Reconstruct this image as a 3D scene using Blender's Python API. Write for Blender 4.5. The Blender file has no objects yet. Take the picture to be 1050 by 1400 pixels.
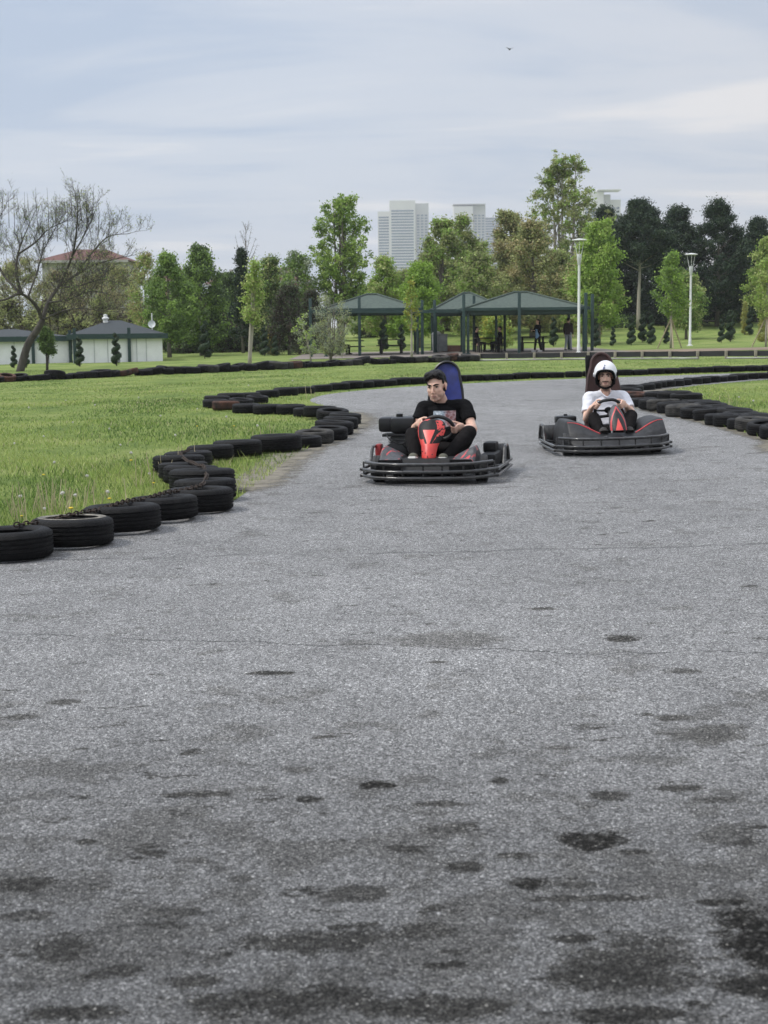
import bpy, bmesh, math, random
import numpy as np
from mathutils import Vector, Matrix, noise as mnoise

random.seed(7)
RNG = np.random.default_rng(7)
R = math.radians
SC = bpy.context.scene
COL = SC.collection

# ------------------------------------------------------------------ camera
F_PX = 2000.0            # focal length in pixels of the 1050 x 1400 photograph
CAM_H = 1.5
PITCH = math.atan((700 - 446) / F_PX)
ROLL = R(-0.6)
CAM_M = Matrix.Rotation(math.pi / 2 - PITCH, 3, 'X') @ Matrix.Rotation(ROLL, 3, 'Z')
CAM_P = Vector((0, 0, CAM_H))


def smooth01(t):
    t = max(0.0, min(1.0, t))
    return t * t * (3 - 2 * t)


def zg(x, y):
    """height of the ground"""
    z = 0.012 * max(-30.0, min(30.0, x))
    hill = smooth01((y - 92) / 45.0) * (1.9 * smooth01((x + 14) / 16.0))
    return z + hill


def ray(px, py):
    return CAM_M @ Vector(((px - 525) / F_PX, (700 - py) / F_PX, -1.0))


def G(px, py):
    """ground point seen at a pixel of the photograph (flat part of the site)"""
    d = ray(px, py)
    t = 20.0
    for _ in range(30):
        p = CAM_P + d * t
        z = 0.012 * max(-30.0, min(30.0, p.x))
        t = (z - CAM_P.z) / d.z
    p = CAM_P + d * t
    return Vector((p.x, p.y, zg(p.x, p.y)))


def at(px, py, Y):
    """point seen at a pixel, Y metres away"""
    d = ray(px, py)
    return CAM_P + d * (Y / d.y)


cam_d = bpy.data.cameras.new('camera')
cam = bpy.data.objects.new('camera', cam_d)
COL.objects.link(cam)
cam.matrix_world = Matrix.Translation(CAM_P) @ CAM_M.to_4x4()
cam_d.sensor_fit = 'VERTICAL'
cam_d.sensor_height = 36.0
cam_d.lens = 36.0 * F_PX / 1400.0
cam_d.clip_start = 0.05
cam_d.clip_end = 9000
cam_d.dof.use_dof = True
cam_d.dof.focus_distance = 12.8
cam_d.dof.aperture_fstop = cam_d.lens / 1000 / 0.0078
SC.camera = cam

# ------------------------------------------------------------------ materials
MATS = {}


def nodes_of(m):
    m.use_nodes = True
    nt = m.node_tree
    return nt, nt.nodes, nt.links, nt.nodes['Principled BSDF']


def mat(name, col, rough=0.6, var=0.25, vscale=6.0, bump=0.0, bscale=60.0, metal=0.0, col2=None,
        spec=0.5, coat=0.0, stretch=(1, 1, 1), contrast=(0.35, 0.65), rvar=0.0):
    """principled material with a noise driven colour change and bump"""
    m = bpy.data.materials.new(name)
    nt, N, L, P = nodes_of(m)
    P.inputs['Roughness'].default_value = rough
    P.inputs['Metallic'].default_value = metal
    P.inputs['Specular IOR Level'].default_value = spec
    P.inputs['Coat Weight'].default_value = coat
    tc = N.new('ShaderNodeTexCoord')
    mp = N.new('ShaderNodeMapping')
    mp.inputs['Scale'].default_value = stretch
    L.new(tc.outputs['Object'], mp.inputs['Vector'])
    if var > 0 or col2:
        if col2 is None:
            col2 = tuple(c * (1 - var) for c in col)
        n = N.new('ShaderNodeTexNoise')
        n.inputs['Scale'].default_value = vscale
        n.inputs['Detail'].default_value = 5
        n.inputs['Roughness'].default_value = 0.6
        L.new(mp.outputs[0], n.inputs['Vector'])
        r = N.new('ShaderNodeValToRGB')
        r.color_ramp.elements[0].position = contrast[0]
        r.color_ramp.elements[1].position = contrast[1]
        r.color_ramp.elements[0].color = (*col2, 1)
        r.color_ramp.elements[1].color = (*col, 1)
        L.new(n.outputs['Fac'], r.inputs['Fac'])
        L.new(r.outputs['Color'], P.inputs['Base Color'])
        if rvar:
            mr = N.new('ShaderNodeMapRange')
            mr.inputs['To Min'].default_value = rough - rvar
            mr.inputs['To Max'].default_value = rough + rvar
            L.new(n.outputs['Fac'], mr.inputs['Value'])
            L.new(mr.outputs[0], P.inputs['Roughness'])
    else:
        P.inputs['Base Color'].default_value = (*col, 1)
    if bump > 0:
        b = N.new('ShaderNodeTexNoise')
        b.inputs['Scale'].default_value = bscale
        b.inputs['Detail'].default_value = 4
        L.new(mp.outputs[0], b.inputs['Vector'])
        bn = N.new('ShaderNodeBump')
        bn.inputs['Strength'].default_value = bump
        bn.inputs['Distance'].default_value = 0.02
        L.new(b.outputs['Fac'], bn.inputs['Height'])
        L.new(bn.outputs['Normal'], P.inputs['Normal'])
    MATS[name] = m
    return m


def leaf_mat(name, col, trans=0.35, rough=0.55):
    m = bpy.data.materials.new(name)
    m.use_nodes = True
    nt = m.node_tree
    N, L = nt.nodes, nt.links
    P = N['Principled BSDF']
    out = N['Material Output']
    P.inputs['Roughness'].default_value = rough
    P.inputs['Specular IOR Level'].default_value = 0.25
    g = N.new('ShaderNodeNewGeometry')
    hsv = N.new('ShaderNodeHueSaturation')
    hsv.inputs['Color'].default_value = (*col, 1)
    mr = N.new('ShaderNodeMapRange')
    mr.inputs['To Min'].default_value = 0.72
    mr.inputs['To Max'].default_value = 1.3
    L.new(g.outputs['Random Per Island'], mr.inputs['Value'])
    L.new(mr.outputs[0], hsv.inputs['Value'])
    L.new(hsv.outputs[0], P.inputs['Base Color'])
    if trans > 0:
        t = N.new('ShaderNodeBsdfTranslucent')
        L.new(hsv.outputs[0], t.inputs['Color'])
        mx = N.new('ShaderNodeMixShader')
        mx.inputs[0].default_value = trans
        L.new(P.outputs[0], mx.inputs[1])
        L.new(t.outputs[0], mx.inputs[2])
        L.new(mx.outputs[0], out.inputs['Surface'])
    MATS[name] = m
    return m


# ------------------------------------------------------------------ mesh helpers
class MB:
    def __init__(self):
        self.v, self.f, self.m = [], [], []

    def add(self, verts, faces, mi=0):
        o = len(self.v)
        self.v += [tuple(p) for p in verts]
        self.f += [tuple(i + o for i in f) for f in faces]
        self.m += [mi] * len(faces)
        return self

    def box(self, c, s, M=None, mi=0, bevel=0.0):
        bm = bmesh.new()
        bmesh.ops.create_cube(bm, size=1.0)
        for v in bm.verts:
            v.co = Vector((v.co.x * s[0], v.co.y * s[1], v.co.z * s[2]))
        if bevel > 0:
            bmesh.ops.bevel(bm, geom=list(bm.edges), offset=bevel, segments=2, affect='EDGES', profile=0.5)
        if M is not None:
            for v in bm.verts:
                v.co = M @ v.co
        bm.verts.ensure_lookup_table()
        bm.verts.index_update()
        vs = [v.co + Vector(c) for v in bm.verts]
        fs = [[v.index for v in f.verts] for f in bm.faces]
        bm.free()
        return self.add(vs, fs, mi)

    def tube(self, pts, r, seg=8, closed=False, mi=0, cap=True):
        pts = [Vector(p) for p in pts]
        n = len(pts)
        rs = r if isinstance(r, (list, tuple)) else [r] * n
        T = []
        for i in range(n):
            if closed:
                t = pts[(i + 1) % n] - pts[i - 1]
            else:
                t = pts[min(i + 1, n - 1)] - pts[max(i - 1, 0)]
            if t.length < 1e-9:
                t = Vector((0, 0, 1))
            T.append(t.normalized())
        ref = Vector((0, 0, 1)) if abs(T[0].z) < 0.9 else Vector((1, 0, 0))
        U = (ref - T[0] * ref.dot(T[0])).normalized()
        verts = []
        for i in range(n):
            U = U - T[i] * U.dot(T[i])
            if U.length < 1e-6:
                U = T[i].orthogonal()
            U.normalize()
            V = T[i].cross(U)
            for k in range(seg):
                a = 2 * math.pi * k / seg
                verts.append(pts[i] + (U * math.cos(a) + V * math.sin(a)) * rs[i])
        faces = []
        m = n if closed else n - 1
        for i in range(m):
            j = (i + 1) % n
            for k in range(seg):
                k2 = (k + 1) % seg
                faces.append((i * seg + k, i * seg + k2, j * seg + k2, j * seg + k))
        if cap and not closed:
            faces.append(tuple(range(seg))[::-1])
            faces.append(tuple((n - 1) * seg + k for k in range(seg)))
        return self.add(verts, faces, mi)

    def lathe(self, prof, seg=24, M=None, mi=0, closed=False, wob=None):
        """profile of (r, z) turned about z; closed joins last to first"""
        n = len(prof)
        verts, faces = [], []
        for i, (r, z) in enumerate(prof):
            for k in range(seg):
                a = 2 * math.pi * k / seg
                rr = r + (wob(i, k) if wob else 0)
                p = Vector((rr * math.cos(a), rr * math.sin(a), z))
                verts.append(M @ p if M is not None else p)
        for i in range(n if closed else n - 1):
            j = (i + 1) % n
            for k in range(seg):
                k2 = (k + 1) % seg
                faces.append((i * seg + k, i * seg + k2, j * seg + k2, j * seg + k))
        if not closed:
            faces.append(tuple(range(seg))[::-1])
            faces.append(tuple((n - 1) * seg + k for k in range(seg)))
        return self.add(verts, faces, mi)

    def ell(self, c, r, M=None, seg=16, rings=10, mi=0):
        c = Vector(c)
        verts, faces = [], []
        verts.append(Vector((0, 0, r[2])))
        for i in range(1, rings):
            t = math.pi * i / rings
            for k in range(seg):
                a = 2 * math.pi * k / seg
                verts.append(Vector((r[0] * math.sin(t) * math.cos(a), r[1] * math.sin(t) * math.sin(a), r[2] * math.cos(t))))
        verts.append(Vector((0, 0, -r[2])))
        for k in range(seg):
            faces.append((0, 1 + k, 1 + (k + 1) % seg))
        for i in range(rings - 2):
            for k in range(seg):
                a = 1 + i * seg + k
                b = 1 + i * seg + (k + 1) % seg
                faces.append((a, a + seg, b + seg, b))
        last = len(verts) - 1
        for k in range(seg):
            faces.append((last, 1 + (rings - 2) * seg + (k + 1) % seg, 1 + (rings - 2) * seg + k))
        vs = [(M @ v if M is not None else v) + c for v in verts]
        return self.add(vs, faces, mi)

    def capsule(self, p0, r0, p1, r1, seg=14, mi=0):
        """tapered rod with rounded ends"""
        p0, p1 = Vector(p0), Vector(p1)
        d = (p1 - p0)
        L = d.length
        t = d / L if L > 1e-6 else Vector((0, 0, 1))
        pts, rs = [], []
        for k in range(1, 5):
            a = math.pi / 2 * (1 - k / 5)
            pts.append(p0 - t * r0 * math.sin(a)); rs.append(r0 * math.cos(a))
        pts.append(p0); rs.append(r0)
        pts.append(p1); rs.append(r1)
        for k in range(1, 5):
            a = math.pi / 2 * k / 5
            pts.append(p1 + t * r1 * math.sin(a)); rs.append(r1 * math.cos(a))
        return self.tube(pts, rs, seg, mi=mi)

    def loft(self, rings, mi=0, cap=True):
        """rings of equally many points, joined one after another"""
        n = len(rings[0])
        verts = [p for rg in rings for p in rg]
        faces = []
        for i in range(len(rings) - 1):
            for k in range(n):
                k2 = (k + 1) % n
                faces.append((i * n + k, i * n + k2, (i + 1) * n + k2, (i + 1) * n + k))
        if cap:
            faces.append(tuple(range(n))[::-1])
            faces.append(tuple((len(rings) - 1) * n + k for k in range(n)))
        return self.add(verts, faces, mi)

    def prism(self, poly, z0, z1, M=None, mi=0):
        """flat outline (x, y) made thick between z0 and z1"""
        n = len(poly)
        vs = [Vector((x, y, z0)) for x, y in poly] + [Vector((x, y, z1)) for x, y in poly]
        if M is not None:
            vs = [M @ v for v in vs]
        fs = [tuple(range(n))[::-1], tuple(range(n, 2 * n))]
        fs += [(k, (k + 1) % n, n + (k + 1) % n, n + k) for k in range(n)]
        return self.add(vs, fs, mi)

    def mesh(self, name, mats, smooth=True, ang=40):
        me = bpy.data.meshes.new(name)
        me.from_pydata(self.v, [], self.f)
        if not isinstance(mats, (list, tuple)):
            mats = [mats]
        for m in mats:
            me.materials.append(MATS[m] if isinstance(m, str) else m)
        if len(mats) > 1:
            me.polygons.foreach_set('material_index', self.m)
        bm = bmesh.new()
        bm.from_mesh(me)
        bmesh.ops.recalc_face_normals(bm, faces=bm.faces)
        bm.to_mesh(me)
        bm.free()
        if smooth:
            me.polygons.foreach_set('use_smooth', [True] * len(me.polygons))
            if ang < 180:
                me.set_sharp_from_angle(angle=R(ang))
        me.update()
        return me

    def build(self, name, mats, parent=None, smooth=True, ang=40):
        o = bpy.data.objects.new(name, self.mesh(name, mats, smooth, ang))
        COL.objects.link(o)
        if parent is not None:
            o.parent = parent
        return o


def tag(o, label=None, cat=None, group=None, kind=None):
    if label: o['label'] = label
    if cat: o['category'] = cat
    if group: o['group'] = group
    if kind: o['kind'] = kind
    return o


def thing(name, label, cat, loc=(0, 0, 0), rz=0.0, group=None, rx=0.0, ry=0.0):
    o = bpy.data.objects.new(name, None)
    o.empty_display_size = 0.2
    COL.objects.link(o)
    o.location = loc
    o.rotation_euler = (rx, ry, rz)
    return tag(o, label, cat, group)


def dup(root, loc, rz=0.0, label=None, group=None, scale=None):
    """a copy of a thing with copies of its parts and their parts"""
    r = root.copy()
    COL.objects.link(r)
    r.location = loc
    r.rotation_euler = (root.rotation_euler.x, root.rotation_euler.y, rz)
    if scale is not None:
        r.scale = scale if isinstance(scale, (tuple, list)) else (scale,) * 3
    if label: r['label'] = label
    if group: r['group'] = group
    for ch in list(root.children):
        c = ch.copy()
        COL.objects.link(c)
        c.parent = r
        for g in list(ch.children):
            e = g.copy()
            COL.objects.link(e)
            e.parent = c
    return r


def remeshed(mb, voxel, smooth_it=4, fac=0.5):
    """overlapping closed solids grown together into one continuous surface"""
    me = bpy.data.meshes.new('tmp')
    me.from_pydata(mb.v, [], mb.f)
    bm = bmesh.new(); bm.from_mesh(me)
    bmesh.ops.recalc_face_normals(bm, faces=bm.faces)
    bm.to_mesh(me); bm.free()
    o = bpy.data.objects.new('tmp', me)
    COL.objects.link(o)
    m = o.modifiers.new('r', 'REMESH')
    m.mode = 'VOXEL'; m.voxel_size = voxel; m.use_smooth_shade = True
    if smooth_it:
        s = o.modifiers.new('s', 'SMOOTH'); s.factor = fac; s.iterations = smooth_it
    bpy.context.view_layer.update()
    dg = bpy.context.evaluated_depsgraph_get()
    out = bpy.data.meshes.new_from_object(o.evaluated_get(dg))
    bpy.data.objects.remove(o)
    bpy.data.meshes.remove(me)
    out.polygons.foreach_set('use_smooth', [True] * len(out.polygons))
    return out


def wrinkle(me, amp, scale, seed=0.0, stretch=(1, 1, 1)):
    off = Vector((seed, seed * 1.7, seed * 0.3))
    n = len(me.vertices)
    co = np.empty(n * 3, np.float32); me.vertices.foreach_get('co', co); co = co.reshape(-1, 3)
    nr = np.empty(n * 3, np.float32); me.vertex_normals.foreach_get('vector', nr); nr = nr.reshape(-1, 3)
    d = np.empty(n, np.float32)
    st = np.array(stretch)
    for i, q in enumerate(co * st * scale):
        p = Vector(q) + off
        d[i] = mnoise.noise(p) * amp + mnoise.noise(p * 2.3) * amp * 0.4
    me.vertices.foreach_set('co', (co + nr * d[:, None]).astype(np.float32).ravel())
    me.update()


def put(name, me, mats, parent=None):
    me.name = name
    me.materials.clear()
    for m in (mats if isinstance(mats, (list, tuple)) else [mats]):
        me.materials.append(MATS[m] if isinstance(m, str) else m)
    o = bpy.data.objects.new(name, me)
    COL.objects.link(o)
    if parent is not None:
        o.parent = parent
    return o


def catmull(pts, n=8, closed=False):
    out = []
    P = [Vector(p) for p in pts]
    m = len(P)
    for i in range(m if closed else m - 1):
        if closed:
            a, b, c, d = P[i - 1], P[i], P[(i + 1) % m], P[(i + 2) % m]
        else:
            a, b, c, d = P[max(i - 1, 0)], P[i], P[i + 1], P[min(i + 2, m - 1)]
        for k in range(n):
            t = k / n
            out.append(0.5 * ((2 * b) + (c - a) * t + (2 * a - 5 * b + 4 * c - d) * t * t + (3 * b - a - 3 * c + d) * t ** 3))
    if not closed:
        out.append(P[-1])
    return out


def resample(pts, step):
    out = [pts[0].copy()]
    acc = 0.0
    for a, b in zip(pts, pts[1:]):
        L = (b - a).length
        if L < 1e-9:
            continue
        t = step - acc
        while t <= L:
            out.append(a.lerp(b, t / L))
            t += step
        acc = L - (t - step)
    return out


def fast_mesh(name, verts, nper, mats, midx=None, smooth=False):
    """many loose faces of nper corners, from an (N*nper, 3) array"""
    verts = np.asarray(verts, dtype=np.float32).reshape(-1, 3)
    nv = len(verts)
    nf = nv // nper
    me = bpy.data.meshes.new(name)
    me.vertices.add(nv)
    me.vertices.foreach_set('co', verts.ravel())
    me.loops.add(nv)
    me.loops.foreach_set('vertex_index', np.arange(nv, dtype=np.int32))
    me.polygons.add(nf)
    me.polygons.foreach_set('loop_start', np.arange(nf, dtype=np.int32) * nper)
    me.polygons.foreach_set('loop_total', np.full(nf, nper, dtype=np.int32))
    for m in mats:
        me.materials.append(MATS[m] if isinstance(m, str) else m)
    if midx is not None:
        me.polygons.foreach_set('material_index', np.asarray(midx, dtype=np.int32))
    me.update(calc_edges=True)
    return me
# ------------------------------------------------------------------ sky and sun
SUN_EL, SUN_AZ = R(52), R(-98)      # azimuth from +Y (away from the camera) towards +X: the sun stands to the left
world = bpy.data.worlds.new("World")
SC.world = world
world.use_nodes = True
wt = world.node_tree
WN, WL = wt.nodes, wt.links
for n in list(WN): WN.remove(n)
wo = WN.new('ShaderNodeOutputWorld')
sky = WN.new('ShaderNodeTexSky')
sky.sky_type = 'NISHITA'
sky.sun_disc = False
sky.sun_elevation = SUN_EL
sky.sun_rotation = SUN_AZ
sky.air_density = 1.0
sky.dust_density = 2.0
bg1 = WN.new('ShaderNodeBackground'); bg1.inputs['Strength'].default_value = 0.12
WL.new(sky.outputs[0], bg1.inputs['Color'])


def wmath(op, a, b=None, c=None):
    n = WN.new('ShaderNodeMath'); n.operation = op
    for i, v in enumerate((a, b, c)):
        if v is None: continue
        if isinstance(v, (int, float)): n.inputs[i].default_value = v
        else: WL.new(v, n.inputs[i])
    return n.outputs[0]


wtc = WN.new('ShaderNodeTexCoord')
sep = WN.new('ShaderNodeSeparateXYZ')
WL.new(wtc.outputs['Generated'], sep.inputs[0])
den = wmath('ADD', wmath('MAXIMUM', sep.outputs['Z'], 0.0), 0.16)
cmb = WN.new('ShaderNodeCombineXYZ')
WL.new(wmath('DIVIDE', sep.outputs['X'], den), cmb.inputs[0])
WL.new(wmath('DIVIDE', sep.outputs['Y'], den), cmb.inputs[1])
n1 = WN.new('ShaderNodeTexNoise')
n1.inputs['Scale'].default_value = 1.15
n1.inputs['Detail'].default_value = 7
n1.inputs['Roughness'].default_value = 0.52
n1.inputs['Distortion'].default_value = 0.5
mpw = WN.new('ShaderNodeMapping')
mpw.inputs['Scale'].default_value = (0.62, 1.55, 1)
mpw.inputs['Rotation'].default_value = (0, 0, R(-14))
mpw.inputs['Location'].default_value = (3.15, 1.4, 0)
WL.new(cmb.outputs[0], mpw.inputs['Vector'])
WL.new(mpw.outputs[0], n1.inputs['Vector'])
cr = WN.new('ShaderNodeValToRGB')
cr.color_ramp.interpolation = 'EASE'
e = cr.color_ramp.elements
e[0].position, e[0].color = 0.38, (0.42, 0.50, 0.63, 1)
e[1].position, e[1].color = 0.63, (0.71, 0.72, 0.75, 1)
e2 = cr.color_ramp.elements.new(0.52); e2.color = (0.55, 0.60, 0.685, 1)
WL.new(n1.outputs['Fac'], cr.inputs['Fac'])
# an overcast sky is brighter overhead than at the horizon
mrz = WN.new('ShaderNodeMapRange'); mrz.interpolation_type = 'SMOOTHSTEP'
mrz.inputs['From Min'].default_value = 0.22
mrz.inputs['From Max'].default_value = 0.95
mrz.inputs['To Min'].default_value = 1.0
mrz.inputs['To Max'].default_value = 2.25
WL.new(sep.outputs['Z'], mrz.inputs['Value'])
bg2 = WN.new('ShaderNodeBackground')
# clouds are creamier towards the right, where the cover thins
wmr = WN.new('ShaderNodeMapRange')
wmr.inputs['From Min'].default_value = -0.05
wmr.inputs['From Max'].default_value = 0.30
WL.new(sep.outputs['X'], wmr.inputs['Value'])
wmx = WN.new('ShaderNodeMixRGB'); wmx.blend_type = 'MULTIPLY'
wmx.inputs[2].default_value = (1.07, 1.01, 0.95, 1)
WL.new(wmr.outputs[0], wmx.inputs[0]); WL.new(cr.outputs['Color'], wmx.inputs[1])
WL.new(wmx.outputs[0], bg2.inputs['Color'])
WL.new(mrz.outputs[0], bg2.inputs['Strength'])
mixw = WN.new('ShaderNodeMixShader')
mixw.inputs[0].default_value = 0.88
WL.new(bg1.outputs[0], mixw.inputs[1])
WL.new(bg2.outputs[0], mixw.inputs[2])
WL.new(mixw.outputs[0], wo.inputs['Surface'])

sun_d = bpy.data.lights.new('sun', 'SUN')
sun_d.energy = 2.2
sun_d.angle = R(11)
sun_d.color = (1.0, 0.955, 0.88)
sun = bpy.data.objects.new('sun', sun_d)
COL.objects.link(sun)
sd = Vector((math.sin(SUN_AZ) * math.cos(SUN_EL), math.cos(SUN_AZ) * math.cos(SUN_EL), math.sin(SUN_EL)))
sun.rotation_euler = sd.to_track_quat('Z', 'Y').to_euler()
sun.location = sd * 50

SC.view_settings.view_transform = 'Standard'
SC.view_settings.look = 'None'
SC.view_settings.exposure = 0.25
SC.view_settings.gamma = 1.0
SC.cycles.use_denoising = True
SC.cycles.max_bounces = 8
SC.cycles.diffuse_bounces = 3
SC.cycles.glossy_bounces = 3
SC.cycles.transparent_max_bounces = 8
SC.cycles.volume_bounces = 0
SC.cycles.sample_clamp_indirect = 4.0

# ------------------------------------------------------------------ ground
def grass_ground_mat():
    m = bpy.data.materials.new('lawn')
    nt, N, L, P = nodes_of(m)
    P.inputs['Roughness'].default_value = 0.9
    P.inputs['Specular IOR Level'].default_value = 0.15
    tc = N.new('ShaderNodeTexCoord')
    def noise(scale, detail=6, rough=0.6, st=(1, 1, 1)):
        mp = N.new('ShaderNodeMapping'); mp.inputs['Scale'].default_value = st
        L.new(tc.outputs['Object'], mp.inputs['Vector'])
        n = N.new('ShaderNodeTexNoise')
        n.inputs['Scale'].default_value = scale
        n.inputs['Detail'].default_value = detail
        n.inputs['Roughness'].default_value = rough
        L.new(mp.outputs[0], n.inputs['Vector'])
        return n.outputs['Fac']
    r = N.new('ShaderNodeValToRGB')
    es = r.color_ramp.elements
    es[0].position, es[0].color = 0.30, (0.098, 0.160, 0.045, 1)
    es[1].position, es[1].color = 0.72, (0.33, 0.355, 0.145, 1)
    x = es.new(0.5); x.color = (0.208, 0.275, 0.077, 1)
    L.new(noise(0.55, 8, 0.68), r.inputs['Fac'])
    r2 = N.new('ShaderNodeValToRGB')
    r2.color_ramp.elements[0].position, r2.color_ramp.elements[0].color = 0.3, (0.55, 0.6, 0.5, 1)
    r2.color_ramp.elements[1].position, r2.color_ramp.elements[1].color = 0.7, (1.3, 1.25, 1.2, 1)
    L.new(noise(26, 5, 0.7), r2.inputs['Fac'])
    mx = N.new('ShaderNodeMixRGB'); mx.blend_type = 'MULTIPLY'; mx.inputs[0].default_value = 0.8
    L.new(r.outputs[0], mx.inputs[1]); L.new(r2.outputs[0], mx.inputs[2])
    L.new(mx.outputs[0], P.inputs['Base Color'])
    bn = N.new('ShaderNodeBump'); bn.inputs['Strength'].default_value = 0.9; bn.inputs['Distance'].default_value = 0.06
    L.new(noise(38, 4, 0.7), bn.inputs['Height'])
    L.new(bn.outputs[0], P.inputs['Normal'])
    MATS['lawn'] = m


grass_ground_mat()

# outline of the asphalt, left edge from near to far, then back along the island
LEFT_EDGE = [(0, 760), (60, 750), (130, 735), (200, 717), (262, 702), (310, 690), (338, 673), (368, 652), (393, 631),
             (425, 613), (470, 592), (492, 578), (482, 566), (446, 556), (424, 548), (440, 541), (480, 535.5), (540, 530.5), (620, 525.5),
             (720, 520.8), (840, 516.3), (950, 512.5), (1050, 509.2), (1250, 503.5)]
RIGHT_EDGE = [(1250, 510), (1150, 514.5), (1050, 519.5), (980, 525), (910, 532.5), (870, 539), (853, 546), (862, 553), (885, 560), (915, 567),
              (950, 575), (1000, 588), (1050, 603), (1120, 628)]
le = [G(*p) for p in LEFT_EDGE]
re_ = [G(*p) for p in RIGHT_EDGE]
le = [Vector((-11, -9, 0)), Vector((-7.5, 0.5, 0)), Vector((-4.2, 7.4, 0))] + le
re_ = re_ + [Vector((8.4, 11.0, 0)), Vector((10.5, 3.0, 0)), Vector((12, -9, 0))]
LE_C = catmull(le, 8)
RE_C = catmull(re_, 8)
ROAD = [(p.x, p.y) for p in LE_C] + [(p.x, p.y) for p in RE_C]
ROAD_NP = np.array(ROAD)


def inside_road(x, y, poly=ROAD_NP):
    x = np.asarray(x); y = np.asarray(y)
    res = np.zeros(x.shape, bool)
    n = len(poly)
    j = n - 1
    for i in range(n):
        xi, yi = poly[i]; xj, yj = poly[j]
        c = ((yi > y) != (yj > y))
        if c.any():
            with np.errstate(divide='ignore', invalid='ignore'):
                xx = (xj - xi) * (y - yi) / (yj - yi) + xi
            res ^= c & (x < xx)
        j = i
    return res


def build_ground():
    xs = np.concatenate([[-2600, -1500, -600, -250, -120, -70], np.arange(-50, -30, 4), np.arange(-30, 30.1, 1.5), np.arange(34, 51, 4), [70, 120, 250, 600, 1500, 2600]])
    ys = np.concatenate([[-1500, -800, -200, -60, -20], np.arange(-8, 92, 4), np.arange(92, 141, 2.5), [150, 180, 240, 400, 800, 1600, 2600]])
    verts = [(x, y, zg(x, y)) for y in ys for x in xs]
    nx = len(xs)
    faces = [(j * nx + i, j * nx + i + 1, (j + 1) * nx + i + 1, (j + 1) * nx + i) for j in range(len(ys) - 1) for i in range(nx - 1)]
    mb = MB().add(verts, faces)
    o = mb.build('ground', 'lawn', ang=180)
    tag(o, kind='structure')


build_ground()

# thin spring haze over the whole site: even density, sky outside it
hz_m = bpy.data.materials.new('haze_air')
hz_m.use_nodes = True
hn, hl = hz_m.node_tree.nodes, hz_m.node_tree.links
for n in list(hn): hn.remove(n)
ho = hn.new('ShaderNodeOutputMaterial')
hv = hn.new('ShaderNodeVolumePrincipled')
hv.inputs['Color'].default_value = (0.95, 0.97, 1.0, 1)
hv.inputs['Density'].default_value = 0.00027
hv.inputs['Anisotropy'].default_value = 0.2
hl.new(hv.outputs[0], ho.inputs['Volume'])
MATS['haze_air'] = hz_m
tag(MB().box((0, 550, 84), (5400, 4300, 171)).build('haze', 'haze_air', smooth=False), kind='stuff')

# ------------------------------------------------------------------ asphalt
STAINS = [(515, 1075, 30, 9, 1.0), (423, 1095, 20, 5, .9), (810, 1153, 54, 15, 1.0), (874, 1168, 33, 6, .8), (722, 1212, 34, 11, .95),
          (636, 1188, 32, 9, .8), (556, 1163, 26, 7, .8), (488, 1225, 52, 14, .65), (35, 1212, 44, 12, .8), (265, 1088, 58, 5, .8),
          (118, 1153, 15, 5, .8), (1045, 1285, 75, 45, 1.0), (860, 1315, 115, 38, .75), (830, 1090, 28, 8, .75), (960, 1005, 62, 16, .6),
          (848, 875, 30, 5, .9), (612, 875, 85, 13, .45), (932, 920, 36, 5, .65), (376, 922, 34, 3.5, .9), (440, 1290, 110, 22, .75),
          (400, 1372, 110, 24, .8), (265, 1345, 42, 12, .75), (85, 1305, 55, 24, .75), (1000, 1145, 52, 20, .5), (790, 1287, 42, 8, .8),
          (30, 982, 30, 4.5, .7), (88, 962, 26, 3.5, .7), (600, 907, 16, 2.5, .8), (740, 834, 22, 2.5, .8), (920, 983, 32, 5, .7),
          (330, 1205, 20, 6, .5), (265, 1180, 30, 6, .5), (685, 1070, 20, 5, .8), (930, 1080, 40, 6, .8), (985, 1095, 45, 6, .7), (600, 1102, 45, 5, .7), (605, 1137, 50, 9, .6),
          (700, 1172, 32, 5, .8), (792, 1212, 40, 6, .7), (805, 1231, 90, 6, .75), (595, 1275, 60, 16, .7), (610, 1323, 36, 6, .85), (985, 1236, 46, 6, .9), (850, 1338, 130, 26, .8), (1030, 1352, 60, 20, .9),
          (590, 1383, 150, 18, .8), (95, 1388, 90, 12, .8), (230, 1250, 60, 8, .6), (160, 1330, 40, 8, .7), (870, 1390, 120, 14, .85), (40, 1255, 50, 8, .6), (405, 1055, 25, 5, .5), (760, 1025, 24, 3.5, .6), (600, 1145, 30, 6, .5)]


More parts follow.
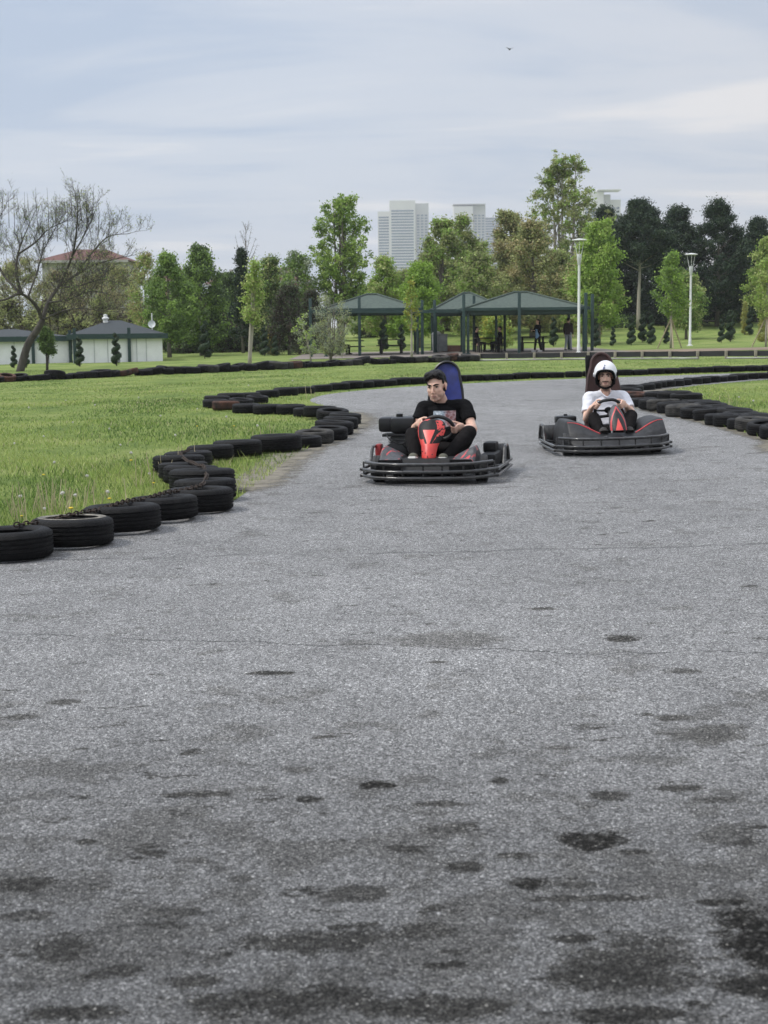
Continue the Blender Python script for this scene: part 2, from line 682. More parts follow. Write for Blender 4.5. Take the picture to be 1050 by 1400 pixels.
def asphalt_mat():
    m = bpy.data.materials.new('asphalt')
    nt, N, L, P = nodes_of(m)
    tc = N.new('ShaderNodeTexCoord')
    V = tc.outputs['Object']

    def math_(op, a, b=None, c=None, clamp=False):
        n = N.new('ShaderNodeMath'); n.operation = op; n.use_clamp = clamp
        for i, v in enumerate((a, b, c)):
            if v is None: continue
            if isinstance(v, (int, float)): n.inputs[i].default_value = v
            else: L.new(v, n.inputs[i])
        return n.outputs[0]

    def noise(scale, detail=5, rough=0.55, st=None):
        n = N.new('ShaderNodeTexNoise')
        n.inputs['Scale'].default_value = scale
        n.inputs['Detail'].default_value = detail
        n.inputs['Roughness'].default_value = rough
        if st:
            mp = N.new('ShaderNodeMapping'); mp.inputs['Scale'].default_value = st
            L.new(V, mp.inputs['Vector']); L.new(mp.outputs[0], n.inputs['Vector'])
        else:
            L.new(V, n.inputs['Vector'])
        return n.outputs['Fac']

    def rng(v, a, b, c, d, kind='LINEAR'):
        n = N.new('ShaderNodeMapRange'); n.interpolation_type = kind
        n.inputs['From Min'].default_value = a; n.inputs['From Max'].default_value = b
        n.inputs['To Min'].default_value = c; n.inputs['To Max'].default_value = d
        L.new(v, n.inputs['Value'])
        return n.outputs[0]

    vor = N.new('ShaderNodeTexVoronoi'); vor.inputs['Scale'].default_value = 185; L.new(V, vor.inputs['Vector'])
    vor2 = N.new('ShaderNodeTexVoronoi'); vor2.inputs['Scale'].default_value = 82; L.new(V, vor2.inputs['Vector'])
    s1 = N.new('ShaderNodeSeparateColor'); L.new(vor.outputs['Color'], s1.inputs[0])
    s2 = N.new('ShaderNodeSeparateColor'); L.new(vor2.outputs['Color'], s2.inputs[0])
    # stones of different greys in a darker binder
    r = N.new('ShaderNodeValToRGB')
    es = r.color_ramp.elements
    es[0].position, es[0].color = 0.0, (0.034, 0.0338, 0.033, 1)
    es[1].position, es[1].color = 1.0, (0.66, 0.655, 0.64, 1)
    for p, c in ((0.3, 0.085), (0.62, 0.185), (0.85, 0.29), (0.94, .42)):
        x = es.new(p); x.color = (c, c * .995, c * .985, 1)
    L.new(s1.outputs[0], r.inputs['Fac'])
    r2 = N.new('ShaderNodeValToRGB')
    es = r2.color_ramp.elements
    es[0].position, es[0].color = 0.0, (0.04, 0.0402, 0.041, 1)
    es[1].position, es[1].color = 1.0, (0.42, 0.423, 0.43, 1)
    x = es.new(0.6); x.color = (0.17, 0.172, 0.175, 1)
    L.new(s2.outputs[1], r2.inputs['Fac'])
    mx = N.new('ShaderNodeMixRGB'); mx.inputs[0].default_value = 0.28
    L.new(r.outputs[0], mx.inputs[1]); L.new(r2.outputs[0], mx.inputs[2])
    # gaps between stones
    gap = rng(vor.outputs['Distance'], 0.35, 0.75, 1.0, 0.55)
    # broad wear
    big = rng(noise(0.32, 5, 0.6, (1, 0.7, 1)), 0.32, 0.68, 0.84, 1.14)
    mid = rng(noise(2.6, 6, 0.7), 0.3, 0.7, 0.84, 1.14)
    fine = rng(noise(16, 4, 0.7), 0.3, 0.7, 0.86, 1.12)
    tone = math_('MULTIPLY', math_('MULTIPLY', big, mid), math_('MULTIPLY', gap, fine))
    # hollows that hold dirt, more of them near the stand
    sp = N.new('ShaderNodeSeparateXYZ'); L.new(V, sp.inputs[0])
    near = rng(sp.outputs['Y'], 3.0, 6.6, 1.0, 0.0, 'SMOOTHSTEP')
    dn = noise(2.3, 9, 0.72)
    dirt = rng(math_('ADD', math_('ADD', dn, math_('MULTIPLY', near, 0.10)), math_('MULTIPLY', math_('SUBTRACT', s1.outputs[2], 0.5), 0.05)), 0.575, 0.62, 0.0, 1.0, 'SMOOTHSTEP')
    pit = rng(math_('ADD', math_('ADD', noise(6.0, 8, 0.74, (.55, 1, 1)), math_('MULTIPLY', near, 0.045)), math_('MULTIPLY', math_('SUBTRACT', s1.outputs[2], 0.5), 0.03)), 0.62, 0.65, 0.0, 1.0, 'SMOOTHSTEP')
    # oil and damp spots
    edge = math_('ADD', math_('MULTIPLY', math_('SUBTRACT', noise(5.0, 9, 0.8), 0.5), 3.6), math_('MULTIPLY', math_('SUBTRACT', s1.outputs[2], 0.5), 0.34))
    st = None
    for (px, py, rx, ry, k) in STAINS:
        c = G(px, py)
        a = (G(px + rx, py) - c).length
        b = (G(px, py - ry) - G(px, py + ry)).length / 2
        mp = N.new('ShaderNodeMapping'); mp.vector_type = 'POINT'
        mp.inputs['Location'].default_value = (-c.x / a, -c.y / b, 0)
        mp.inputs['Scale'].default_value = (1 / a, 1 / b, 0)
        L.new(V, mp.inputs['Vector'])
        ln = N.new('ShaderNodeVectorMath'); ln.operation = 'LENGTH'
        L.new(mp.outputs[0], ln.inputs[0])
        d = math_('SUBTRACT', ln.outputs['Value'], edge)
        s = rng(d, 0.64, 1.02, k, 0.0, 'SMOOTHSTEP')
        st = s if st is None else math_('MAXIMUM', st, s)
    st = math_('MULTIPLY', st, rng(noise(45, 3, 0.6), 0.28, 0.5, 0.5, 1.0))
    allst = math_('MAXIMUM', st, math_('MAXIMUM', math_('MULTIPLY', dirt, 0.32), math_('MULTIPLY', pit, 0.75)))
    big_v = N.new('ShaderNodeTexVoronoi'); big_v.inputs['Scale'].default_value = 70; L.new(V, big_v.inputs['Vector'])
    s3 = N.new('ShaderNodeSeparateColor'); L.new(big_v.outputs['Color'], s3.inputs[0])
    pale = math_('MULTIPLY', rng(s3.outputs[0], .90, .93, 0, 1), rng(big_v.outputs['Distance'], .28, .42, 1, 0))
    dark = math_('MAXIMUM', rng(allst, 0, 0.95, 1.0, 0.13), math_('MULTIPLY', pale, .75))
    # cracks: thin wandering lines across the track
    wob = noise(1.3, 7, 0.65, (1, 0.2, 1))
    wob2 = noise(0.25, 3, 0.5, (1, 0.05, 1))
    cr_ = None
    for (pa, pb, amp, w, k) in (((0, 872), (1050, 893), 0.55, 0.009, .85), ((300, 762), (1050, 743), 0.5, 0.035, .4), ((700, 690), (1050, 676), 0.6, 0.02, .35)):
        A, B = G(*pa), G(*pb)
        sl = (B.y - A.y) / (B.x - A.x)
        yc = math_('ADD', math_('MULTIPLY', sp.outputs['X'], sl), A.y - sl * A.x)
        yc = math_('ADD', yc, math_('MULTIPLY', math_('SUBTRACT', wob, 0.5), amp))
        yc = math_('ADD', yc, math_('MULTIPLY', math_('SUBTRACT', wob2, 0.5), amp))
        dd = math_('ABSOLUTE', math_('SUBTRACT', sp.outputs['Y'], yc))
        c = rng(dd, w * 0.4, w * 1.2, k, 0.0)
        cr_ = c if cr_ is None else math_('MAXIMUM', cr_, c)
    cr_ = math_('MULTIPLY', cr_, rng(noise(4, 4, 0.6), 0.38, 0.55, 0.0, 1.0))
    dark = math_('MULTIPLY', dark, math_('SUBTRACT', 1.0, cr_))
    dark = math_('MULTIPLY', dark, rng(near, 0, 1, 1.0, 0.50))
    tone = math_('MULTIPLY', tone, dark)
    tone = math_('MULTIPLY', tone, 1.50)
    tone = math_('MULTIPLY', tone, math_('ADD', 1.0, math_('MULTIPLY', pale, 0.8)))
    fin = N.new('ShaderNodeVectorMath'); fin.operation = 'SCALE'
    L.new(mx.outputs[0], fin.inputs[0]); L.new(tone, fin.inputs['Scale'])
    # the spots are brownish
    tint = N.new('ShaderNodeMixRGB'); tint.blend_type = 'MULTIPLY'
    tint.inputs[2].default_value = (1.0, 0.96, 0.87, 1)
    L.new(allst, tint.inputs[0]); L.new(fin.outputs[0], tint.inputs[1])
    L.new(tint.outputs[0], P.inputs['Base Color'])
    L.new(rng(allst, 0, 1, 0.82, 0.78), P.inputs['Roughness'])
    L.new(rng(allst, 0, 1, 0.35, 0.06), P.inputs['Specular IOR Level'])
    bn = N.new('ShaderNodeBump'); bn.inputs['Strength'].default_value = 0.75; bn.inputs['Distance'].default_value = 0.006
    hgt = math_('ADD', math_('MULTIPLY', vor.outputs['Distance'], -1.0), math_('MULTIPLY', s1.outputs[1], 0.6))
    L.new(math_('SUBTRACT', hgt, math_('MULTIPLY', cr_, 2.0)), bn.inputs['Height'])
    L.new(bn.outputs[0], P.inputs['Normal'])
    MATS['asphalt'] = m


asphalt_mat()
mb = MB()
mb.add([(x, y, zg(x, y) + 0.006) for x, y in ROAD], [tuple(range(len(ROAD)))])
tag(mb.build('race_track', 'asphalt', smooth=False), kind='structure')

# dusty verge where the asphalt crumbles into the lawn: it thins out towards both edges
def verge_mat():
    mat('verge_dirt', (0.21, 0.19, 0.155), 0.95, vscale=4, col2=(0.13, 0.118, 0.085), bump=0.6, bscale=45)
    m = MATS['verge_dirt']; nt = m.node_tree; N, L = nt.nodes, nt.links
    at_ = N.new('ShaderNodeAttribute'); at_.attribute_name = 'cover'
    tc = N.new('ShaderNodeTexCoord')
    n = N.new('ShaderNodeTexNoise'); n.inputs['Scale'].default_value = 7; n.inputs['Detail'].default_value = 8; n.inputs['Roughness'].default_value = .75
    L.new(tc.outputs['Object'], n.inputs['Vector'])
    ad = N.new('ShaderNodeMath'); ad.operation = 'ADD'; L.new(at_.outputs['Fac'], ad.inputs[0]); L.new(n.outputs['Fac'], ad.inputs[1])
    mr = N.new('ShaderNodeMapRange'); mr.interpolation_type = 'SMOOTHSTEP'
    mr.inputs['From Min'].default_value = .80; mr.inputs['From Max'].default_value = 1.10
    L.new(ad.outputs[0], mr.inputs['Value'])
    tr = N.new('ShaderNodeBsdfTransparent'); mx = N.new('ShaderNodeMixShader')
    L.new(mr.outputs[0], mx.inputs[0]); L.new(tr.outputs[0], mx.inputs[1]); L.new(N['Principled BSDF'].outputs[0], mx.inputs[2])
    L.new(mx.outputs[0], N['Material Output'].inputs['Surface'])


verge_mat()


def ribbon(name, line, w_in, w_out, z, m):
    pts = resample(line, 0.15)
    vs, fs, cov = [], [], []
    prof = ((w_out, 0.0), (w_out * .4, .58), (0, .60), (-w_in * .4, .36), (-w_in, 0.0))
    for i, p in enumerate(pts):
        t = (pts[min(i + 1, len(pts) - 1)] - pts[max(i - 1, 0)]); t.z = 0; t.normalize()
        nrm = Vector((-t.y, t.x, 0))
        end = min(1.0, i / 8, (len(pts) - 1 - i) / 8)
        for w, c in prof:
            q = p + nrm * w
            vs.append((q.x, q.y, zg(q.x, q.y) + z)); cov.append(c * end)
    for i in range(len(pts) - 1):
        for k in range(4):
            a = i * 5 + k
            fs.append((a, a + 1, a + 6, a + 5))
    o = MB().add(vs, fs).build(name, m, smooth=False)
    at_ = o.data.attributes.new('cover', 'FLOAT', 'POINT')
    at_.data.foreach_set('value', cov)
    return tag(o, kind='structure')


ribbon('verge', [p for p in LE_C if 12.6 < p.y < 27], 0.75, 0.55, 0.011, 'verge_dirt')
ribbon('verge', [p for p in RE_C if 14 < p.y < 33], 0.40, 0.35, 0.0112, 'verge_dirt')

# paving under the shelters and the path on the right
mat('paving', (0.22, 0.19, 0.165), 0.9, vscale=3, bump=0.3, bscale=20)
mat('red_earth', (0.23, 0.165, 0.12), 0.95, vscale=1.2, col2=(0.16, 0.13, 0.085), bump=0.5, bscale=10)


def sheet(name, x0, x1, y0, y1, m, dz, n=12):
    vs, fs = [], []
    for j in range(2):
        for i in range(n + 1):
            x = x0 + (x1 - x0) * i / n
            y = (y0, y1)[j]
            vs.append((x, y, zg(x, y) + dz))
    fs = [(i, i + 1, n + 2 + i, n + 1 + i) for i in range(n)]
    return tag(MB().add(vs, fs).build(name, m, smooth=False), kind='structure')


sheet('shelter_paving', -4.5, 12.0, 70.5, 86.5, 'paving', 0.02)
sheet('earth_path', 12.0, 29.5, 68.5, 74.5, 'red_earth', 0.016)

# ------------------------------------------------------------------ grass blades
leaf_mat('blade_green', (0.225, 0.318, 0.074), 0.3)
leaf_mat('blade_light', (0.36, 0.42, 0.132), 0.3)
leaf_mat('blade_dark', (0.095, 0.165, 0.040), 0.3)
leaf_mat('blade_straw', (0.40, 0.36, 0.22), 0.2)


def grass_blades():
    n = 330000
    # more blades where they show large
    d = 8.0 * (62.0 / 8.0) ** (RNG.random(n) ** 0.92)
    ang = RNG.uniform(-0.36, 0.36, n)
    x = d * np.tan(ang); y = d
    ok = ~inside_road(x, y)
    x, y, d = x[ok], y[ok], d[ok]
    # patches: density and height follow noise
    pn = np.array([mnoise.noise(Vector((a * 0.55, b * 0.4, 0))) for a, b in zip(x, y)])
    ok = RNG.random(len(x)) < (0.62 + 0.7 * pn)
    x, y, d, pn = x[ok], y[ok], d[ok], pn[ok]
    n = len(x)
    h = (0.036 + 0.032 * RNG.random(n)) * (1 + 0.9 * pn) * np.clip(1.25 - d / 45, 0.45, 1.0)
    tall = (RNG.random(n) < 0.014) & (d < 30)
    h[tall] *= 2.1
    w = 0.0032 * np.clip(d / 9.0, 1, 4.0)
    th = RNG.uniform(0, 2 * np.pi, n)
    lean = RNG.uniform(0.15, 1.0, n) * h
    la = RNG.uniform(0, 2 * np.pi, n)
    z = 0.012 * np.clip(x, -30, 30)
    v = np.zeros((n, 3, 3), np.float32)
    v[:, 0] = np.stack([x - w * np.cos(th), y - w * np.sin(th), z - 0.005], 1)
    v[:, 1] = np.stack([x + w * np.cos(th), y + w * np.sin(th), z - 0.005], 1)
    v[:, 2] = np.stack([x + lean * np.cos(la), y + lean * np.sin(la), z + h], 1)
    pc = np.array([mnoise.noise(Vector((a * 0.33 + 9, b * 0.16, 4))) + 0.6 * mnoise.noise(Vector((a * 1.1 + 2, b * 0.5, 1))) for a, b in zip(x, y)])
    q = RNG.random(n) + 0.9 * pc
    mi = np.where(q < 0.36, 2, np.where(q < 0.78, 0, 1))
    mi[RNG.random(n) < np.clip(0.03 + 0.14 * pn, 0.01, .2)] = 3
    me = fast_mesh('lawn_grass', v, 3, ['blade_green', 'blade_light', 'blade_dark', 'blade_straw'], mi)
    o = bpy.data.objects.new('lawn_grass', me)
    COL.objects.link(o)
    tag(o, 'short green grass blades covering the lawns beside the track', 'grass', kind='stuff')


grass_blades()
# ------------------------------------------------------------------ tyres
mat('rubber', (0.017, 0.0165, 0.0155), 0.6, vscale=7, contrast=(.48, .85), col2=(0.0035, 0.0035, 0.004), bump=0.5, bscale=120, spec=0.2, rvar=0.12)
mat('rubber_dusty', (0.055, 0.052, 0.046), 0.75, vscale=9, col2=(0.012, 0.012, 0.012), bump=0.35, bscale=90, spec=0.35)
mat('rubber_brown', (0.10, 0.045, 0.03), 0.8, vscale=5, col2=(0.015, 0.013, 0.012), bump=0.3, bscale=70, spec=0.3)
mat('rubber_pale_rim', (0.24, 0.22, 0.18), 0.85, vscale=11, col2=(0.03, 0.03, 0.03), bump=0.3, bscale=90)
mat('rusty_chain', (0.07, 0.045, 0.032), 0.7, vscale=40, col2=(0.02, 0.018, 0.016), bump=0.4, bscale=200, metal=0.4)


def tyre_mesh(name, Rr, W, grooves, blocks, seg=88, hole=0.62):
    h = W / 2
    ri = Rr * hole
    prof = [(ri, -h * 0.78), (ri + 0.012, -h * 0.92), (ri + 0.035, -h), (Rr - 0.045, -h * 1.04), (Rr - 0.018, -h * 0.93), (Rr - 0.004, -h * 0.80)]
    g = []
    for k in range(grooves):
        c = -h * 0.62 + (h * 1.24) * (k + 0.5) / grooves
        w = 0.0045
        g += [(Rr + 0.001, c - w - 0.003), (Rr - 0.009, c - w), (Rr - 0.009, c + w), (Rr + 0.001, c + w + 0.003)]
    prof += g
    prof += [(r, -z) for r, z in prof[:6][::-1]]
    inner = [(ri + 0.012, h * 0.6), (Rr - 0.03, h * 0.72), (Rr - 0.018, 0), (Rr - 0.03, -h * 0.72), (ri + 0.012, -h * 0.6)]
    prof += inner
    n6 = len(prof)

    def wob(i, k):
        sh = i in (4, 5, 6 + len(g), 7 + len(g))
        if blocks and k % 2 == 0:
            if sh: return -0.008
            if 6 <= i < 6 + len(g) and (i - 6) % 4 in (0, 3): return -0.005 if (k // 2 + (i - 6) // 4) % 2 else 0.0
        return 0.0
    mb = MB()
    mb.lathe(prof, seg, closed=True, wob=wob)
    return mb


TY = []
for nm, a in (('tyre', (0.275, 0.175, 3, True)), ('tyre', (0.29, 0.185, 4, True)), ('tyre', (0.265, 0.165, 2, False))):
    TY.append(tyre_mesh(nm, *a).mesh(nm, 'rubber', ang=35))


def tinted(me, m):
    c = me.copy()
    c.materials.clear(); c.materials.append(MATS[m])
    return c


TY_DUST = tinted(TY[1], 'rubber_dusty')
TY_BROWN = tinted(TY[0], 'rubber_brown')
TY_H = [0.0875, 0.0925, 0.0825]


def place_tyre(p, label, group, k=None, s=1.0, tilt=0.0, taz=0.0, me=None, sink=0.0, cat='tyre'):
    k = random.randrange(3) if k is None else k
    o = bpy.data.objects.new('tyre', me or TY[k])
    COL.objects.link(o)
    hz = TY_H[k] * s
    rim = 0.27 * s * abs(math.sin(tilt))
    o.location = (p.x, p.y, zg(p.x, p.y) + hz * math.cos(tilt) * 1.02 + rim - sink + 0.004)
    o.rotation_mode = 'QUATERNION'
    ax = Vector((math.cos(taz), math.sin(taz), 0))
    q = Matrix.Rotation(tilt, 3, ax) @ Matrix.Rotation(-0.012, 3, 'Y') @ Matrix.Rotation(random.uniform(0, 6.28), 3, 'Z')
    o.rotation_quaternion = q.to_quaternion()
    o.scale = (s, s, s)
    tag(o, label, cat, group)
    return o


def back(px, py, r=0.275):
    p = G(px, py)
    d = Vector((p.x, p.y, 0)).normalized()
    q = p + d * r
    return Vector((q.x, q.y, zg(q.x, q.y)))


# front barrier on the left: each tyre read from the photograph (pixel of its front foot)
ORD = ['first', 'second', 'third', 'fourth', 'fifth', 'sixth', 'seventh', 'eighth', 'ninth', 'tenth', 'eleventh', 'twelfth',
       'thirteenth', 'fourteenth', 'fifteenth', 'sixteenth', 'seventeenth', 'eighteenth', 'nineteenth', 'twentieth']
NEAR = [  # px, py, size, tilt deg, tilt axis deg, mesh, label
    (14, 772, 1.0, -1.5, 10, 1, 'black ribbed tyre cut by the left photo edge, end of the lawn barrier'),
    (100, 754, 1.0, -2.5, -15, 1, 'black tyre with dirt-caked pale rim, second from the left edge'),
    (168, 734, 1.0, -3, 20, 1, 'black tyre right of the dirt-caked one in the left barrier'),
    (224, 718, 1.0, -3, 30, 0, 'black tyre fourth from the photo left edge, touching the asphalt below the bend'),
    (273, 705, .98, -2, 10, 1, 'upright-sided black tyre at the right foot of the tyre zigzag, nearest the asphalt'),
    (281, 690, 1.0, -3, 10, 0, 'black tyre with white scuff on its rim in the zigzag'),
    (277, 678, 1.06, -3.5, 0, 1, 'wide black tyre furthest right in the zigzag of chained tyres'),
    (262, 668.5, .98, -4.5, -20, 0, 'thin tilted black tyre in the middle of the zigzag of chained tyres'),
    (251, 660, .95, -4, 15, 2, 'black tyre half hidden behind the tilted tyre in the zigzag'),
    (245, 651.5, 1.0, -3.5, 0, 0, 'black tyre furthest left in the zigzag, deep in the grass'),
    (258, 643, 1.0, -2.5, 20, 2, 'black tyre at the back of the zigzag where the row turns right'),
    (288, 634, .98, -2.5, 20, 0, 'low black tyre left of the two long tyres above the bare verge'),
    (325, 628, 1.0, -2, 10, 1, 'black tyre in grass left of the big tyre at the verge'),
    (378, 621, 1.08, -1.5, 20, 1, 'big smooth black tyre standing out at the tip of the grassy verge'),
    (416, 614, .85, 0, 0, 2, 'small black tyre right behind the big smooth one at the verge'),
    (430, 609, .88, 2, 0, 3, 'dusty grey-brown tyre in the barrier left of the red kart'),
    (450, 604, .92, 3, 40, 0, 'dark tyre right of the dusty grey-brown tyre'),
    (457, 597, .95, 4, 90, 1, 'black tyre in the heap, second row above the dusty tyre'),
    (466, 589, .95, 3, 90, 0, 'black tyre at right side of the heap near the engine of the red kart'),
    (472, 582, .95, 3, 90, 2, 'black tyre furthest right in the heap beside the red kart'),
    (455, 578, .95, 6, 20, 0, 'tilted black tyre on top left of the heap by the asphalt corner'),
    (438, 574, .98, 5, 160, 1, 'long black tyre where the heap joins the low row'),
    (420, 571, .9, 0, 0, 2, 'black tyre at the right end of the low row running left'),
]
near_objs = []
for (px, py, s, tl, az, k, lab) in NEAR:
    p = back(px, py, 0.275 * s)
    o = place_tyre(p, lab, 'tyres of the left barrier', k=min(k, 2) if k != 3 else 1, s=s, tilt=R(tl), taz=R(az), me=TY_DUST if k == 3 else None)
    near_objs.append(o)

# pale dirt lying in the second tyre
ring = MB()
ring.lathe([(0.185, 0.094), (0.20, 0.0985), (0.235, 0.0995), (0.24, 0.097), (0.19, 0.092)], 40, closed=True)
rp = ring.build('dirt_crust', 'rubber_pale_rim')
rp.parent = near_objs[1]

# low row to the left and back along the hairpin
row = [(398, 567.5), (366, 567), (337, 565.5), (309, 562.5), (295, 558.5), (297, 554), (316, 550.5), (341, 547.5), (366, 544.5), (391, 541.5), (416, 538.8), (440, 536.3)]
nrow = ['black tyre in the low hairpin row, first left of the heap', 'black tyre in the low hairpin row, second left of the heap',
        'black tyre in the low hairpin row, third left of the heap', 'tyre with reddish paint on its side near the hairpin tip',
        'black tyre at the very tip of the hairpin row on the lawn', 'black tyre behind the hairpin tip, first of the rear leg',
        'black tyre second on the rear leg of the hairpin row', 'black tyre third on the rear leg of the hairpin row',
        'black tyre fourth on the rear leg of the hairpin row', 'black tyre fifth on the rear leg of the hairpin row',
        'black tyre sixth on the rear leg of the hairpin row', 'black tyre where the hairpin row meets the outer bend']
for i, ((px, py), lab) in enumerate(zip(row, nrow)):
    place_tyre(back(px, py, .26), lab, 'tyres of the hairpin row', s=random.uniform(.88, 1.0), tilt=R(random.uniform(0, 5)), taz=random.uniform(0, 6), sink=0.01,
               me=TY_BROWN if i == 3 else None, k=0 if i == 3 else None)
# second layer inside the hairpin tip
for (px, py, lab) in ((330, 559, 'short black tyre lying inside the hairpin tip'), (352, 553, 'black tyre inside the hairpin beside the rear leg')):
    place_tyre(back(px, py, .26), lab, 'tyres of the hairpin row', s=.85, tilt=R(5), taz=1.0)


def chain(pix, label, group, step=0.56, s=(0.92, 1.04), tilt=3, sink=0.0, mes=None, jitter=0.03):
    pts = resample(catmull([G(*p) for p in pix], 10), step)
    for p in pts:
        q = Vector((p.x + random.uniform(-jitter, jitter), p.y + random.uniform(-jitter, jitter), 0))
        me = None; k = None
        if mes and random.random() < 0.17:
            me, k = random.choice(mes)
        place_tyre(q, label, group, k=k, s=random.uniform(*s), tilt=R(random.uniform(0, tilt)), taz=random.uniform(0, 6.28), me=me, sink=sink)
    return len(pts)


chain([(466, 533), (520, 528.5), (600, 523.5), (700, 518.8), (840, 514.0), (950, 510.2), (1050, 507), (1180, 502.8)],
      'black tyre in the unbroken tyre wall around the outside of the far bend', 'tyres of the outer bend wall', s=(.86, .96), step=.50, tilt=2)
# the island on the right: far side, tip, near side in two rows
chain([(1200, 511.0), (1150, 513.2), (1050, 517.5), (980, 522.5), (910, 529.5), (876, 535)], 'black tyre in the far row of the grass island on the right',
      'far row of the right island', s=(0.74, 0.84), tilt=3, step=.46)
tip = [(862, 540, 'black tyre at the back of the island tip beside the white shirt driver'), (858, 546, 'black tyre at the very tip of the right grass island'),
       (866, 552, 'reddish brown tyre at the island tip behind the driver in white')]
for i, (px, py, lab) in enumerate(tip):
    place_tyre(back(px, py, .2), lab, 'tyres of the island tip', s=1.0, tilt=R(3), me=TY_BROWN if i == 2 else None, k=0 if i == 2 else None)
NR = [(880, 557.5), (893, 562), (907, 564), (921, 566.5), (934, 571), (953, 574), (970, 577), (987, 583), (1001, 585), (1017, 589), (1032, 592), (1047, 598), (1066, 603), (1086, 610)]
for i, (px, py) in enumerate(NR):
    dusty = i in (2, 4, 10)
    lab = '%s tyre from the island tip in the right-hand near row%s' % (ORD[i], ', dusty grey tread' if dusty else '')
    place_tyre(back(px, py, .22), lab, 'near row of the right island', s=random.uniform(.85, .98), tilt=R(random.uniform(0, 6)), taz=random.uniform(0, 6),
               me=TY_DUST if dusty else None, k=1 if dusty else None)
BR = [(902, 554), (922, 555.5), (938, 557)]
for i, (px, py) in enumerate(BR):
    o = place_tyre(back(px, py, .3), ['leftmost', 'middle', 'rightmost'][i] + ' tyre of the raised trio behind the near island row', 'raised tyres behind the near island row', s=1.05)
    o.location.z += 0.05
chain([(950, 562), (1000, 576), (1050, 589), (1100, 603)], 'black tyre in the second row behind the near island row', 'second row of the right island', step=0.52, s=(.95, 1.0))
# far barrier on the lawn, sunk in the grass
chain([(-40, 525.5), (0, 522.5), (60, 520), (130, 516.5), (200, 513.2), (300, 509), (380, 505), (450, 501.2), (520, 498), (600, 495.3), (650, 493.8)],
      'old tyre half sunk in grass in the far row across the lawn', 'far row of sunken tyres', step=0.44, s=(1.0, 1.4), tilt=14, sink=0.02,
      mes=[(TY_BROWN, 0), (TY_DUST, 1)], jitter=0.08)

# chain that ties the front tyres together
def link_chain():
    pts = []
    tops = near_objs[:11]
    for i, o in enumerate(tops):
        c = Vector(o.location) + Vector((0, 0.16, 0.103 * o.scale.x))
        pts.append(c)
        if i + 1 < len(tops):
            n = Vector(tops[i + 1].location) + Vector((0, 0.12, 0.103))
            mid = c.lerp(n, 0.5) - Vector((0, 0, 0.012)); pts.append(mid)
    line = resample(catmull(pts, 8), 0.042)
    mb = MB()
    for i in range(len(line) - 1):
        a, b = line[i], line[i + 1]
        t = (b - a).normalized()
        u = Vector((0, 0, 1)).cross(t)
        if u.length < 0.1: u = Vector((1, 0, 0))
        u.normalize()
        w = t.cross(u)
        s_ = u if i % 2 else w
        c = (a + b) / 2
        ringp = [c + t * 0.029 * math.cos(2 * math.pi * k / 10) + s_ * 0.016 * math.sin(2 * math.pi * k / 10) for k in range(10)]
        mb.tube(ringp, 0.0058, 5, closed=True)
    o = mb.build('chain', 'rusty_chain')
    tag(o, 'rusty chain running over the front tyres of the left barrier', 'chain')


link_chain()

# ------------------------------------------------------------------ low crash barrier at the far right
mat('weathered_timber', (0.30, 0.27, 0.21), 0.85, vscale=8, bump=0.3)
mat('belt_black', (0.018, 0.018, 0.02), 0.6, vscale=3, bump=0.2)
mat('rail_white', (0.42, 0.42, 0.40), 0.7, vscale=.8, col2=(0.16, 0.155, 0.14))
rail = thing('crash_barrier', 'low black belt barrier with timber posts and pale bottom rail behind the far lawn', 'barrier', (0, 0, 0))
rp_ = resample(catmull([G(655, 493.6), G(760, 492.2), G(900, 491.2), G(1050, 490.4), G(1180, 489.0)], 12), 1.15)
for i, p in enumerate(rp_):
    MB().box((p.x, p.y - 0.05, p.z + 0.15), (0.10, 0.10, 0.34), bevel=0.008).build('post', 'weathered_timber', rail)
    if i + 1 < len(rp_):
        q = rp_[i + 1]
        sag = 0.02 * random.random()
        mb = MB()
        mb.loft([[Vector((a.x, a.y + yy, a.z + zz - (sag if k == 1 else 0))) for yy, zz in ((0.0, 0.10), (0.05, 0.10), (0.05, 0.30), (0.0, 0.30))] for k, a in enumerate((p, p.lerp(q, .5), q))])
        mb.build('belt', 'belt_black', rail)
mb = MB()
mb.build('bottom_rail', 'rail_white', rail) if mb.v else None
for a in range(0, len(rp_) - 2, 3):
    if random.random() < .2: continue
    seg = rp_[a:a + 3 + (random.random() < .5)]
    off = Vector((0, -.14 + random.uniform(-.03, .03), .034))
    MB().tube([p + off for p in seg], 0.032, 8).build('bottom_rail', 'rail_white', rail)
# ------------------------------------------------------------------ karts
mat('bumper_steel', (0.040, 0.039, 0.038), 0.38, vscale=26, col2=(0.007, 0.007, 0.0075), metal=0.3, coat=.6, bump=0.1, bscale=80)
mat('black_plastic', (0.014, 0.014, 0.0145), 0.5, vscale=22, col2=(0.0045, 0.0045, 0.005), bump=0.12, bscale=150, rvar=0.1, spec=.22)
mat('grey_plastic', (0.027, 0.027, 0.029), 0.5, vscale=16, col2=(0.010, 0.0105, 0.0115), bump=0.12, bscale=140, rvar=0.12, spec=.35)
mat('scuffed_grey', (0.085, 0.085, 0.092), 0.5, vscale=24, col2=(0.024, 0.024, 0.027), bump=0.2, bscale=90, contrast=(0.3, 0.75))
mat('kart_red', (0.62, 0.045, 0.035), 0.42, vscale=12, col2=(0.48, 0.035, 0.03), rvar=0.1)
mat('kart_red_bright', (0.70, 0.085, 0.07), 0.4, vscale=12, col2=(0.60, 0.06, 0.05))
mat('stripe_red', (0.55, 0.05, 0.055), 0.45, vscale=20, col2=(0.40, 0.04, 0.045))
mat('seat_blue', (0.016, 0.027, 0.185), 0.42, vscale=9, col2=(0.010, 0.016, 0.10), rvar=0.1)
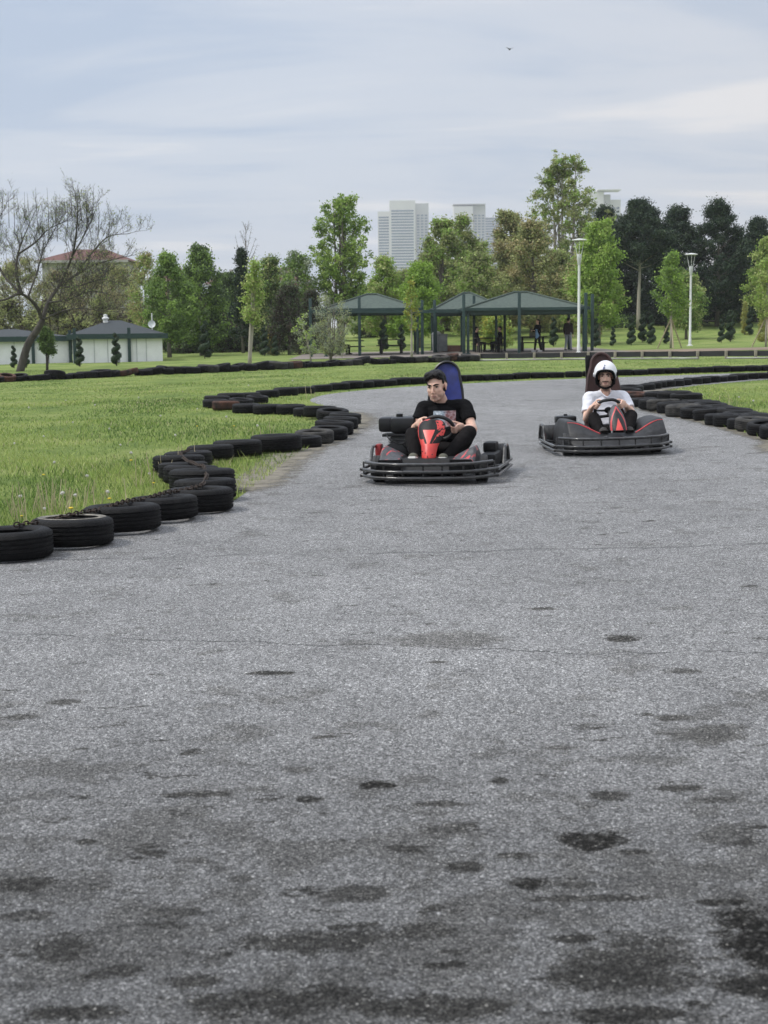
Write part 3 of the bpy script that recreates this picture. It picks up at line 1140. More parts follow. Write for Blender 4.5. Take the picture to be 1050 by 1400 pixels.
mat('seat_brown', (0.055, 0.022, 0.019), 0.6, vscale=9, col2=(0.036, 0.015, 0.013))
mat('engine_metal', (0.16, 0.16, 0.165), 0.45, vscale=12, col2=(0.05, 0.05, 0.052), metal=0.7)
mat('engine_black', (0.010, 0.010, 0.011), 0.35, vscale=9, col2=(0.006, 0.006, 0.0065), spec=.4)
mat('engine_red', (0.30, 0.02, 0.02), 0.45, vscale=9)
mat('rim_metal', (0.30, 0.30, 0.31), 0.4, vscale=9, metal=0.8)
mat('slick_rubber', (0.022, 0.022, 0.023), 0.7, vscale=20, col2=(0.013, 0.013, 0.013), bump=0.2, bscale=80)
mat('grip', (0.015, 0.015, 0.016), 0.6, vscale=30)
mat('chrome_worn', (0.5, 0.5, 0.5), 0.35, vscale=30, metal=1.0)


def wheel(parent, x, y, r, w, steer=0.0):
    M = Matrix.Translation((x, y, r)) @ Matrix.Rotation(steer, 4, 'Z') @ Matrix.Rotation(math.pi / 2, 4, 'Y')
    h = w / 2
    prof = [(r * .55, -h * .9), (r * .7, -h), (r * .93, -h * .95), (r, -h * .72), (r, -h * .36), (r - .004, -h * .34), (r - .004, -h * .28), (r, -h * .26),
            (r, h * .26), (r - .004, h * .28), (r - .004, h * .34), (r, h * .36), (r, h * .72), (r * .93, h * .95), (r * .7, h), (r * .55, h * .9)]
    wh = MB()
    wh.lathe([(0.0001, -h * .45), (0.03, -h * .45), (0.03, -h * .7), (0.0001, -h * .7)], 12, M)
    hub = wh.build('wheel', 'engine_metal', parent)
    MB().lathe(prof, 32, M, closed=True).build('tyre', 'slick_rubber', hub)
    MB().lathe([(r * .56, -h * .86), (r * .5, -h * .8), (r * .42, -h * .35), (0.03, -h * .3), (0.03, h * .3), (r * .42, h * .35), (r * .5, h * .8), (r * .56, h * .86)], 24, M).build('rim', 'rim_metal', hub)


def bumper_path(z, w=0.665, fy=-0.93, ry=0.42, inset=0.0):
    w -= inset
    return [Vector((-w, ry, z)), Vector((-w, -0.50, z)), Vector((-w + .03, -0.60, z)), Vector((-w + .17, -0.80, z)), Vector((-w + .26, -0.855, z)), Vector((-.22, fy + .012, z)),
            Vector((0, fy, z)), Vector((.22, fy + .012, z)), Vector((w - .26, -0.855, z)), Vector((w - .17, -0.80, z)), Vector((w - .03, -0.60, z)), Vector((w, -0.50, z)), Vector((w, ry, z))]


def bumper(parent, w, zs, rr=0.017, loops=True, posts=9, loop_y=-0.12):
    for i, z in enumerate(zs):
        pth = bumper_path(z, w, inset=0.02 if i == 2 else 0.0)
        if i == 2:
            pth = pth[2:-2]
        MB().tube(catmull(pth, 5), rr, 10).build('bumper_rail', 'bumper_steel', parent)
    path = catmull(bumper_path(0, w), 6)
    L = resample(path, 0.02)
    n = len(L)
    for k in range(posts):
        i = int(n * (0.29 + 0.42 * k / (posts - 1)))
        p = L[i]
        p = p + Vector((0, 0.012, 0))
        MB().tube([(p.x, p.y, zs[0] - .005), (p.x, p.y, zs[2] + .005)], 0.009, 6).build('bumper_post', 'bumper_steel', parent)
    # struts back to the frame
    for sx in (-1, 1):
        for zz in zs[:2]:
            for a, b in (((sx * .3, -0.88, zz), (sx * .26, -0.60, .09)), ((sx * (w - .005), -0.2, zz), (sx * .4, -0.15, .08)), ((sx * (w - .005), 0.3, zz), (sx * .4, 0.3, .08))):
                MB().tube([a, b], 0.010, 6).build('bumper_strut', 'bumper_steel', parent)
    if loops:
        for sx in (-1, 1):
            x = sx * w
            y0, y1 = loop_y, loop_y + .28
            pts = [(x, y0 - .05, zs[1]), (x, y0 + .01, zs[1] + .08), (x, y0 + .06, .285), (x, y0 + .12, .30), (x, y1 - .05, .30), (x, y1, .27), (x, y1 + .05, zs[1] + .08), (x, y1 + .08, zs[1])]
            MB().tube(catmull(pts, 4), 0.016, 8).build('side_hoop', 'bumper_steel', parent)
    # rear bar
    MB().tube(catmull([(-w, .42, zs[1]), (-w + .04, .62, zs[1]), (-w + .14, .74, zs[1]), (0, .78, zs[1]), (w - .14, .74, zs[1]), (w - .04, .62, zs[1]), (w, .42, zs[1])], 5), 0.016, 8).build('rear_bumper', 'bumper_steel', parent)


def frame(parent):
    mb = MB()
    for sx in (-1, 1):
        mb.tube([(sx * .24, -.66, .075), (sx * .24, -.3, .07), (sx * .34, .1, .07), (sx * .34, .7, .08)], .016, 8)
        mb.tube([(sx * .24, -.52, .10), (sx * .46, -.52, .125)], .016, 8)
    for y in (-.62, -.2, .25, .68):
        mb.tube([(-.34, y, .075), (.34, y, .075)], .014, 8)
    mb.tube([(-.52, .5, .135), (.52, .5, .135)], .02, 10)
    mb.build('frame', 'bumper_steel', parent)
    MB().box((0, -.25, .055), (.56, .86, .012)).build('floor_tray', 'engine_metal', parent)
    for sx in (-1, 1):
        MB().tube([(sx * .13, -.60, .09), (sx * .13, -.66, .20), (sx * .08, -.67, .21)], .009, 6).build('pedal', 'engine_metal', parent)


def surface_solid(parent, name, xs, ys, H, base, mats, mfun=None, front=None):
    """shell whose top is the height H(x, y), closed down to base"""
    nx, ny = len(xs), len(ys)
    def Y(x, y):
        if front is None: return y
        f = front(x)
        return f + (y - ys[0]) * (ys[-1] - f) / (ys[-1] - ys[0])
    top = [Vector((x, Y(x, y), H(x, Y(x, y)))) for y in ys for x in xs]
    bot = [Vector((x, Y(x, y) + (.015 if y == ys[0] else 0), base)) for y in ys for x in xs]
    vs = top + bot
    fs, ms = [], []
    nn = nx * ny
    for j in range(ny - 1):
        for i in range(nx - 1):
            a, b, c, d = j * nx + i, j * nx + i + 1, (j + 1) * nx + i + 1, (j + 1) * nx + i
            fs.append((a, b, c, d)); ms.append(mfun((xs[i] + xs[i + 1]) / 2, (ys[j] + ys[j + 1]) / 2) if mfun else 0)
            fs.append((nn + a, nn + d, nn + c, nn + b)); ms.append(0)
    for i in range(nx - 1):
        for j in (0, ny - 1):
            a, b = j * nx + i, j * nx + i + 1
            fs.append((a, nn + a, nn + b, b)); ms.append(0)
    for j in range(ny - 1):
        for i in (0, nx - 1):
            a, b = j * nx + i, (j + 1) * nx + i
            fs.append((a, b, nn + b, nn + a)); ms.append(0)
    mb = MB(); mb.add(vs, fs)
    mb.m = ms
    return mb.build(name, mats, parent, ang=50)


def shield(parent, name, outline, yfun, bulge, thick, mats, mfun, z0, z1, nz=110, nx=64):
    """upright fairing: outline(t) gives half width and centre for t in 0..1 of its height"""
    vs, fs, ms = [], [], []
    for j in range(nz + 1):
        t = j / nz
        z = z0 + (z1 - z0) * t
        w, c = outline(t)
        for i in range(nx + 1):
            u = -1 + 2 * i / nx
            y = yfun(t) - bulge * (1 - u * u) * min(1, w / .05) + 0.25 * w * abs(u) ** 6
            vs.append((c + w * u, y, z))
    n1 = len(vs)
    for j in range(nz + 1):
        t = j / nz
        z = z0 + (z1 - z0) * t
        w, c = outline(t)
        for i in range(nx + 1):
            u = -1 + 2 * i / nx
            vs.append((c + w * u * .96, yfun(t) + thick * (1 - 0.6 * u * u) + 0.25 * w, z - 0.004 * t))
    r = nx + 1
    for j in range(nz):
        for i in range(nx):
            a = j * r + i
            fs.append((a, a + 1, a + r + 1, a + r)); ms.append(mfun(-1 + 2 * (i + .5) / nx, (j + .5) / nz))
            fs.append((n1 + a, n1 + a + r, n1 + a + r + 1, n1 + a + 1)); ms.append(mfun(1 if i > nx / 2 else -1, (j + .5) / nz))
        for i in (0, nx):
            a = j * r + i
            fs.append((a, a + r, n1 + a + r, n1 + a)); ms.append(mfun(-1 if i == 0 else 1, (j + .5) / nz))
    for i in range(nx):
        for j in (0, nz):
            a = j * r + i
            fs.append((a, a + 1, n1 + a + 1, n1 + a)); ms.append(mfun(-1 + 2 * (i + .5) / nx, j / nz))
    mb = MB(); mb.add(vs, fs); mb.m = ms
    return mb.build(name, mats, parent, ang=45)


def interp(tab, t):
    for (a, va), (b, vb) in zip(tab, tab[1:]):
        if t <= b:
            k = (t - a) / (b - a) if b > a else 0
            return va + (vb - va) * k
    return tab[-1][1]


def steering(parent, c, Rw, tilt, flat=False, yaw=0.0):
    """wheel rim, three spokes and the column; returns centre and axes of the wheel plane"""
    n = Vector((0, math.cos(tilt), math.sin(tilt)))      # towards the driver
    u = Vector((1, 0, 0))
    v = n.cross(u) * -1
    if v.z < 0: v = -v
    c = Vector(c)
    pts = []
    for k in range(40):
        a = 2 * math.pi * k / 40
        x, y = math.cos(a), math.sin(a)
        if flat:
            y = max(y, -0.72); y = min(y, 0.93); x *= 1.04
        q = u * x + v * y
        if yaw:
            q = Matrix.Rotation(yaw, 3, n) @ q
        pts.append(c + q * Rw)
    ro = MB().tube(pts, 0.0185, 10, closed=True).build('steering_wheel', 'grip', parent)
    mb = MB()
    for a in (R(0), R(180), R(270)):
        q = Matrix.Rotation(yaw, 3, n) @ (u * math.cos(a) + v * math.sin(a))
        k = 0.72 if (flat and a == R(270)) else 1.0
        e = c + q * Rw * k
        mb.tube([c - n * .025, c + (e - c) * .5 - n * .015, e], [.014, .012, .009], 6)
    mb.build('spoke', 'engine_black', ro)
    hub = MB(); hub.ell(c - n * .02, (.045, .045, .02), n.to_track_quat('Z', 'Y').to_matrix(), 14, 8)
    hub.build('hub', 'engine_black', ro)
    MB().tube([c - n * .02, c - n * .30, Vector((c.x * .3, -0.46, .14))], .012, 8).build('steering_column', 'engine_metal', parent)
    return c, u, v, n


def seat(parent, cx, m, ytop, ztop, wtop, wmid, rim='engine_black', rimw=0.022):
    """tall moulded bucket seat: base pan, backrest with arched head, dark rim"""
    base = MB()
    sec = []
    for t in np.linspace(0, 1, 12):
        y = -0.04 + 0.42 * t
        z = 0.085 + 0.02 * t + 0.03 * math.sin(t * 3.1)
        w = .20 + .02 * math.sin(t * 3.1)
        sec.append([Vector((cx - w, y, z + .13)), Vector((cx - w * .85, y, z + .03)), Vector((cx, y, z)), Vector((cx + w * .85, y, z + .03)), Vector((cx + w, y, z + .13)),
                    Vector((cx + w + .015, y, z + .13)), Vector((cx + w * .9, y, z + .01)), Vector((cx, y, z - .02)), Vector((cx - w * .9, y, z + .01)), Vector((cx - w - .015, y, z + .13))])
    base.loft(sec)
    base.build('seat_pan', m, parent)
    # backrest as a thick curved sheet
    def hw(t):        # half width up the back
        return interp([(0, wmid * .95), (.25, wmid), (.55, wmid * .86), (.72, (wmid + wtop) / 2 * .96), (.86, wtop), (1.0, wtop)], t) * (1 if t < .86 else max(.0, 1 - ((t - .86) / .14) ** 2) ** .5)
    nz, nx = 80, 20
    vs, fs = [], []
    for s in (0, 1):
        for j in range(nz + 1):
            t = 1 - (1 - j / nz) ** 1.9
            z = .10 + (ztop - .10) * t
            yb = .36 + (ytop - .36) * t
            for i in range(nx + 1):
                u = -1 + 2 * i / nx
                w = hw(t) - (0.0 if s == 0 else .004)
                y = yb - .085 * (u * u) * (1 - .55 * t) + (.0 if s == 0 else .028)
                vs.append((cx + w * u, y, z))
    r = nx + 1; n1 = r * (nz + 1)
    for j in range(nz):
        for i in range(nx):
            a = j * r + i
            fs.append((a, a + 1, a + r + 1, a + r)); fs.append((n1 + a, n1 + a + r, n1 + a + r + 1, n1 + a + 1))
        for i in (0, nx):
            a = j * r + i; fs.append((a, a + r, n1 + a + r, n1 + a))
    for i in range(nx):
        for j in (0, nz):
            a = j * r + i; fs.append((a, a + 1, n1 + a + 1, n1 + a))
    sb = MB().add(vs, fs).build('seat_back', m, parent, ang=60)
    # rim round the backrest
    pts = []
    def edge(t, u):
        z = .10 + (ztop - .10) * t
        yb = .36 + (ytop - .36) * t
        return Vector((cx + hw(t) * u, yb - .085 * u * u * (1 - .55 * t) + .012, z))
    for t in 1 - np.linspace(.88 ** .5, 0, 60) ** 2: pts.append(edge(t, -1))
    for t in 1 - np.linspace(0, .88 ** .5, 60) ** 2: pts.append(edge(t, 1))
    MB().tube(pts, rimw, 8).build('seat_rim', rim, sb)
    return sb


def engine(parent, cx, cy, cz, s=1.0):
    M3 = Matrix.Identity(3) * 1.0
    def P(x, y, z): return (cx + x * s, cy + y * s, cz + z * s)
    body = MB()
    body.box(P(0, 0, .09), (.20 * s, .22 * s, .18 * s), bevel=.015)
    for k in range(7):
        body.box(P(.0, .0, .19 + .012 * k), (.17 * s, .19 * s, .005 * s))
    body.box(P(0, .0, .02), (.30 * s, .26 * s, .035 * s), bevel=.006)
    eb = body.build('engine_block', 'engine_metal', parent)
    M = Matrix.Translation(P(-.02, -.10, .13)) @ Matrix.Rotation(math.pi / 2, 4, 'X')
    MB().lathe([(.0001, 0), (.095 * s, 0), (.105 * s, .02 * s), (.10 * s, .05 * s), (.06 * s, .06 * s), (.0001, .06 * s)], 28, M).build('recoil_cover', 'engine_black', parent)
    tank = MB()
    tank.box(P(.035, .02, .365), (.205 * s, .25 * s, .13 * s), bevel=.028 * s)
    tk = tank.build('fuel_tank', 'engine_black', parent)
    MB().lathe([(.0001, 0), (.028 * s, 0), (.028 * s, .025 * s), (.0001, .03 * s)], 14, Matrix.Translation(P(-.01, .02, .428))).build('fuel_cap', 'engine_black', tk)
    MB().box(P(-.105, .0, .37), (.13 * s, .17 * s, .12 * s), bevel=.025 * s).build('air_filter', 'engine_black', parent)
    MB().box(P(.02, -.0, .285), (.31 * s, .20 * s, .022 * s), bevel=.006).build('engine_shroud', 'engine_black', parent)
    mf = MB()
    mf.capsule(P(.13, .08, .2), .05 * s, P(.13, -.06, .2), .05 * s)
    mf.tube([P(.13, -.1, .2), P(.14, -.16, .17)], .014 * s, 8)
    mf.build('exhaust', 'engine_metal', parent)
    rd = MB()
    rd.box(P(-.17, -.06, .13), (.05 * s, .10 * s, .17 * s), bevel=.015)
    rd.build('belt_guard', 'engine_red', parent)
    w = MB()
    w.tube(catmull([P(-.1, -.12, .3), P(-.05, -.16, .25), P(.03, -.15, .22), P(.1, -.12, .26)], 5), .006, 6)
    w.tube(catmull([P(.1, -.13, .33), P(.12, -.17, .22), P(.05, -.16, .08)], 5), .005, 6)
    w.build('hose', 'engine_black', parent)
    return eb


# ---- the red kart
p1 = G(588.5, 659.5)
YAW1 = R(-12)
rear1 = Vector((-math.sin(YAW1), math.cos(YAW1), 0))
o1 = p1 + rear1 * 0.52
o1.z = zg(o1.x, o1.y) + 0.008
kart1 = thing('go_kart', 'red nosed go-kart with tall blue seat and exposed engine, nearer of the two', 'go-kart', o1, YAW1, 'go-karts', ry=-0.016)
frame(kart1)
for x, y, r_, w_, st in ((-.50, -.52, .128, .12, R(6)), (.50, -.52, .128, .12, R(6)), (-.53, .5, .14, .19, 0), (.53, .5, .14, .19, 0)):
    wheel(kart1, x, y, r_, w_, st)
bumper(kart1, .665, (.068, .128, .198))


def H1(x, y):
    ax = abs(x)
    pod = .235 + .105 * max(0, min(1, (ax - .235) / .20)) ** 0.85
    front = smooth01((y + .80) / .10)
    h = .13 + (.235 - .13) * front
    if ax > .235:
        h = max(h, .235 + (pod - .235) * smooth01((y + .74) / .16))
    h -= .12 * smooth01((y + .42) / .16)
    if ax > .44:
        h -= .10 * smooth01((ax - .44) / .05)
    return h


def m1(x, y):
    ax = abs(x)
    n = mnoise.noise(Vector((x * 16, y * 16, 3)))
    if ax > .26 and ax < .46 and y < -.42:
        if mnoise.noise(Vector(((x - .5 * y) * 40, (y + .5 * x) * 9, 3))) > .36: return 2
        return 1
    return 0


surface_solid(kart1, 'front_body', np.linspace(-.485, .485, 130), np.linspace(-.80, -.28, 70), H1, .10, ['black_plastic', 'scuffed_grey', 'stripe_red'], m1)


def out1(t):
    w = interp([(0, .069), (.12, .071), (.28, .080), (.42, .102), (.55, .122), (.68, .134), (.78, .136), (.86, .128), (.93, .106), (.97, .080), (1, .03)], t)
    return w, 0.0


def mf1(u, t):
    n = mnoise.noise(Vector((u * 3.2, t * 7, 1.0)))
    q = n * .06
    if t > .965: return 0 if u < -.45 else 1
    if t > .74: return 0 if (u > .42 + q * 2 and u < .95 and mnoise.noise(Vector((u * 7, t * 16, 4))) > -.18) or u < -.93 else 1
    if t < .37: return 0
    wl = -.17 - (t - .37) / .36 * .38
    wr = .09 + (t - .37) / .36 * .26
    if t < .725 and wl < u < wr: return 3
    if t >= .725 and u < .4: return 1
    if u < wl: return 1 if (u > -.90 and t > .50 + q) or (u > wl - .22) else 0
    if u < wr + .26 + q: return 1
    if t > .55 and mnoise.noise(Vector((u * 6, t * 14, 9))) > -.10: return 0
    return 1 if u > .45 + q * 3 else 0


shield(kart1, 'nose_panel', out1, lambda t: -.60 + .26 * t ** 1.25, .05, .03, ['kart_red', 'black_plastic', 'grey_plastic', 'kart_red_bright'], mf1, .235, .59)
bl = MB()
for x, z, y in ((-.02, .285, -.650), (.0, .248, -.652), (-.05, .30, -.64), (.045, .27, -.643)):
    bl.ell((x, y, z), (.006, .005, .006), seg=8, rings=6)
bl.build('bolt', 'engine_black', kart1)
W1 = steering(kart1, (.03, -.17, .488), .150, R(38), yaw=R(-10))
seat(kart1, .0, 'seat_blue', .60, 1.115, .135, .215, 'engine_black', .014)
engine(kart1, -.425, .20, .05, 1.24)
# worn white lettering scraps on the lower rail
wl = MB()
for k, (dx, wd) in enumerate(((0, .014), (.019, .008), (.032, .016), (.052, .010))):
    wl.box((-.545 + dx, -.700 - dx * 1.05 - .022, .128 + .003 * (k % 2)), (wd, .004, .010), Matrix.Rotation(R(-52), 3, 'Z'))
wl.build('sticker', 'rim_metal', kart1)
# dark box and guard on the left flank of the kart
sb = MB()
sb.box((.48, .28, .265), (.13, .22, .10), bevel=.018)
sb.build('battery_box', 'black_plastic', kart1)
sb = MB()
sb.box((.50, .14, .16), (.16, .50, .13), bevel=.03)
sb.build('side_pod', 'black_plastic', kart1)
sb = MB()
sb.box((-.50, .02, .19), (.15, .34, .15), bevel=.03)
sb.build('side_pod', 'black_plastic', kart1)

# ---- the dark kart
p2 = G(836.5, 621.5)
YAW2 = R(3)
rear2 = Vector((-math.sin(YAW2), math.cos(YAW2), 0))
o2 = p2 + rear2 * 0.52
o2.z = zg(o2.x, o2.y) + 0.008
kart2 = thing('go_kart', 'dark grey go-kart with thin red stripes and tall brown seat, farther of the two', 'go-kart', o2, YAW2, 'go-karts', ry=-0.022)
frame(kart2)
for x, y, r_, w_, st in ((-.50, -.52, .128, .12, R(-4)), (.50, -.52, .128, .12, R(-4)), (-.53, .5, .14, .19, 0), (.53, .5, .14, .19, 0)):
    wheel(kart2, x, y, r_, w_, st)
bumper(kart2, .665, (.07, .118, .205), rr=.0165, loop_y=.10)
KX = .055


def H2(x, y):
    ax = abs(x - KX)
    t = max(0, min(1, (ax - .10) / .42))
    pod = .25 + .135 * (t * t * (3 - 2 * t)) 
    fy = -.80 + .13 * (ax / .58) ** 2.4
    f = smooth01((y - fy) / .12)
    h = .115 + (pod - .115) * (.35 * f + .65 * smooth01((y - fy) / .30))
    # open cockpit
    inner = smooth01((.30 - ax) / .10) * smooth01((y + .56) / .08)
    h = h * (1 - inner) + .105 * inner
    edge = smooth01((ax - .545) / .04)
    h -= .10 * edge
    h -= .06 * smooth01((y - .05) / .25)
    return max(h, .102)


surface_solid(kart2, 'body_shell', np.linspace(-.58 + KX, .58 + KX, 120), np.linspace(-.82, .30, 110), H2, .10, 'grey_plastic', None,
              front=lambda x: -.81 + .13 * (abs(x - KX) / .58) ** 2.4 + .10 * max(0, (abs(x - KX) - .44) / .14) ** 2)
for sx in (-1, 1):
    pts = []
    for k in range(26):
        a_ = .20 + .345 * k / 25
        y_ = -.60 + .17 * ((a_ - .2) / .4)
        pts.append((KX + sx * a_, y_, H2(KX + sx * a_, y_) + .001))
    MB().tube(pts, [.004 + .005 * math.sin(math.pi * min(1, .15 + k / 25)) for k in range(26)], 6).build('stripe', 'stripe_red', kart2)


def out2(t):
    w = interp([(0, .098), (.35, .096), (.6, .085), (.8, .062), (.92, .040), (1, .016)], t)
    return w, KX


def mf2(u, t):
    a = abs(u)
    arch = .86 * max(0.0, 1 - (t / .95) ** 2.6)
    if t < .95 and abs(a - arch) < .075 + .25 * max(0, t - .62): return 1
    if .02 < t < .48 and a < .42 * (1 - (t - .02) / .46) + .02: return 2
    return 0 if a > arch else 3


shield(kart2, 'nose_panel', out2, lambda t: -.66 + .22 * t ** 1.2, .05, .03, ['scuffed_grey', 'stripe_red', 'kart_red_bright', 'grey_plastic'], mf2, .275, .55)
W2 = steering(kart2, (.035, -.16, .488), .142, R(36), flat=True, yaw=R(-8))
seat(kart2, .105, 'seat_brown', .58, 1.11, .125, .235, 'seat_brown', .018)
bk = MB()
bk.loft([[Vector((.04 + a * .10, .63 + b * .016 + (z - .7) * .12, z)) for a, b in ((-1, -1), (1, -1), (1, 1), (-1, 1))] for z in (.3, .7, 1.02, 1.09)])
bk.build('head_pad', 'engine_black', kart2)
engine(kart2, -.345, .42, .045, .80)

# ------------------------------------------------------------------ people
def skin_mat(name, col, dark):
    """skin; the vertex attribute 'hairy' marks where short beard grows"""
    m = bpy.data.materials.new(name)
    nt, N, L, P = nodes_of(m)
    P.inputs['Roughness'].default_value = 0.6
    P.inputs['Specular IOR Level'].default_value = 0.25
    P.inputs['Subsurface Weight'].default_value = 0.12
    P.inputs['Subsurface Radius'].default_value = (0.012, 0.005, 0.003)
    tc = N.new('ShaderNodeTexCoord')
    n = N.new('ShaderNodeTexNoise'); n.inputs['Scale'].default_value = 22; n.inputs['Detail'].default_value = 4
    L.new(tc.outputs['Object'], n.inputs['Vector'])
    r = N.new('ShaderNodeValToRGB')
    r.color_ramp.elements[0].position = 0.3; r.color_ramp.elements[0].color = (col[0] * .9, col[1] * .8, col[2] * .78, 1)
    r.color_ramp.elements[1].position = 0.7; r.color_ramp.elements[1].color = (*col, 1)
    L.new(n.outputs['Fac'], r.inputs['Fac'])
    at_ = N.new('ShaderNodeAttribute'); at_.attribute_name = 'hairy'
    mx = N.new('ShaderNodeMixRGB'); mx.inputs[2].default_value = (*dark, 1)
    L.new(at_.outputs['Fac'], mx.inputs[0]); L.new(r.outputs[0], mx.inputs[1])
    L.new(mx.outputs[0], P.inputs['Base Color'])
    MATS[name] = m


skin_mat('skin_light', (0.70, 0.475, 0.375), (0.16, 0.115, 0.10))
skin_mat('skin_warm', (0.78, 0.54, 0.43), (0.05, 0.032, 0.026))
mat('lip', (0.42, 0.225, 0.185), 0.55, var=0.1)
mat('eye_white', (0.26, 0.24, 0.225), 0.25, var=0)
mat('iris', (0.02, 0.012, 0.009), 0.2, var=0)
mat('hair_black', (0.007, 0.006, 0.006), 0.5, vscale=60, col2=(0.004, 0.0035, 0.0035), spec=.25, bump=0.7, bscale=70, stretch=(1, 0.3, 1))
mat('cotton_black', (0.0065, 0.0065, 0.0075), 0.9, vscale=8, bump=0.25, bscale=50, spec=0.12)
mat('cotton_white', (0.70, 0.71, 0.76), 0.9, vscale=6, var=0.08, bump=0.25, bscale=40, spec=0.2)
mat('trouser_black', (0.0085, 0.0072, 0.0076), 0.85, vscale=8, bump=0.3, bscale=45, spec=0.14)
mat('shoe_olive', (0.10, 0.10, 0.075), 0.8, vscale=20, bump=0.2)
mat('shoe_dark', (0.03, 0.026, 0.024), 0.7, vscale=20)
mat('sole_white', (0.62, 0.61, 0.58), 0.6, vscale=20, var=0.2)
mat('helmet_white', (0.74, 0.75, 0.77), 0.28, vscale=9, var=0.06, coat=0.3)
mat('helmet_pad', (0.005, 0.005, 0.0055), 0.9, vscale=30, spec=.12)
mat('logo_blue', (0.05, 0.08, 0.22), 0.5, var=0)


def tee_print_mat(base, cx, cz, w, h):
    """a black shirt with a rectangular printed picture on the chest: greys, pale blue and pink blotches"""
    m = MATS[base].copy(); m.name = base + '_printed'
    nt = m.node_tree; N, L = nt.nodes, nt.links; P = N['Principled BSDF']
    tc = N.new('ShaderNodeTexCoord')
    sp = N.new('ShaderNodeSeparateXYZ'); L.new(tc.outputs['Object'], sp.inputs[0])
    def M_(op, a, b):
        n = N.new('ShaderNodeMath'); n.operation = op
        for i, v in enumerate((a, b)):
            if isinstance(v, (int, float)): n.inputs[i].default_value = v
            else: L.new(v, n.inputs[i])
        return n.outputs[0]
    inx = M_('LESS_THAN', M_('ABSOLUTE', M_('SUBTRACT', sp.outputs['X'], cx), 0), w / 2)
    inz = M_('LESS_THAN', M_('ABSOLUTE', M_('SUBTRACT', sp.outputs['Z'], cz), 0), h / 2)
    iny = M_('LESS_THAN', sp.outputs['Y'], 0.30)
    mask = M_('MULTIPLY', M_('MULTIPLY', inx, inz), iny)
    n1 = N.new('ShaderNodeTexNoise'); n1.inputs['Scale'].default_value = 17; n1.inputs['Detail'].default_value = 5; n1.inputs['Distortion'].default_value = 1.2
    L.new(tc.outputs['Object'], n1.inputs['Vector'])
    r = N.new('ShaderNodeValToRGB'); es = r.color_ramp.elements
    es[0].position, es[0].color = .30, (.06, .07, .085, 1)
    es[1].position, es[1].color = .72, (.62, .66, .70, 1)
    x = es.new(.48); x.color = (.24, .30, .36, 1)
    L.new(n1.outputs['Fac'], r.inputs['Fac'])
    n2 = N.new('ShaderNodeTexNoise'); n2.inputs['Scale'].default_value = 30; n2.inputs['Detail'].default_value = 3
    L.new(tc.outputs['Object'], n2.inputs['Vector'])
    r2 = N.new('ShaderNodeValToRGB'); es = r2.color_ramp.elements
    es[0].position, es[0].color = .38, (.22, .10, .10, 1)
    es[1].position, es[1].color = .62, (.50, .38, .40, 1)
    L.new(n2.outputs['Fac'], r2.inputs['Fac'])
    rgt = N.new('ShaderNodeMapRange'); rgt.inputs['From Min'].default_value = cx - .01; rgt.inputs['From Max'].default_value = cx + .03
    L.new(M_('ADD', sp.outputs['X'], M_('MULTIPLY', M_('SUBTRACT', n1.outputs['Fac'], .5), .12)), rgt.inputs['Value'])
    mx0 = N.new('ShaderNodeMixRGB'); L.new(rgt.outputs[0], mx0.inputs[0]); L.new(r.outputs[0], mx0.inputs[1]); L.new(r2.outputs[0], mx0.inputs[2])
    old = P.inputs['Base Color'].links[0].from_socket
    mx = N.new('ShaderNodeMixRGB'); L.new(mask, mx.inputs[0]); L.new(old, mx.inputs[1]); L.new(mx0.outputs[0], mx.inputs[2])
    L.new(mx.outputs[0], P.inputs['Base Color'])
    MATS[m.name] = m
    return m.name


def ring_ell(c, rx, ry, n=20, tilt=0.0, sq=2.3):
    """super-ellipse ring round a point, tipped forward or back"""
    out = []
    for k in range(n):
        a = 2 * math.pi * k / n
        ca, sa = math.cos(a), math.sin(a)
        x = rx * math.copysign(abs(ca) ** (2 / sq), ca)
        y = ry * math.copysign(abs(sa) ** (2 / sq), sa)
        out.append(Vector((c[0] + x, c[1] + y * math.cos(tilt), c[2] + y * math.sin(tilt))))
    return out


def head_solids(mb, c, M, s=1.0):
    """head in its own frame (face towards -y), set at c and turned by M"""
    c = Vector(c)
    def E(p, r, R3=None):
        mb.ell(c + M @ (Vector(p) * s), tuple(q * s for q in r), M @ R3 if R3 is not None else M, 18, 12)
    def Cc(a, ra, b, rb):
        mb.capsule(c + M @ (Vector(a) * s), ra * s, c + M @ (Vector(b) * s), rb * s, 10)
    E((0, .014, .042), (.074, .094, .084))
    E((0, -.020, .020), (.066, .076, .070))
    E((0, -.026, -.035), (.060, .066, .075))
    E((0, -.052, -.070), (.044, .040, .046))
    E((0, -.076, -.098), (.024, .018, .018))
    for sx in (-1, 1):
        Cc((sx * .056, -.005, -.052), .016, (sx * .028, -.066, -.090), .016)          # jaw line
        E((sx * .038, -.058, -.018), (.026, .024, .026))                              # cheekbone
        E((sx * .034, -.050, -.048), (.028, .030, .034))                              # cheek
        Cc((sx * .012, -.090, .034), .0085, (sx * .042, -.080, .035), .008)           # brow
        E((sx * .011, -.104, -.034), (.009, .010, .008))                              # nostril wing
        Rz = Matrix.Rotation(sx * R(18), 3, 'Z')
        E((sx * .075, .016, -.004), (.008, .019, .031), Rz)                           # ear
        E((sx * .080, .026, .010), (.007, .011, .018), Rz)
    Cc((0, -.088, .024), .0085, (0, -.110, -.022), .0098)
    for sx in (-1, 1): E((sx * .021, -.076, -.020), (.018, .016, .024))                             # nose
    E((0, -.112, -.028), (.0105, .010, .009))
    E((0, -.084, -.062), (.028, .012, .016))                                          # mouth mound


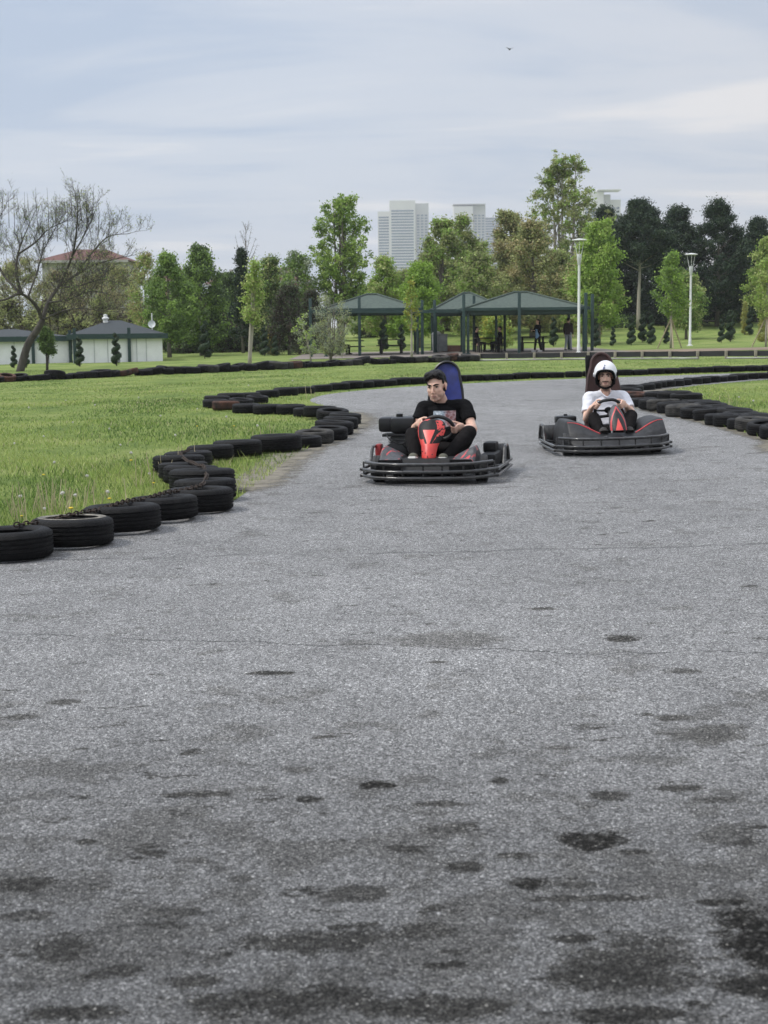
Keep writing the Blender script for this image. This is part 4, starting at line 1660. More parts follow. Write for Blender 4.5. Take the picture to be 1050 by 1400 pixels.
def face_parts(parent, c, M, s, brow='hair_black', open_=1.0, skin=None):
    c = Vector(c)
    def T(p): return c + M @ (Vector(p) * s)
    for sx in (-1, 1):
        e = MB(); e.ell(T((sx * .0305, -.0765, .012)), (.0135 * s, .010 * s, .0066 * s * open_), M, 14, 10)
        eo = e.build('eye', 'eye_white', parent)
        i = MB(); i.ell(T((sx * .0305 - .001, -.0850, .0115)), (.0062 * s, .004 * s, .0062 * s), M, 12, 8)
        i.build('iris', 'iris', eo)
        l = MB(); l.tube([T((sx * .0165, -.0850, .0135)), T((sx * .030, -.0895, .0205)), T((sx * .0455, -.0800, .0155))], .0028 * s, 6)
        l.build('eyelid', 'hair_black', parent)
        b = MB(); b.tube([T((sx * .0105, -.1005, .0285)), T((sx * .026, -.0985, .0345)), T((sx * .041, -.0890, .0365)), T((sx * .053, -.0750, .0310))],
                         [.0050 * s, .0068 * s, .0058 * s, .0026 * s], 8)
        b.build('eyebrow', brow, parent)
    m = MB()
    m.tube([T((-.024, -.0895, -.0625)), T((-.010, -.0970, -.0585)), T((0, -.0965, -.0605)), T((.010, -.0970, -.0585)), T((.024, -.0895, -.0625))], [.0015 * s, .0042 * s, .0042 * s, .0042 * s, .0015 * s], 8)
    m.tube([T((-.022, -.0895, -.0645)), T((-.010, -.0955, -.0690)), T((0, -.0965, -.0700)), T((.010, -.0955, -.0690)), T((.022, -.0895, -.0645))], [.0015 * s, .0048 * s, .0052 * s, .0048 * s, .0015 * s], 8)
    m.build('mouth', 'lip', parent)


def grip_hand(mb, C, t, o, n, wrist_dir, side, rim=0.0155, s=1.0):
    """hand closed round a rim: C a point of the rim, t along it (towards the thumb), o outward, n towards the driver"""
    C, t, o, n = Vector(C), Vector(t).normalized(), Vector(o).normalized(), Vector(n).normalized()
    rf = .0088 * s
    rad = rim + rf + .001
    K = C + o * (rad + .008) + n * .012
    lens = (1.0, 1.1, 1.04, .84)
    for k in range(4):
        off = t * ((1.5 - k) * .0205 * s)
        tot = R(215) * lens[k]
        pts = []
        for q in range(6):
            a = R(-20) + tot * q / 5
            # from the outer side over the front (away from the driver) to the inside
            pts.append(C + off + (o * math.cos(a) - n * math.sin(a)) * (rad + (.004 if q == 0 else 0) + (.003 if q in (2, 4) else 0)))
        for a, b, i in zip(pts, pts[1:], range(5)):
            mb.capsule(a, rf * (1.06 - .05 * i), b, rf * (1.02 - .06 * i), 9)
        mb.capsule(K + off * .95 + n * .004, .0105 * s, pts[0], rf * 1.05, 9)
    W = K + Vector(wrist_dir).normalized() * .092 * s
    # palm: flat slab from knuckles to wrist
    ax = (W - K).normalized()
    wd = (t - ax * t.dot(ax)).normalized()
    th = ax.cross(wd).normalized()
    rings = []
    for f, w, h in ((-.12, .036, .013), (.1, .042, .016), (.4, .042, .018), (.75, .036, .018), (1.0, .029, .019), (1.15, .027, .020)):
        c = K + ax * (.092 * s * f)
        rings.append([c + wd * (w * s * math.cos(2 * math.pi * q / 14)) + th * (h * s * math.sin(2 * math.pi * q / 14)) for q in range(14)])
    mb.loft(rings)
    # thumb from the side of the palm near its base, over the driver's side of the rim
    b0 = K + ax * .055 * s + wd * .030 * s
    b1 = C + t * .045 * s + o * .012 + n * (rad + .010)
    b2 = C + t * .058 * s - o * .010 + n * (rad + .004)
    b3 = C + t * .060 * s - o * .024 + n * (rad - .012)
    mb.capsule(b0, .0145 * s, b1, .0115 * s, 10); mb.capsule(b1, .0112 * s, b2, .010 * s, 10); mb.capsule(b2, .010 * s, b3, .0085 * s, 10)
    return W


def relaxed_hand(mb, W, d, side, s=1.0):
    d = Vector(d).normalized()
    x = Vector((0, 1, 0)) if abs(d.y) < .8 else Vector((1, 0, 0))
    x = (x - d * x.dot(d)).normalized(); y = d.cross(x)
    rings = []
    for f, w, h in ((-.1, .026, .018), (.3, .036, .017), (.7, .041, .015), (1, .038, .012)):
        rings.append([W + d * (.09 * f) + x * w * math.cos(2 * math.pi * q / 10) + y * h * math.sin(2 * math.pi * q / 10) for q in range(10)])
    mb.loft(rings)
    for k, L in enumerate((.068, .076, .07, .055)):
        a = W + d * .085 + x * ((1.5 - k) * .019)
        b = a + d * L * .55 + y * .008 * side
        c = b + d * L * .45 + y * .022 * side
        mb.capsule(a, .009, b, .008, 8); mb.capsule(b, .008, c, .007, 8)
    mb.capsule(W + d * .03 + x * .03, .012, W + d * .075 + x * .056, .009, 8)
    mb.capsule(W + d * .075 + x * .056, .009, W + d * .105 + x * .058, .0075, 8)


def paint_hair(me, c, M, s, fun):
    """vertex attribute 'hairy' from a function of head coordinates"""
    at_ = me.attributes.new('hairy', 'FLOAT', 'POINT')
    Mi = M.inverted(); c = Vector(c)
    vals = [0.0] * len(me.vertices)
    for i, v in enumerate(me.vertices):
        d = v.co - c
        if d.length < .2 * s:
            p = (Mi @ d) / s
            vals[i] = fun(p)
    at_.data.foreach_set('value', vals)


def soften_face(me, c, M, s):
    """even out the lumps of the cheeks, jaw and brow; nose, ears and hands stay"""
    Mi = M.inverted(); c = Vector(c)
    bm = bmesh.new(); bm.from_mesh(me)
    sel = []
    for v in bm.verts:
        d = v.co - c
        if d.length < .17 * s:
            p = (Mi @ d) / s
            if p.z > -.125 and abs(p.x) < .074 and not (abs(p.x) < .017 and p.y < -.094 and -.045 < p.z < .02):
                sel.append(v)
    for _ in range(9):
        bmesh.ops.smooth_vert(bm, verts=sel, factor=.5, use_axis_x=True, use_axis_y=True, use_axis_z=True)
    bm.to_mesh(me); bm.free()


def shoe(parent, heel, toe, up, upper, sole='sole_white', s=1.0, capm=None):
    heel, toe, up = Vector(heel), Vector(toe), Vector(up).normalized()
    f = (toe - heel); L = f.length; f.normalize()
    up = (up - f * up.dot(f)).normalized(); sd = f.cross(up)
    prof = [(-.02, .032, .080), (.08, .039, .090), (.25, .040, .086), (.45, .043, .078), (.62, .049, .066), (.80, .051, .058), (.93, .042, .048), (1.0, .022, .030)]
    rings = []
    for t, w, h in prof:
        c = heel + f * (L * t)
        rings.append([c + sd * (w * math.cos(a)) + up * (.012 + h * max(0, math.sin(a)) ** .8 if math.sin(a) > 0 else .012) for a in [2 * math.pi * k / 16 for k in range(16)]])
    mb = MB().loft(rings)
    so = mb.build('shoe', upper, parent, ang=60)
    rings = []
    for t, w, h in [(-.035, .030, 0)] + prof:
        c = heel + f * (L * t * 1.02)
        w = w + .003
        rings.append([c + sd * w + up * .016, c - sd * w + up * .016, c - sd * w - up * .004, c + sd * w - up * .004])
    MB().loft(rings).build('sole', sole, so)
    cols = MB()
    cols.ell(heel + f * (L * .90) + up * .030, (.036, .036, .024), Matrix((sd, f, up)).transposed(), 12, 8)
    if capm: cols.build('toe_cap', capm, so)
    return so


def driver(root, kart, J, skin, shirt, trousers, head, hair=None, build=1.0, hands=None, shirt_hem=.16):
    """a seated driver: one skin surface; shirt, trousers, shoes and hair are its children. Coordinates are the kart's."""
    b = build
    body = MB()
    hc, hM, hs = J['head'], J['headM'], J['head_s']
    head_solids(body, hc, hM, hs)
    neck0, neck1 = Vector(J['neck']), Vector(hc) + hM @ (Vector((0, .022, -.055)) * hs)
    body.capsule(neck0, .062 * b, neck1, .056 * b, 14)
    body.capsule(neck0 + Vector((0, .01, -.05)), .075 * b, neck0, .060 * b, 14)
    pel, ch = Vector(J['pelvis']), Vector(J['chest'])
    tz = [(pel, .155 * b, .10 * b), (pel.lerp(ch, .35), .15 * b, .105 * b), (pel.lerp(ch, .7), .165 * b, .105 * b), (ch, .17 * b, .10 * b), (neck0 + Vector((0, .01, -.07)), .13 * b, .07 * b)]
    body.loft([ring_ell(c, rx * .92, ry * .92) for c, rx, ry in tz])
    for sd in ('l', 'r'):
        S, E_, = Vector(J['sh_' + sd]), Vector(J['el_' + sd])
        W = hands(body, sd)
        body.capsule(S, .056 * b, E_, .043 * b); body.capsule(E_, .045 * b, E_.lerp(W, .3), .046 * b); body.capsule(E_.lerp(W, .3), .046 * b, W, .029 * b)
        body.capsule(neck0 + Vector((0, .02, -.05)), .05 * b, S, .052 * b)
        H, K, A = Vector(J['hip_' + sd]), Vector(J['kn_' + sd]), Vector(J['an_' + sd])
        body.capsule(H, .075 * b, K, .052 * b); body.capsule(K, .050 * b, A, .036 * b)
        body.capsule(A, .036, Vector(J['toe_' + sd]) * .8 + A * .2, .026)
    me = remeshed(body, .0040, 4)
    soften_face(me, hc, hM, hs)
    paint_hair(me, hc, hM, hs, J['beard'])
    bo = put('body', me, skin, root)
    face_parts(bo, hc, hM, hs)
    # shirt
    sh = MB()
    tz2 = [(pel + Vector((0, .02, .05)), .17 * b, .115 * b), (pel.lerp(ch, .35) + Vector((0, -.02, 0)), .185 * b, .145 * b), (pel.lerp(ch, .7), .195 * b, .135 * b), (ch, .198 * b, .122 * b),
           (ch.lerp(neck0, .45), .185 * b, .105 * b), (neck0 + Vector((0, .012, -.045)), .118 * b, .085 * b), (neck0 + Vector((0, .006, -.014)), .080 * b, .074 * b)]
    vt = .62 if J.get('vneck') else .22
    sh.loft([ring_ell(c, rx, ry, 28, (0 if i < 4 else vt * (i - 3) / 3)) for i, (c, rx, ry) in enumerate(tz2)])
    for sd in ('l', 'r'):
        S, E_ = Vector(J['sh_' + sd]), Vector(J['el_' + sd])
        end = S.lerp(E_, J.get('sleeve', .78))
        sh.capsule(neck0 + Vector((0, .015, -.055)), .062 * b, S, .076 * b, 18)
        d = (end - S)
        sh.tube([S - d * .15, S, S.lerp(end, .4), S.lerp(end, .8), end], [.05 * b, .078 * b, .076 * b, .072 * b, .071 * b], 18)
    sm = remeshed(sh, .006, 5)
    wrinkle(sm, .006, 9.0, 2.0, (1, 1, 1.6))
    wrinkle(sm, .003, 22.0, 5.0, (1, 1, 1.2))
    so = put('shirt', sm, shirt, bo)
    # neckline band
    nb = MB()
    cN = neck0 + Vector((0, -.002, .004))
    if J.get('vneck'):
        pts = [cN + Vector((.078 * b * math.sin(a), .074 * b * math.cos(a) - .02 * max(0, -math.cos(a)) ** 3, .006 - .030 * (1 - math.cos(a)) / 2 - .050 * max(0, -math.cos(a)) ** 4)) for a in [2 * math.pi * k / 28 for k in range(28)]]
        nb.tube(pts, .0095, 8, closed=True)
    else:
        nb.tube([cN + Vector((.079 * b * math.sin(a), .073 * b * math.cos(a) + .004, -.018 + .017 * math.cos(a))) for a in [2 * math.pi * k / 28 for k in range(28)]], .009, 8, closed=True)
    nb.build('collar', shirt if not isinstance(shirt, str) or 'print' not in shirt else 'cotton_black', so)
    # trousers
    tr = MB()
    tr.loft([ring_ell(pel + Vector((0, 0, z)), rx * b, ry * b, 22) for z, rx, ry in ((-.11, .12, .10), (-.07, .175, .125), (0, .186, .138), (.07, .182, .142), (.11, .165, .13))])
    tr.ell(pel + Vector((0, -.10, .045)), (.13 * b, .12, .075))
    for sd in ('l', 'r'):
        H, K, A = Vector(J['hip_' + sd]), Vector(J['kn_' + sd]), Vector(J['an_' + sd])
        tr.capsule(H, .098 * b, K, .074 * b, 18)
        tr.capsule(K, .074 * b, K.lerp(A, .35), .070 * b, 18)
        d = (A - K)
        tr.tube([K, K.lerp(A, .35), K.lerp(A, .7), A - d.normalized() * .015], [.07 * b, .070 * b, .058 * b, .052 * b], 18)
    tm = remeshed(tr, .007, 5)
    wrinkle(tm, .006, 10.0, 7.0, (1, 1, 1))
    put('trousers', tm, trousers, bo)
    for sd in ('l', 'r'):
        A, Tt = Vector(J['an_' + sd]), Vector(J['toe_' + sd])
        f = (Tt - A); up = Vector((0, f.z, -f.y)) if f.y < 0 else Vector((0, 0, 1))
        up = Vector(J.get('shoe_up', (0, .45, .9)))
        fd = (Tt - A).normalized()
        upn = (up - fd * up.dot(fd)).normalized()
        shoe(bo, A - fd * .06 - upn * .055, Tt - upn * .03, upn, J['shoe'], J.get('sole', 'sole_white'), capm=J.get('cap'))
    return bo


def headM(yaw, pitch, roll=0.0):
    return Matrix.Rotation(yaw, 3, 'Z') @ Matrix.Rotation(roll, 3, 'Y') @ Matrix.Rotation(pitch, 3, 'X')


def rim_hands(Wh, Rw, angs, J, flat=False):
    c, u, v, n = Wh
    def f(mb, sd):
        a = R(angs[sd])
        q = u * math.cos(a) + v * math.sin(a)
        tng = (-u * math.sin(a) + v * math.cos(a))
        if sd == 'r': tng = tng            # right in the picture: thumb upward
        else: tng = -tng
        C = c + q * Rw
        El = Vector(J['el_' + sd])
        wd = (El - C)
        return grip_hand(mb, C, tng, q, n, wd, 1 if sd == 'r' else -1, s=1.06)
    return f


# ---- driver of the red kart (l and r are left and right in the picture)
HM1 = headM(R(-11), R(8), R(-3))
J1 = dict(head=(-.052, .235, .875), headM=HM1, head_s=1.2, neck=(-.015, .285, .735), pelvis=(.02, .27, .22), chest=(.0, .30, .60),
          sh_l=(-.19, .29, .665), sh_r=(.225, .28, .67), el_l=(-.265, .12, .455), el_r=(.325, .12, .455),
          hip_l=(-.08, .25, .19), hip_r=(.11, .25, .19), kn_l=(-.225, -.20, .425), kn_r=(.325, -.14, .435),
          an_l=(-.155, -.44, .20), an_r=(.125, -.42, .20), toe_l=(-.150, -.62, .265), toe_r=(.140, -.61, .255),
          shoe='shoe_olive', cap=None, sleeve=.62)


def beard1(p):
    if p.y > .03 or p.z > -.030: return 0.0
    if p.z < -.16: return 0
    k = smooth01((-.030 - p.z) / .03) * .42
    if abs(p.x) < .03 and p.y < -.07 and -.074 < p.z < -.052: k *= .3
    k2 = .30 if (abs(p.x) < .032 and p.y < -.08 and -.055 < p.z < -.038) else 0
    return max(k, k2)


J1['beard'] = beard1
person1 = thing('person', 'man with dark hair in a black printed t-shirt driving the red kart', 'person', o1, YAW1, 'kart drivers', ry=-0.016)
tee1 = tee_print_mat('cotton_black', .030, .555, .225, .165)
b1 = driver(person1, kart1, J1, 'skin_light', tee1, 'trouser_black', None, build=1.02, hands=rim_hands(W1, .155, {'l': 158, 'r': -2}, J1))
# hair: thick, combed up and across
hr = MB()
c0, s0 = Vector(J1['head']), J1['head_s']
def HE(p, r): hr.ell(c0 + HM1 @ (Vector(p) * s0), tuple(q * s0 for q in r), HM1, 16, 10)
HE((0, .030, .064), (.078, .092, .072)); HE((0, .058, .020), (.075, .066, .066)); HE((-.026, -.052, .108), (.054, .050, .034)); HE((.022, -.044, .112), (.052, .050, .032)); HE((-.052, -.062, .088), (.026, .030, .026))
HE((-.048, -.040, .092), (.030, .046, .028)); HE((.050, -.030, .092), (.028, .044, .030)); HE((0, .0, .118), (.064, .070, .030))
HE((-.070, -.012, .050), (.009, .022, .028)); HE((.070, -.012, .050), (.009, .022, .028)); HE((-.030, -.078, .100), (.030, .024, .018))
HE((0, .062, -.02), (.062, .046, .055))
hm = remeshed(hr, .0045, 2)
wrinkle(hm, .004, 42, 3.0, (1, .5, 1)); wrinkle(hm, .003, 110, 9.0, (1, .4, 1))
put('hair', hm, 'hair_black', b1)

# ---- driver of the dark kart, with helmet
HM2 = headM(R(-13), R(2), R(0))
J2 = dict(head=(.095, .24, .842), headM=HM2, head_s=1.06, neck=(.10, .275, .675), pelvis=(.10, .27, .17), chest=(.10, .30, .515),
          sh_l=(-.095, .29, .60), sh_r=(.305, .28, .60), el_l=(-.165, .10, .365), el_r=(.375, .10, .41),
          hip_l=(.0, .25, .15), hip_r=(.19, .25, .15), kn_l=(-.125, -.16, .385), kn_r=(.31, -.16, .40),
          an_l=(-.09, -.42, .19), an_r=(.20, -.42, .19), toe_l=(-.10, -.58, .30), toe_r=(.20, -.58, .295),
          shoe='shoe_dark', cap=None, sleeve=.72, vneck=True, sole='shoe_dark')


def beard2(p):
    if p.y > .0: return 0.0
    k = 0.0
    if abs(p.x) < .034 and p.y < -.075 and -.056 < p.z < -.040: k = .9
    if p.z < -.074 and p.z > -.16: k = max(k, .70 * smooth01((-.074 - p.z) / .02))
    if abs(p.x) > .030 and p.z < -.045: k = max(k, .45)
    return k


J2['beard'] = beard2
person2 = thing('person', 'man in a white t-shirt and white open-face helmet driving the dark grey kart', 'person', o2, YAW2, 'kart drivers', ry=-0.022)
b2 = driver(person2, kart2, J2, 'skin_warm', 'cotton_white', 'trouser_black', None, build=.98, hands=rim_hands(W2, .145, {'l': 155, 'r': 22}, J2))
# helmet: shell with a face opening, black lining edge
def helmet(parent, c, M, s):
    c = Vector(c)
    nz, nx = 30, 48
    def shell(r0, mi, mb):
        vs = []
        keep = {}
        for j in range(nz + 1):
            th = math.pi * .80 * j / nz
            for i in range(nx):
                a = 2 * math.pi * i / nx
                d = Vector((math.sin(th) * math.cos(a) * .128, math.sin(th) * math.sin(a) * .145 + .008, math.cos(th) * .142 + .030))
                if math.cos(th) < -.2: d.x *= 1 - .10 * (-.2 - math.cos(th)); d.y = d.y * (1 - .05)
                vs.append(c + M @ (Vector((d.x, d.y - .008, d.z - .03)) * r0 * s + Vector((0, .008, .03)) * s))
        return vs
    outer, inner = shell(1.0, 0, None), shell(.93, 0, None)
    def open_(j, i):
        th = math.pi * .80 * (j + .5) / nz
        a = 2 * math.pi * (i + .5) / nx
        fx = math.cos(a) * math.sin(th); fy = math.sin(a) * math.sin(th); fz = math.cos(th)
        return fy < -.05 and abs(fx) < .74 and fz < .26 - .10 * (fx / .74) ** 4
    fs, ms = [], []
    n1 = len(outer)
    for j in range(nz):
        for i in range(nx):
            if open_(j, i): continue
            i2 = (i + 1) % nx
            a, b_, c_, d_ = j * nx + i, j * nx + i2, (j + 1) * nx + i2, (j + 1) * nx + i
            fs.append((a, b_, c_, d_)); ms.append(0); fs.append((n1 + a, n1 + d_, n1 + c_, n1 + b_)); ms.append(1)
            for (p, q, jj, ii) in ((a, b_, j - 1, i), (d_, c_, j + 1, i), (a, d_, j, (i - 1) % nx), (b_, c_, j, i2)):
                if jj < 0: continue
                if jj >= nz or open_(jj, ii):
                    fs.append((p, q, n1 + q, n1 + p)); ms.append(1)
    hmb = MB().add(outer + inner, fs); hmb.m = ms
    hb = hmb.build('helmet', ['helmet_white', 'helmet_pad'], parent, ang=50)
    # black padded edge of the opening
    e = MB()
    pts = []
    for p in ((-.094, -.066, -.088), (-.098, -.076, -.03), (-.094, -.088, .020), (-.070, -.118, .054), (-.03, -.132, .066), (0, -.136, .068), (.03, -.132, .066), (.070, -.118, .054), (.094, -.088, .020), (.098, -.076, -.03), (.094, -.066, -.088)):
        pts.append(c + M @ (Vector(p) * s))
    e.tube(catmull(pts, 5), .0145 * s, 8)
    e.build('helmet_trim', 'helmet_pad', hb)
    st = MB()
    st.tube(catmull([c + M @ (Vector(p) * s) for p in ((-.085, -.06, -.08), (-.06, -.075, -.112), (0, -.085, -.132), (.06, -.075, -.112), (.085, -.06, -.08))], 6), .013 * s, 8)
    st.build('chin_strap', 'helmet_pad', hb)
    for sx in (-1, 1):
        pv = MB()
        Q = M @ Matrix.Rotation(math.pi / 2, 3, 'Y')
        pv.lathe([(.0001, -.006), (.024, -.006), (.024, .006), (.0001, .008)], 18, Matrix.Translation(c + M @ (Vector((sx * .128, -.028, .018)) * s)) @ Q.to_4x4())
        pv.build('visor_pivot', 'helmet_pad' if sx > 0 else 'helmet_white', hb)
    lg = MB()
    for (x, z, w_, h_) in ((-.012, .098, .020, .016), (-.010, .115, .007, .010), (-.004, .128, .014, .006), (-.018, .088, .010, .010)):
        rr = (max(0.0, 1 - ((z - .03) / .142) ** 2)) ** .5
        lg.box(c + M @ (Vector((x, -.145 * rr - .001, z)) * s), (w_, .006, h_), M @ Matrix.Rotation(-math.asin(min(1, (z - .03) / .142)) * 1.0, 3, 'X'))
    lg.build('badge', 'logo_blue', hb)


helmet(b2, Vector(J2['head']) + Vector((0, 0, .010)), HM2, J2['head_s'])


# ---- people far behind, by the shelters
def far_person(name_label, p, rz, shirt, trousers, seated=False, shoe_m='shoe_dark', hair_m='hair_black', arms='down', hh=1.72, long_hair=False, group='people by the shelters', skin='skin_warm'):
    root = thing('person', name_label, 'person', p, rz, group)
    k = hh / 1.72
    hz = 1.60 * k if not seated else 1.22
    pz = .92 * k if not seated else .50
    b = MB()
    M = Matrix.Identity(3)
    head_solids(b, (0, 0, hz), M, 1.0)
    sh_z = hz - .24
    b.capsule((0, .02, hz - .20), .055, (0, .02, hz - .05), .052)
    b.loft([ring_ell((0, .02, z), rx, ry) for z, rx, ry in ((pz - .08, .13, .09), (pz + .1, .13, .09), (pz + .3, .15, .10), (sh_z, .16, .085), (sh_z + .06, .09, .06))])
    el, wr, an = {}, {}, {}
    for sx in (-1, 1):
        S = Vector((sx * .18, .02, sh_z))
        if arms == 'front':
            E_ = Vector((sx * .22, -.08, sh_z - .24)); W = Vector((sx * .10, -.26, sh_z - .22))
        else:
            E_ = Vector((sx * .23, .04, sh_z - .27)); W = Vector((sx * .23, -.04, sh_z - .50))
        el[sx], wr[sx] = E_, W
        b.capsule(S, .05, E_, .04); b.capsule(E_, .04, W, .028)
        relaxed_hand(b, W, (W - E_), sx)
        Hp = Vector((sx * .09, .02, pz))
        if seated:
            Kn = Vector((sx * .12, -.42, .48)); A = Vector((sx * .13, -.40, .09))
        else:
            Kn = Vector((sx * .10, -.01 + .05 * sx, pz * .53)); A = Vector((sx * .11, .02 + .12 * sx, .09))
        an[sx] = (Hp, Kn, A)
        b.capsule(Hp, .075, Kn, .05); b.capsule(Kn, .05, A, .035); b.capsule(A, .035, A + Vector((0, -.12, -.05)), .03)
    bo = put('body', remeshed(b, .011, 2), skin, root)
    s_ = MB()
    s_.loft([ring_ell((0, .02, z), rx, ry) for z, rx, ry in ((pz - .08, .165, .125), (pz + .1, .16, .12), (pz + .3, .175, .125), (sh_z, .18, .105), (sh_z + .075, .09, .07))])
    for sx in (-1, 1):
        S = Vector((sx * .18, .02, sh_z))
        s_.capsule((0, .02, sh_z), .06, S, .068)
        s_.tube([S, S.lerp(el[sx], .5), S.lerp(el[sx], .95)], [.068, .06, .056], 12)
        if shirt in ('cotton_black', 'brown_top'): s_.tube([el[sx] - (wr[sx] - el[sx]) * .1, wr[sx]], [.055, .042], 12)
    put('shirt', remeshed(s_, .014, 3), shirt, bo)
    t_ = MB()
    t_.loft([ring_ell((0, .02, pz + z), rx, ry) for z, rx, ry in ((-.10, .13, .10), (-.02, .165, .12), (.08, .155, .11))])
    for sx in (-1, 1):
        Hp, Kn, A = an[sx]
        t_.capsule(Hp, .09, Kn, .068); t_.tube([Kn, Kn.lerp(A, .5), A], [.068, .06, .055], 12)
    put('trousers', remeshed(t_, .014, 3), trousers, bo)
    for sx in (-1, 1):
        A = an[sx][2]
        shoe(bo, A + Vector((0, .05, -.075)), A + Vector((0, -.21, -.075)), (0, 0, 1), shoe_m)
    h_ = MB()
    h_.ell((0, .022, hz + .055), (.082, .098, .078)); h_.ell((0, .04, hz), (.078, .075, .08))
    if long_hair:
        h_.capsule((0, .07, hz), .07, (0, .10, hz - .30), .05)
    put('hair', remeshed(h_, .012, 2), hair_m, bo)
    return root
# ------------------------------------------------------------------ trees
leaf_mat('leaf_spring', (0.267, 0.392, 0.093), 0.4)
leaf_mat('leaf_spring_light', (0.369, 0.481, 0.130), 0.4)
leaf_mat('leaf_mid', (0.175, 0.266, 0.077), 0.35)
leaf_mat('leaf_bright', (0.278, 0.423, 0.072), 0.42)
leaf_mat('leaf_olive', (0.384, 0.417, 0.170), 0.35)
leaf_mat('leaf_olive_dark', (0.231, 0.258, 0.110), 0.3)
leaf_mat('leaf_bronze', (0.372, 0.323, 0.160), 0.3)
leaf_mat('leaf_grey', (0.317, 0.357, 0.253), 0.3)
leaf_mat('leaf_dark', (0.082, 0.124, 0.051), 0.2)
leaf_mat('needle_dark', (0.018, 0.039, 0.023), 0.1)
leaf_mat('needle_mid', (0.032, 0.057, 0.030), 0.1)
leaf_mat('needle_light', (0.055, 0.083, 0.039), 0.1)
leaf_mat('leaf_cypress', (0.023, 0.041, 0.018), 0.1)
leaf_mat('leaf_yellow', (0.375, 0.345, 0.068), 0.3)
leaf_mat('leaf_brown', (0.066, 0.051, 0.037), 0.15)
leaf_mat('leaf_brown_dark', (0.039, 0.031, 0.024), 0.1)
mat('bark_dark', (0.055, 0.045, 0.038), 0.9, vscale=7, col2=(0.028, 0.023, 0.02), bump=0.6, bscale=25, stretch=(1, 1, .3))
mat('bark_twig', (0.085, 0.075, 0.064), 0.9, vscale=7, col2=(0.04, 0.034, 0.03), bump=0.5, bscale=25, stretch=(1, 1, .3))
mat('bark_grey', (0.17, 0.15, 0.125), 0.9, vscale=7, bump=0.5, bscale=25, stretch=(1, 1, .3))
mat('bark_pale', (0.38, 0.35, 0.29), 0.9, vscale=7, bump=0.4, bscale=25, stretch=(1, 1, .3))
mat('timber_stake', (0.40, 0.33, 0.23), 0.85, vscale=7)


def leaves(centres, sizes, mats, tone=None, aspect=.62, up=0.0, name='crown'):
    """one four-cornered face per leaf clump, turned at random"""
    c = np.asarray(centres); n = len(c)
    s = np.asarray(sizes).reshape(-1, 1)
    a = RNG.normal(size=(n, 3)); a[:, 2] += up
    a /= np.linalg.norm(a, axis=1, keepdims=True)
    b = RNG.normal(size=(n, 3)); b -= a * (a * b).sum(1, keepdims=True); b /= np.linalg.norm(b, axis=1, keepdims=True)
    v = np.zeros((n, 4, 3), np.float32)
    v[:, 0] = c - a * s; v[:, 2] = c + a * s
    v[:, 1] = c - b * s * aspect; v[:, 3] = c + b * s * aspect
    return fast_mesh(name, v, 4, mats, tone)


PROFILES = {
    'oval': [(0, .35), (.25, .85), (.5, 1.0), (.75, .78), (.92, .42), (1, .12)],
    'round': [(0, .55), (.2, .92), (.45, 1.0), (.7, .9), (.88, .6), (1, .2)],
    'poplar': [(0, .45), (.2, .8), (.45, 1.0), (.65, .92), (.82, .62), (.93, .36), (1, .1)],
    'vase': [(0, .25), (.3, .65), (.6, .95), (.8, 1.0), (.93, .7), (1, .35)],
    'pine': [(0, .55), (.2, 1.0), (.45, .95), (.7, .72), (.88, .42), (1, .1)],
    'cone': [(0, 1.0), (.3, .8), (.6, .5), (.85, .22), (1, .03)],
    'column': [(0, .8), (.2, 1), (.6, .95), (.85, .7), (1, .2)],
}


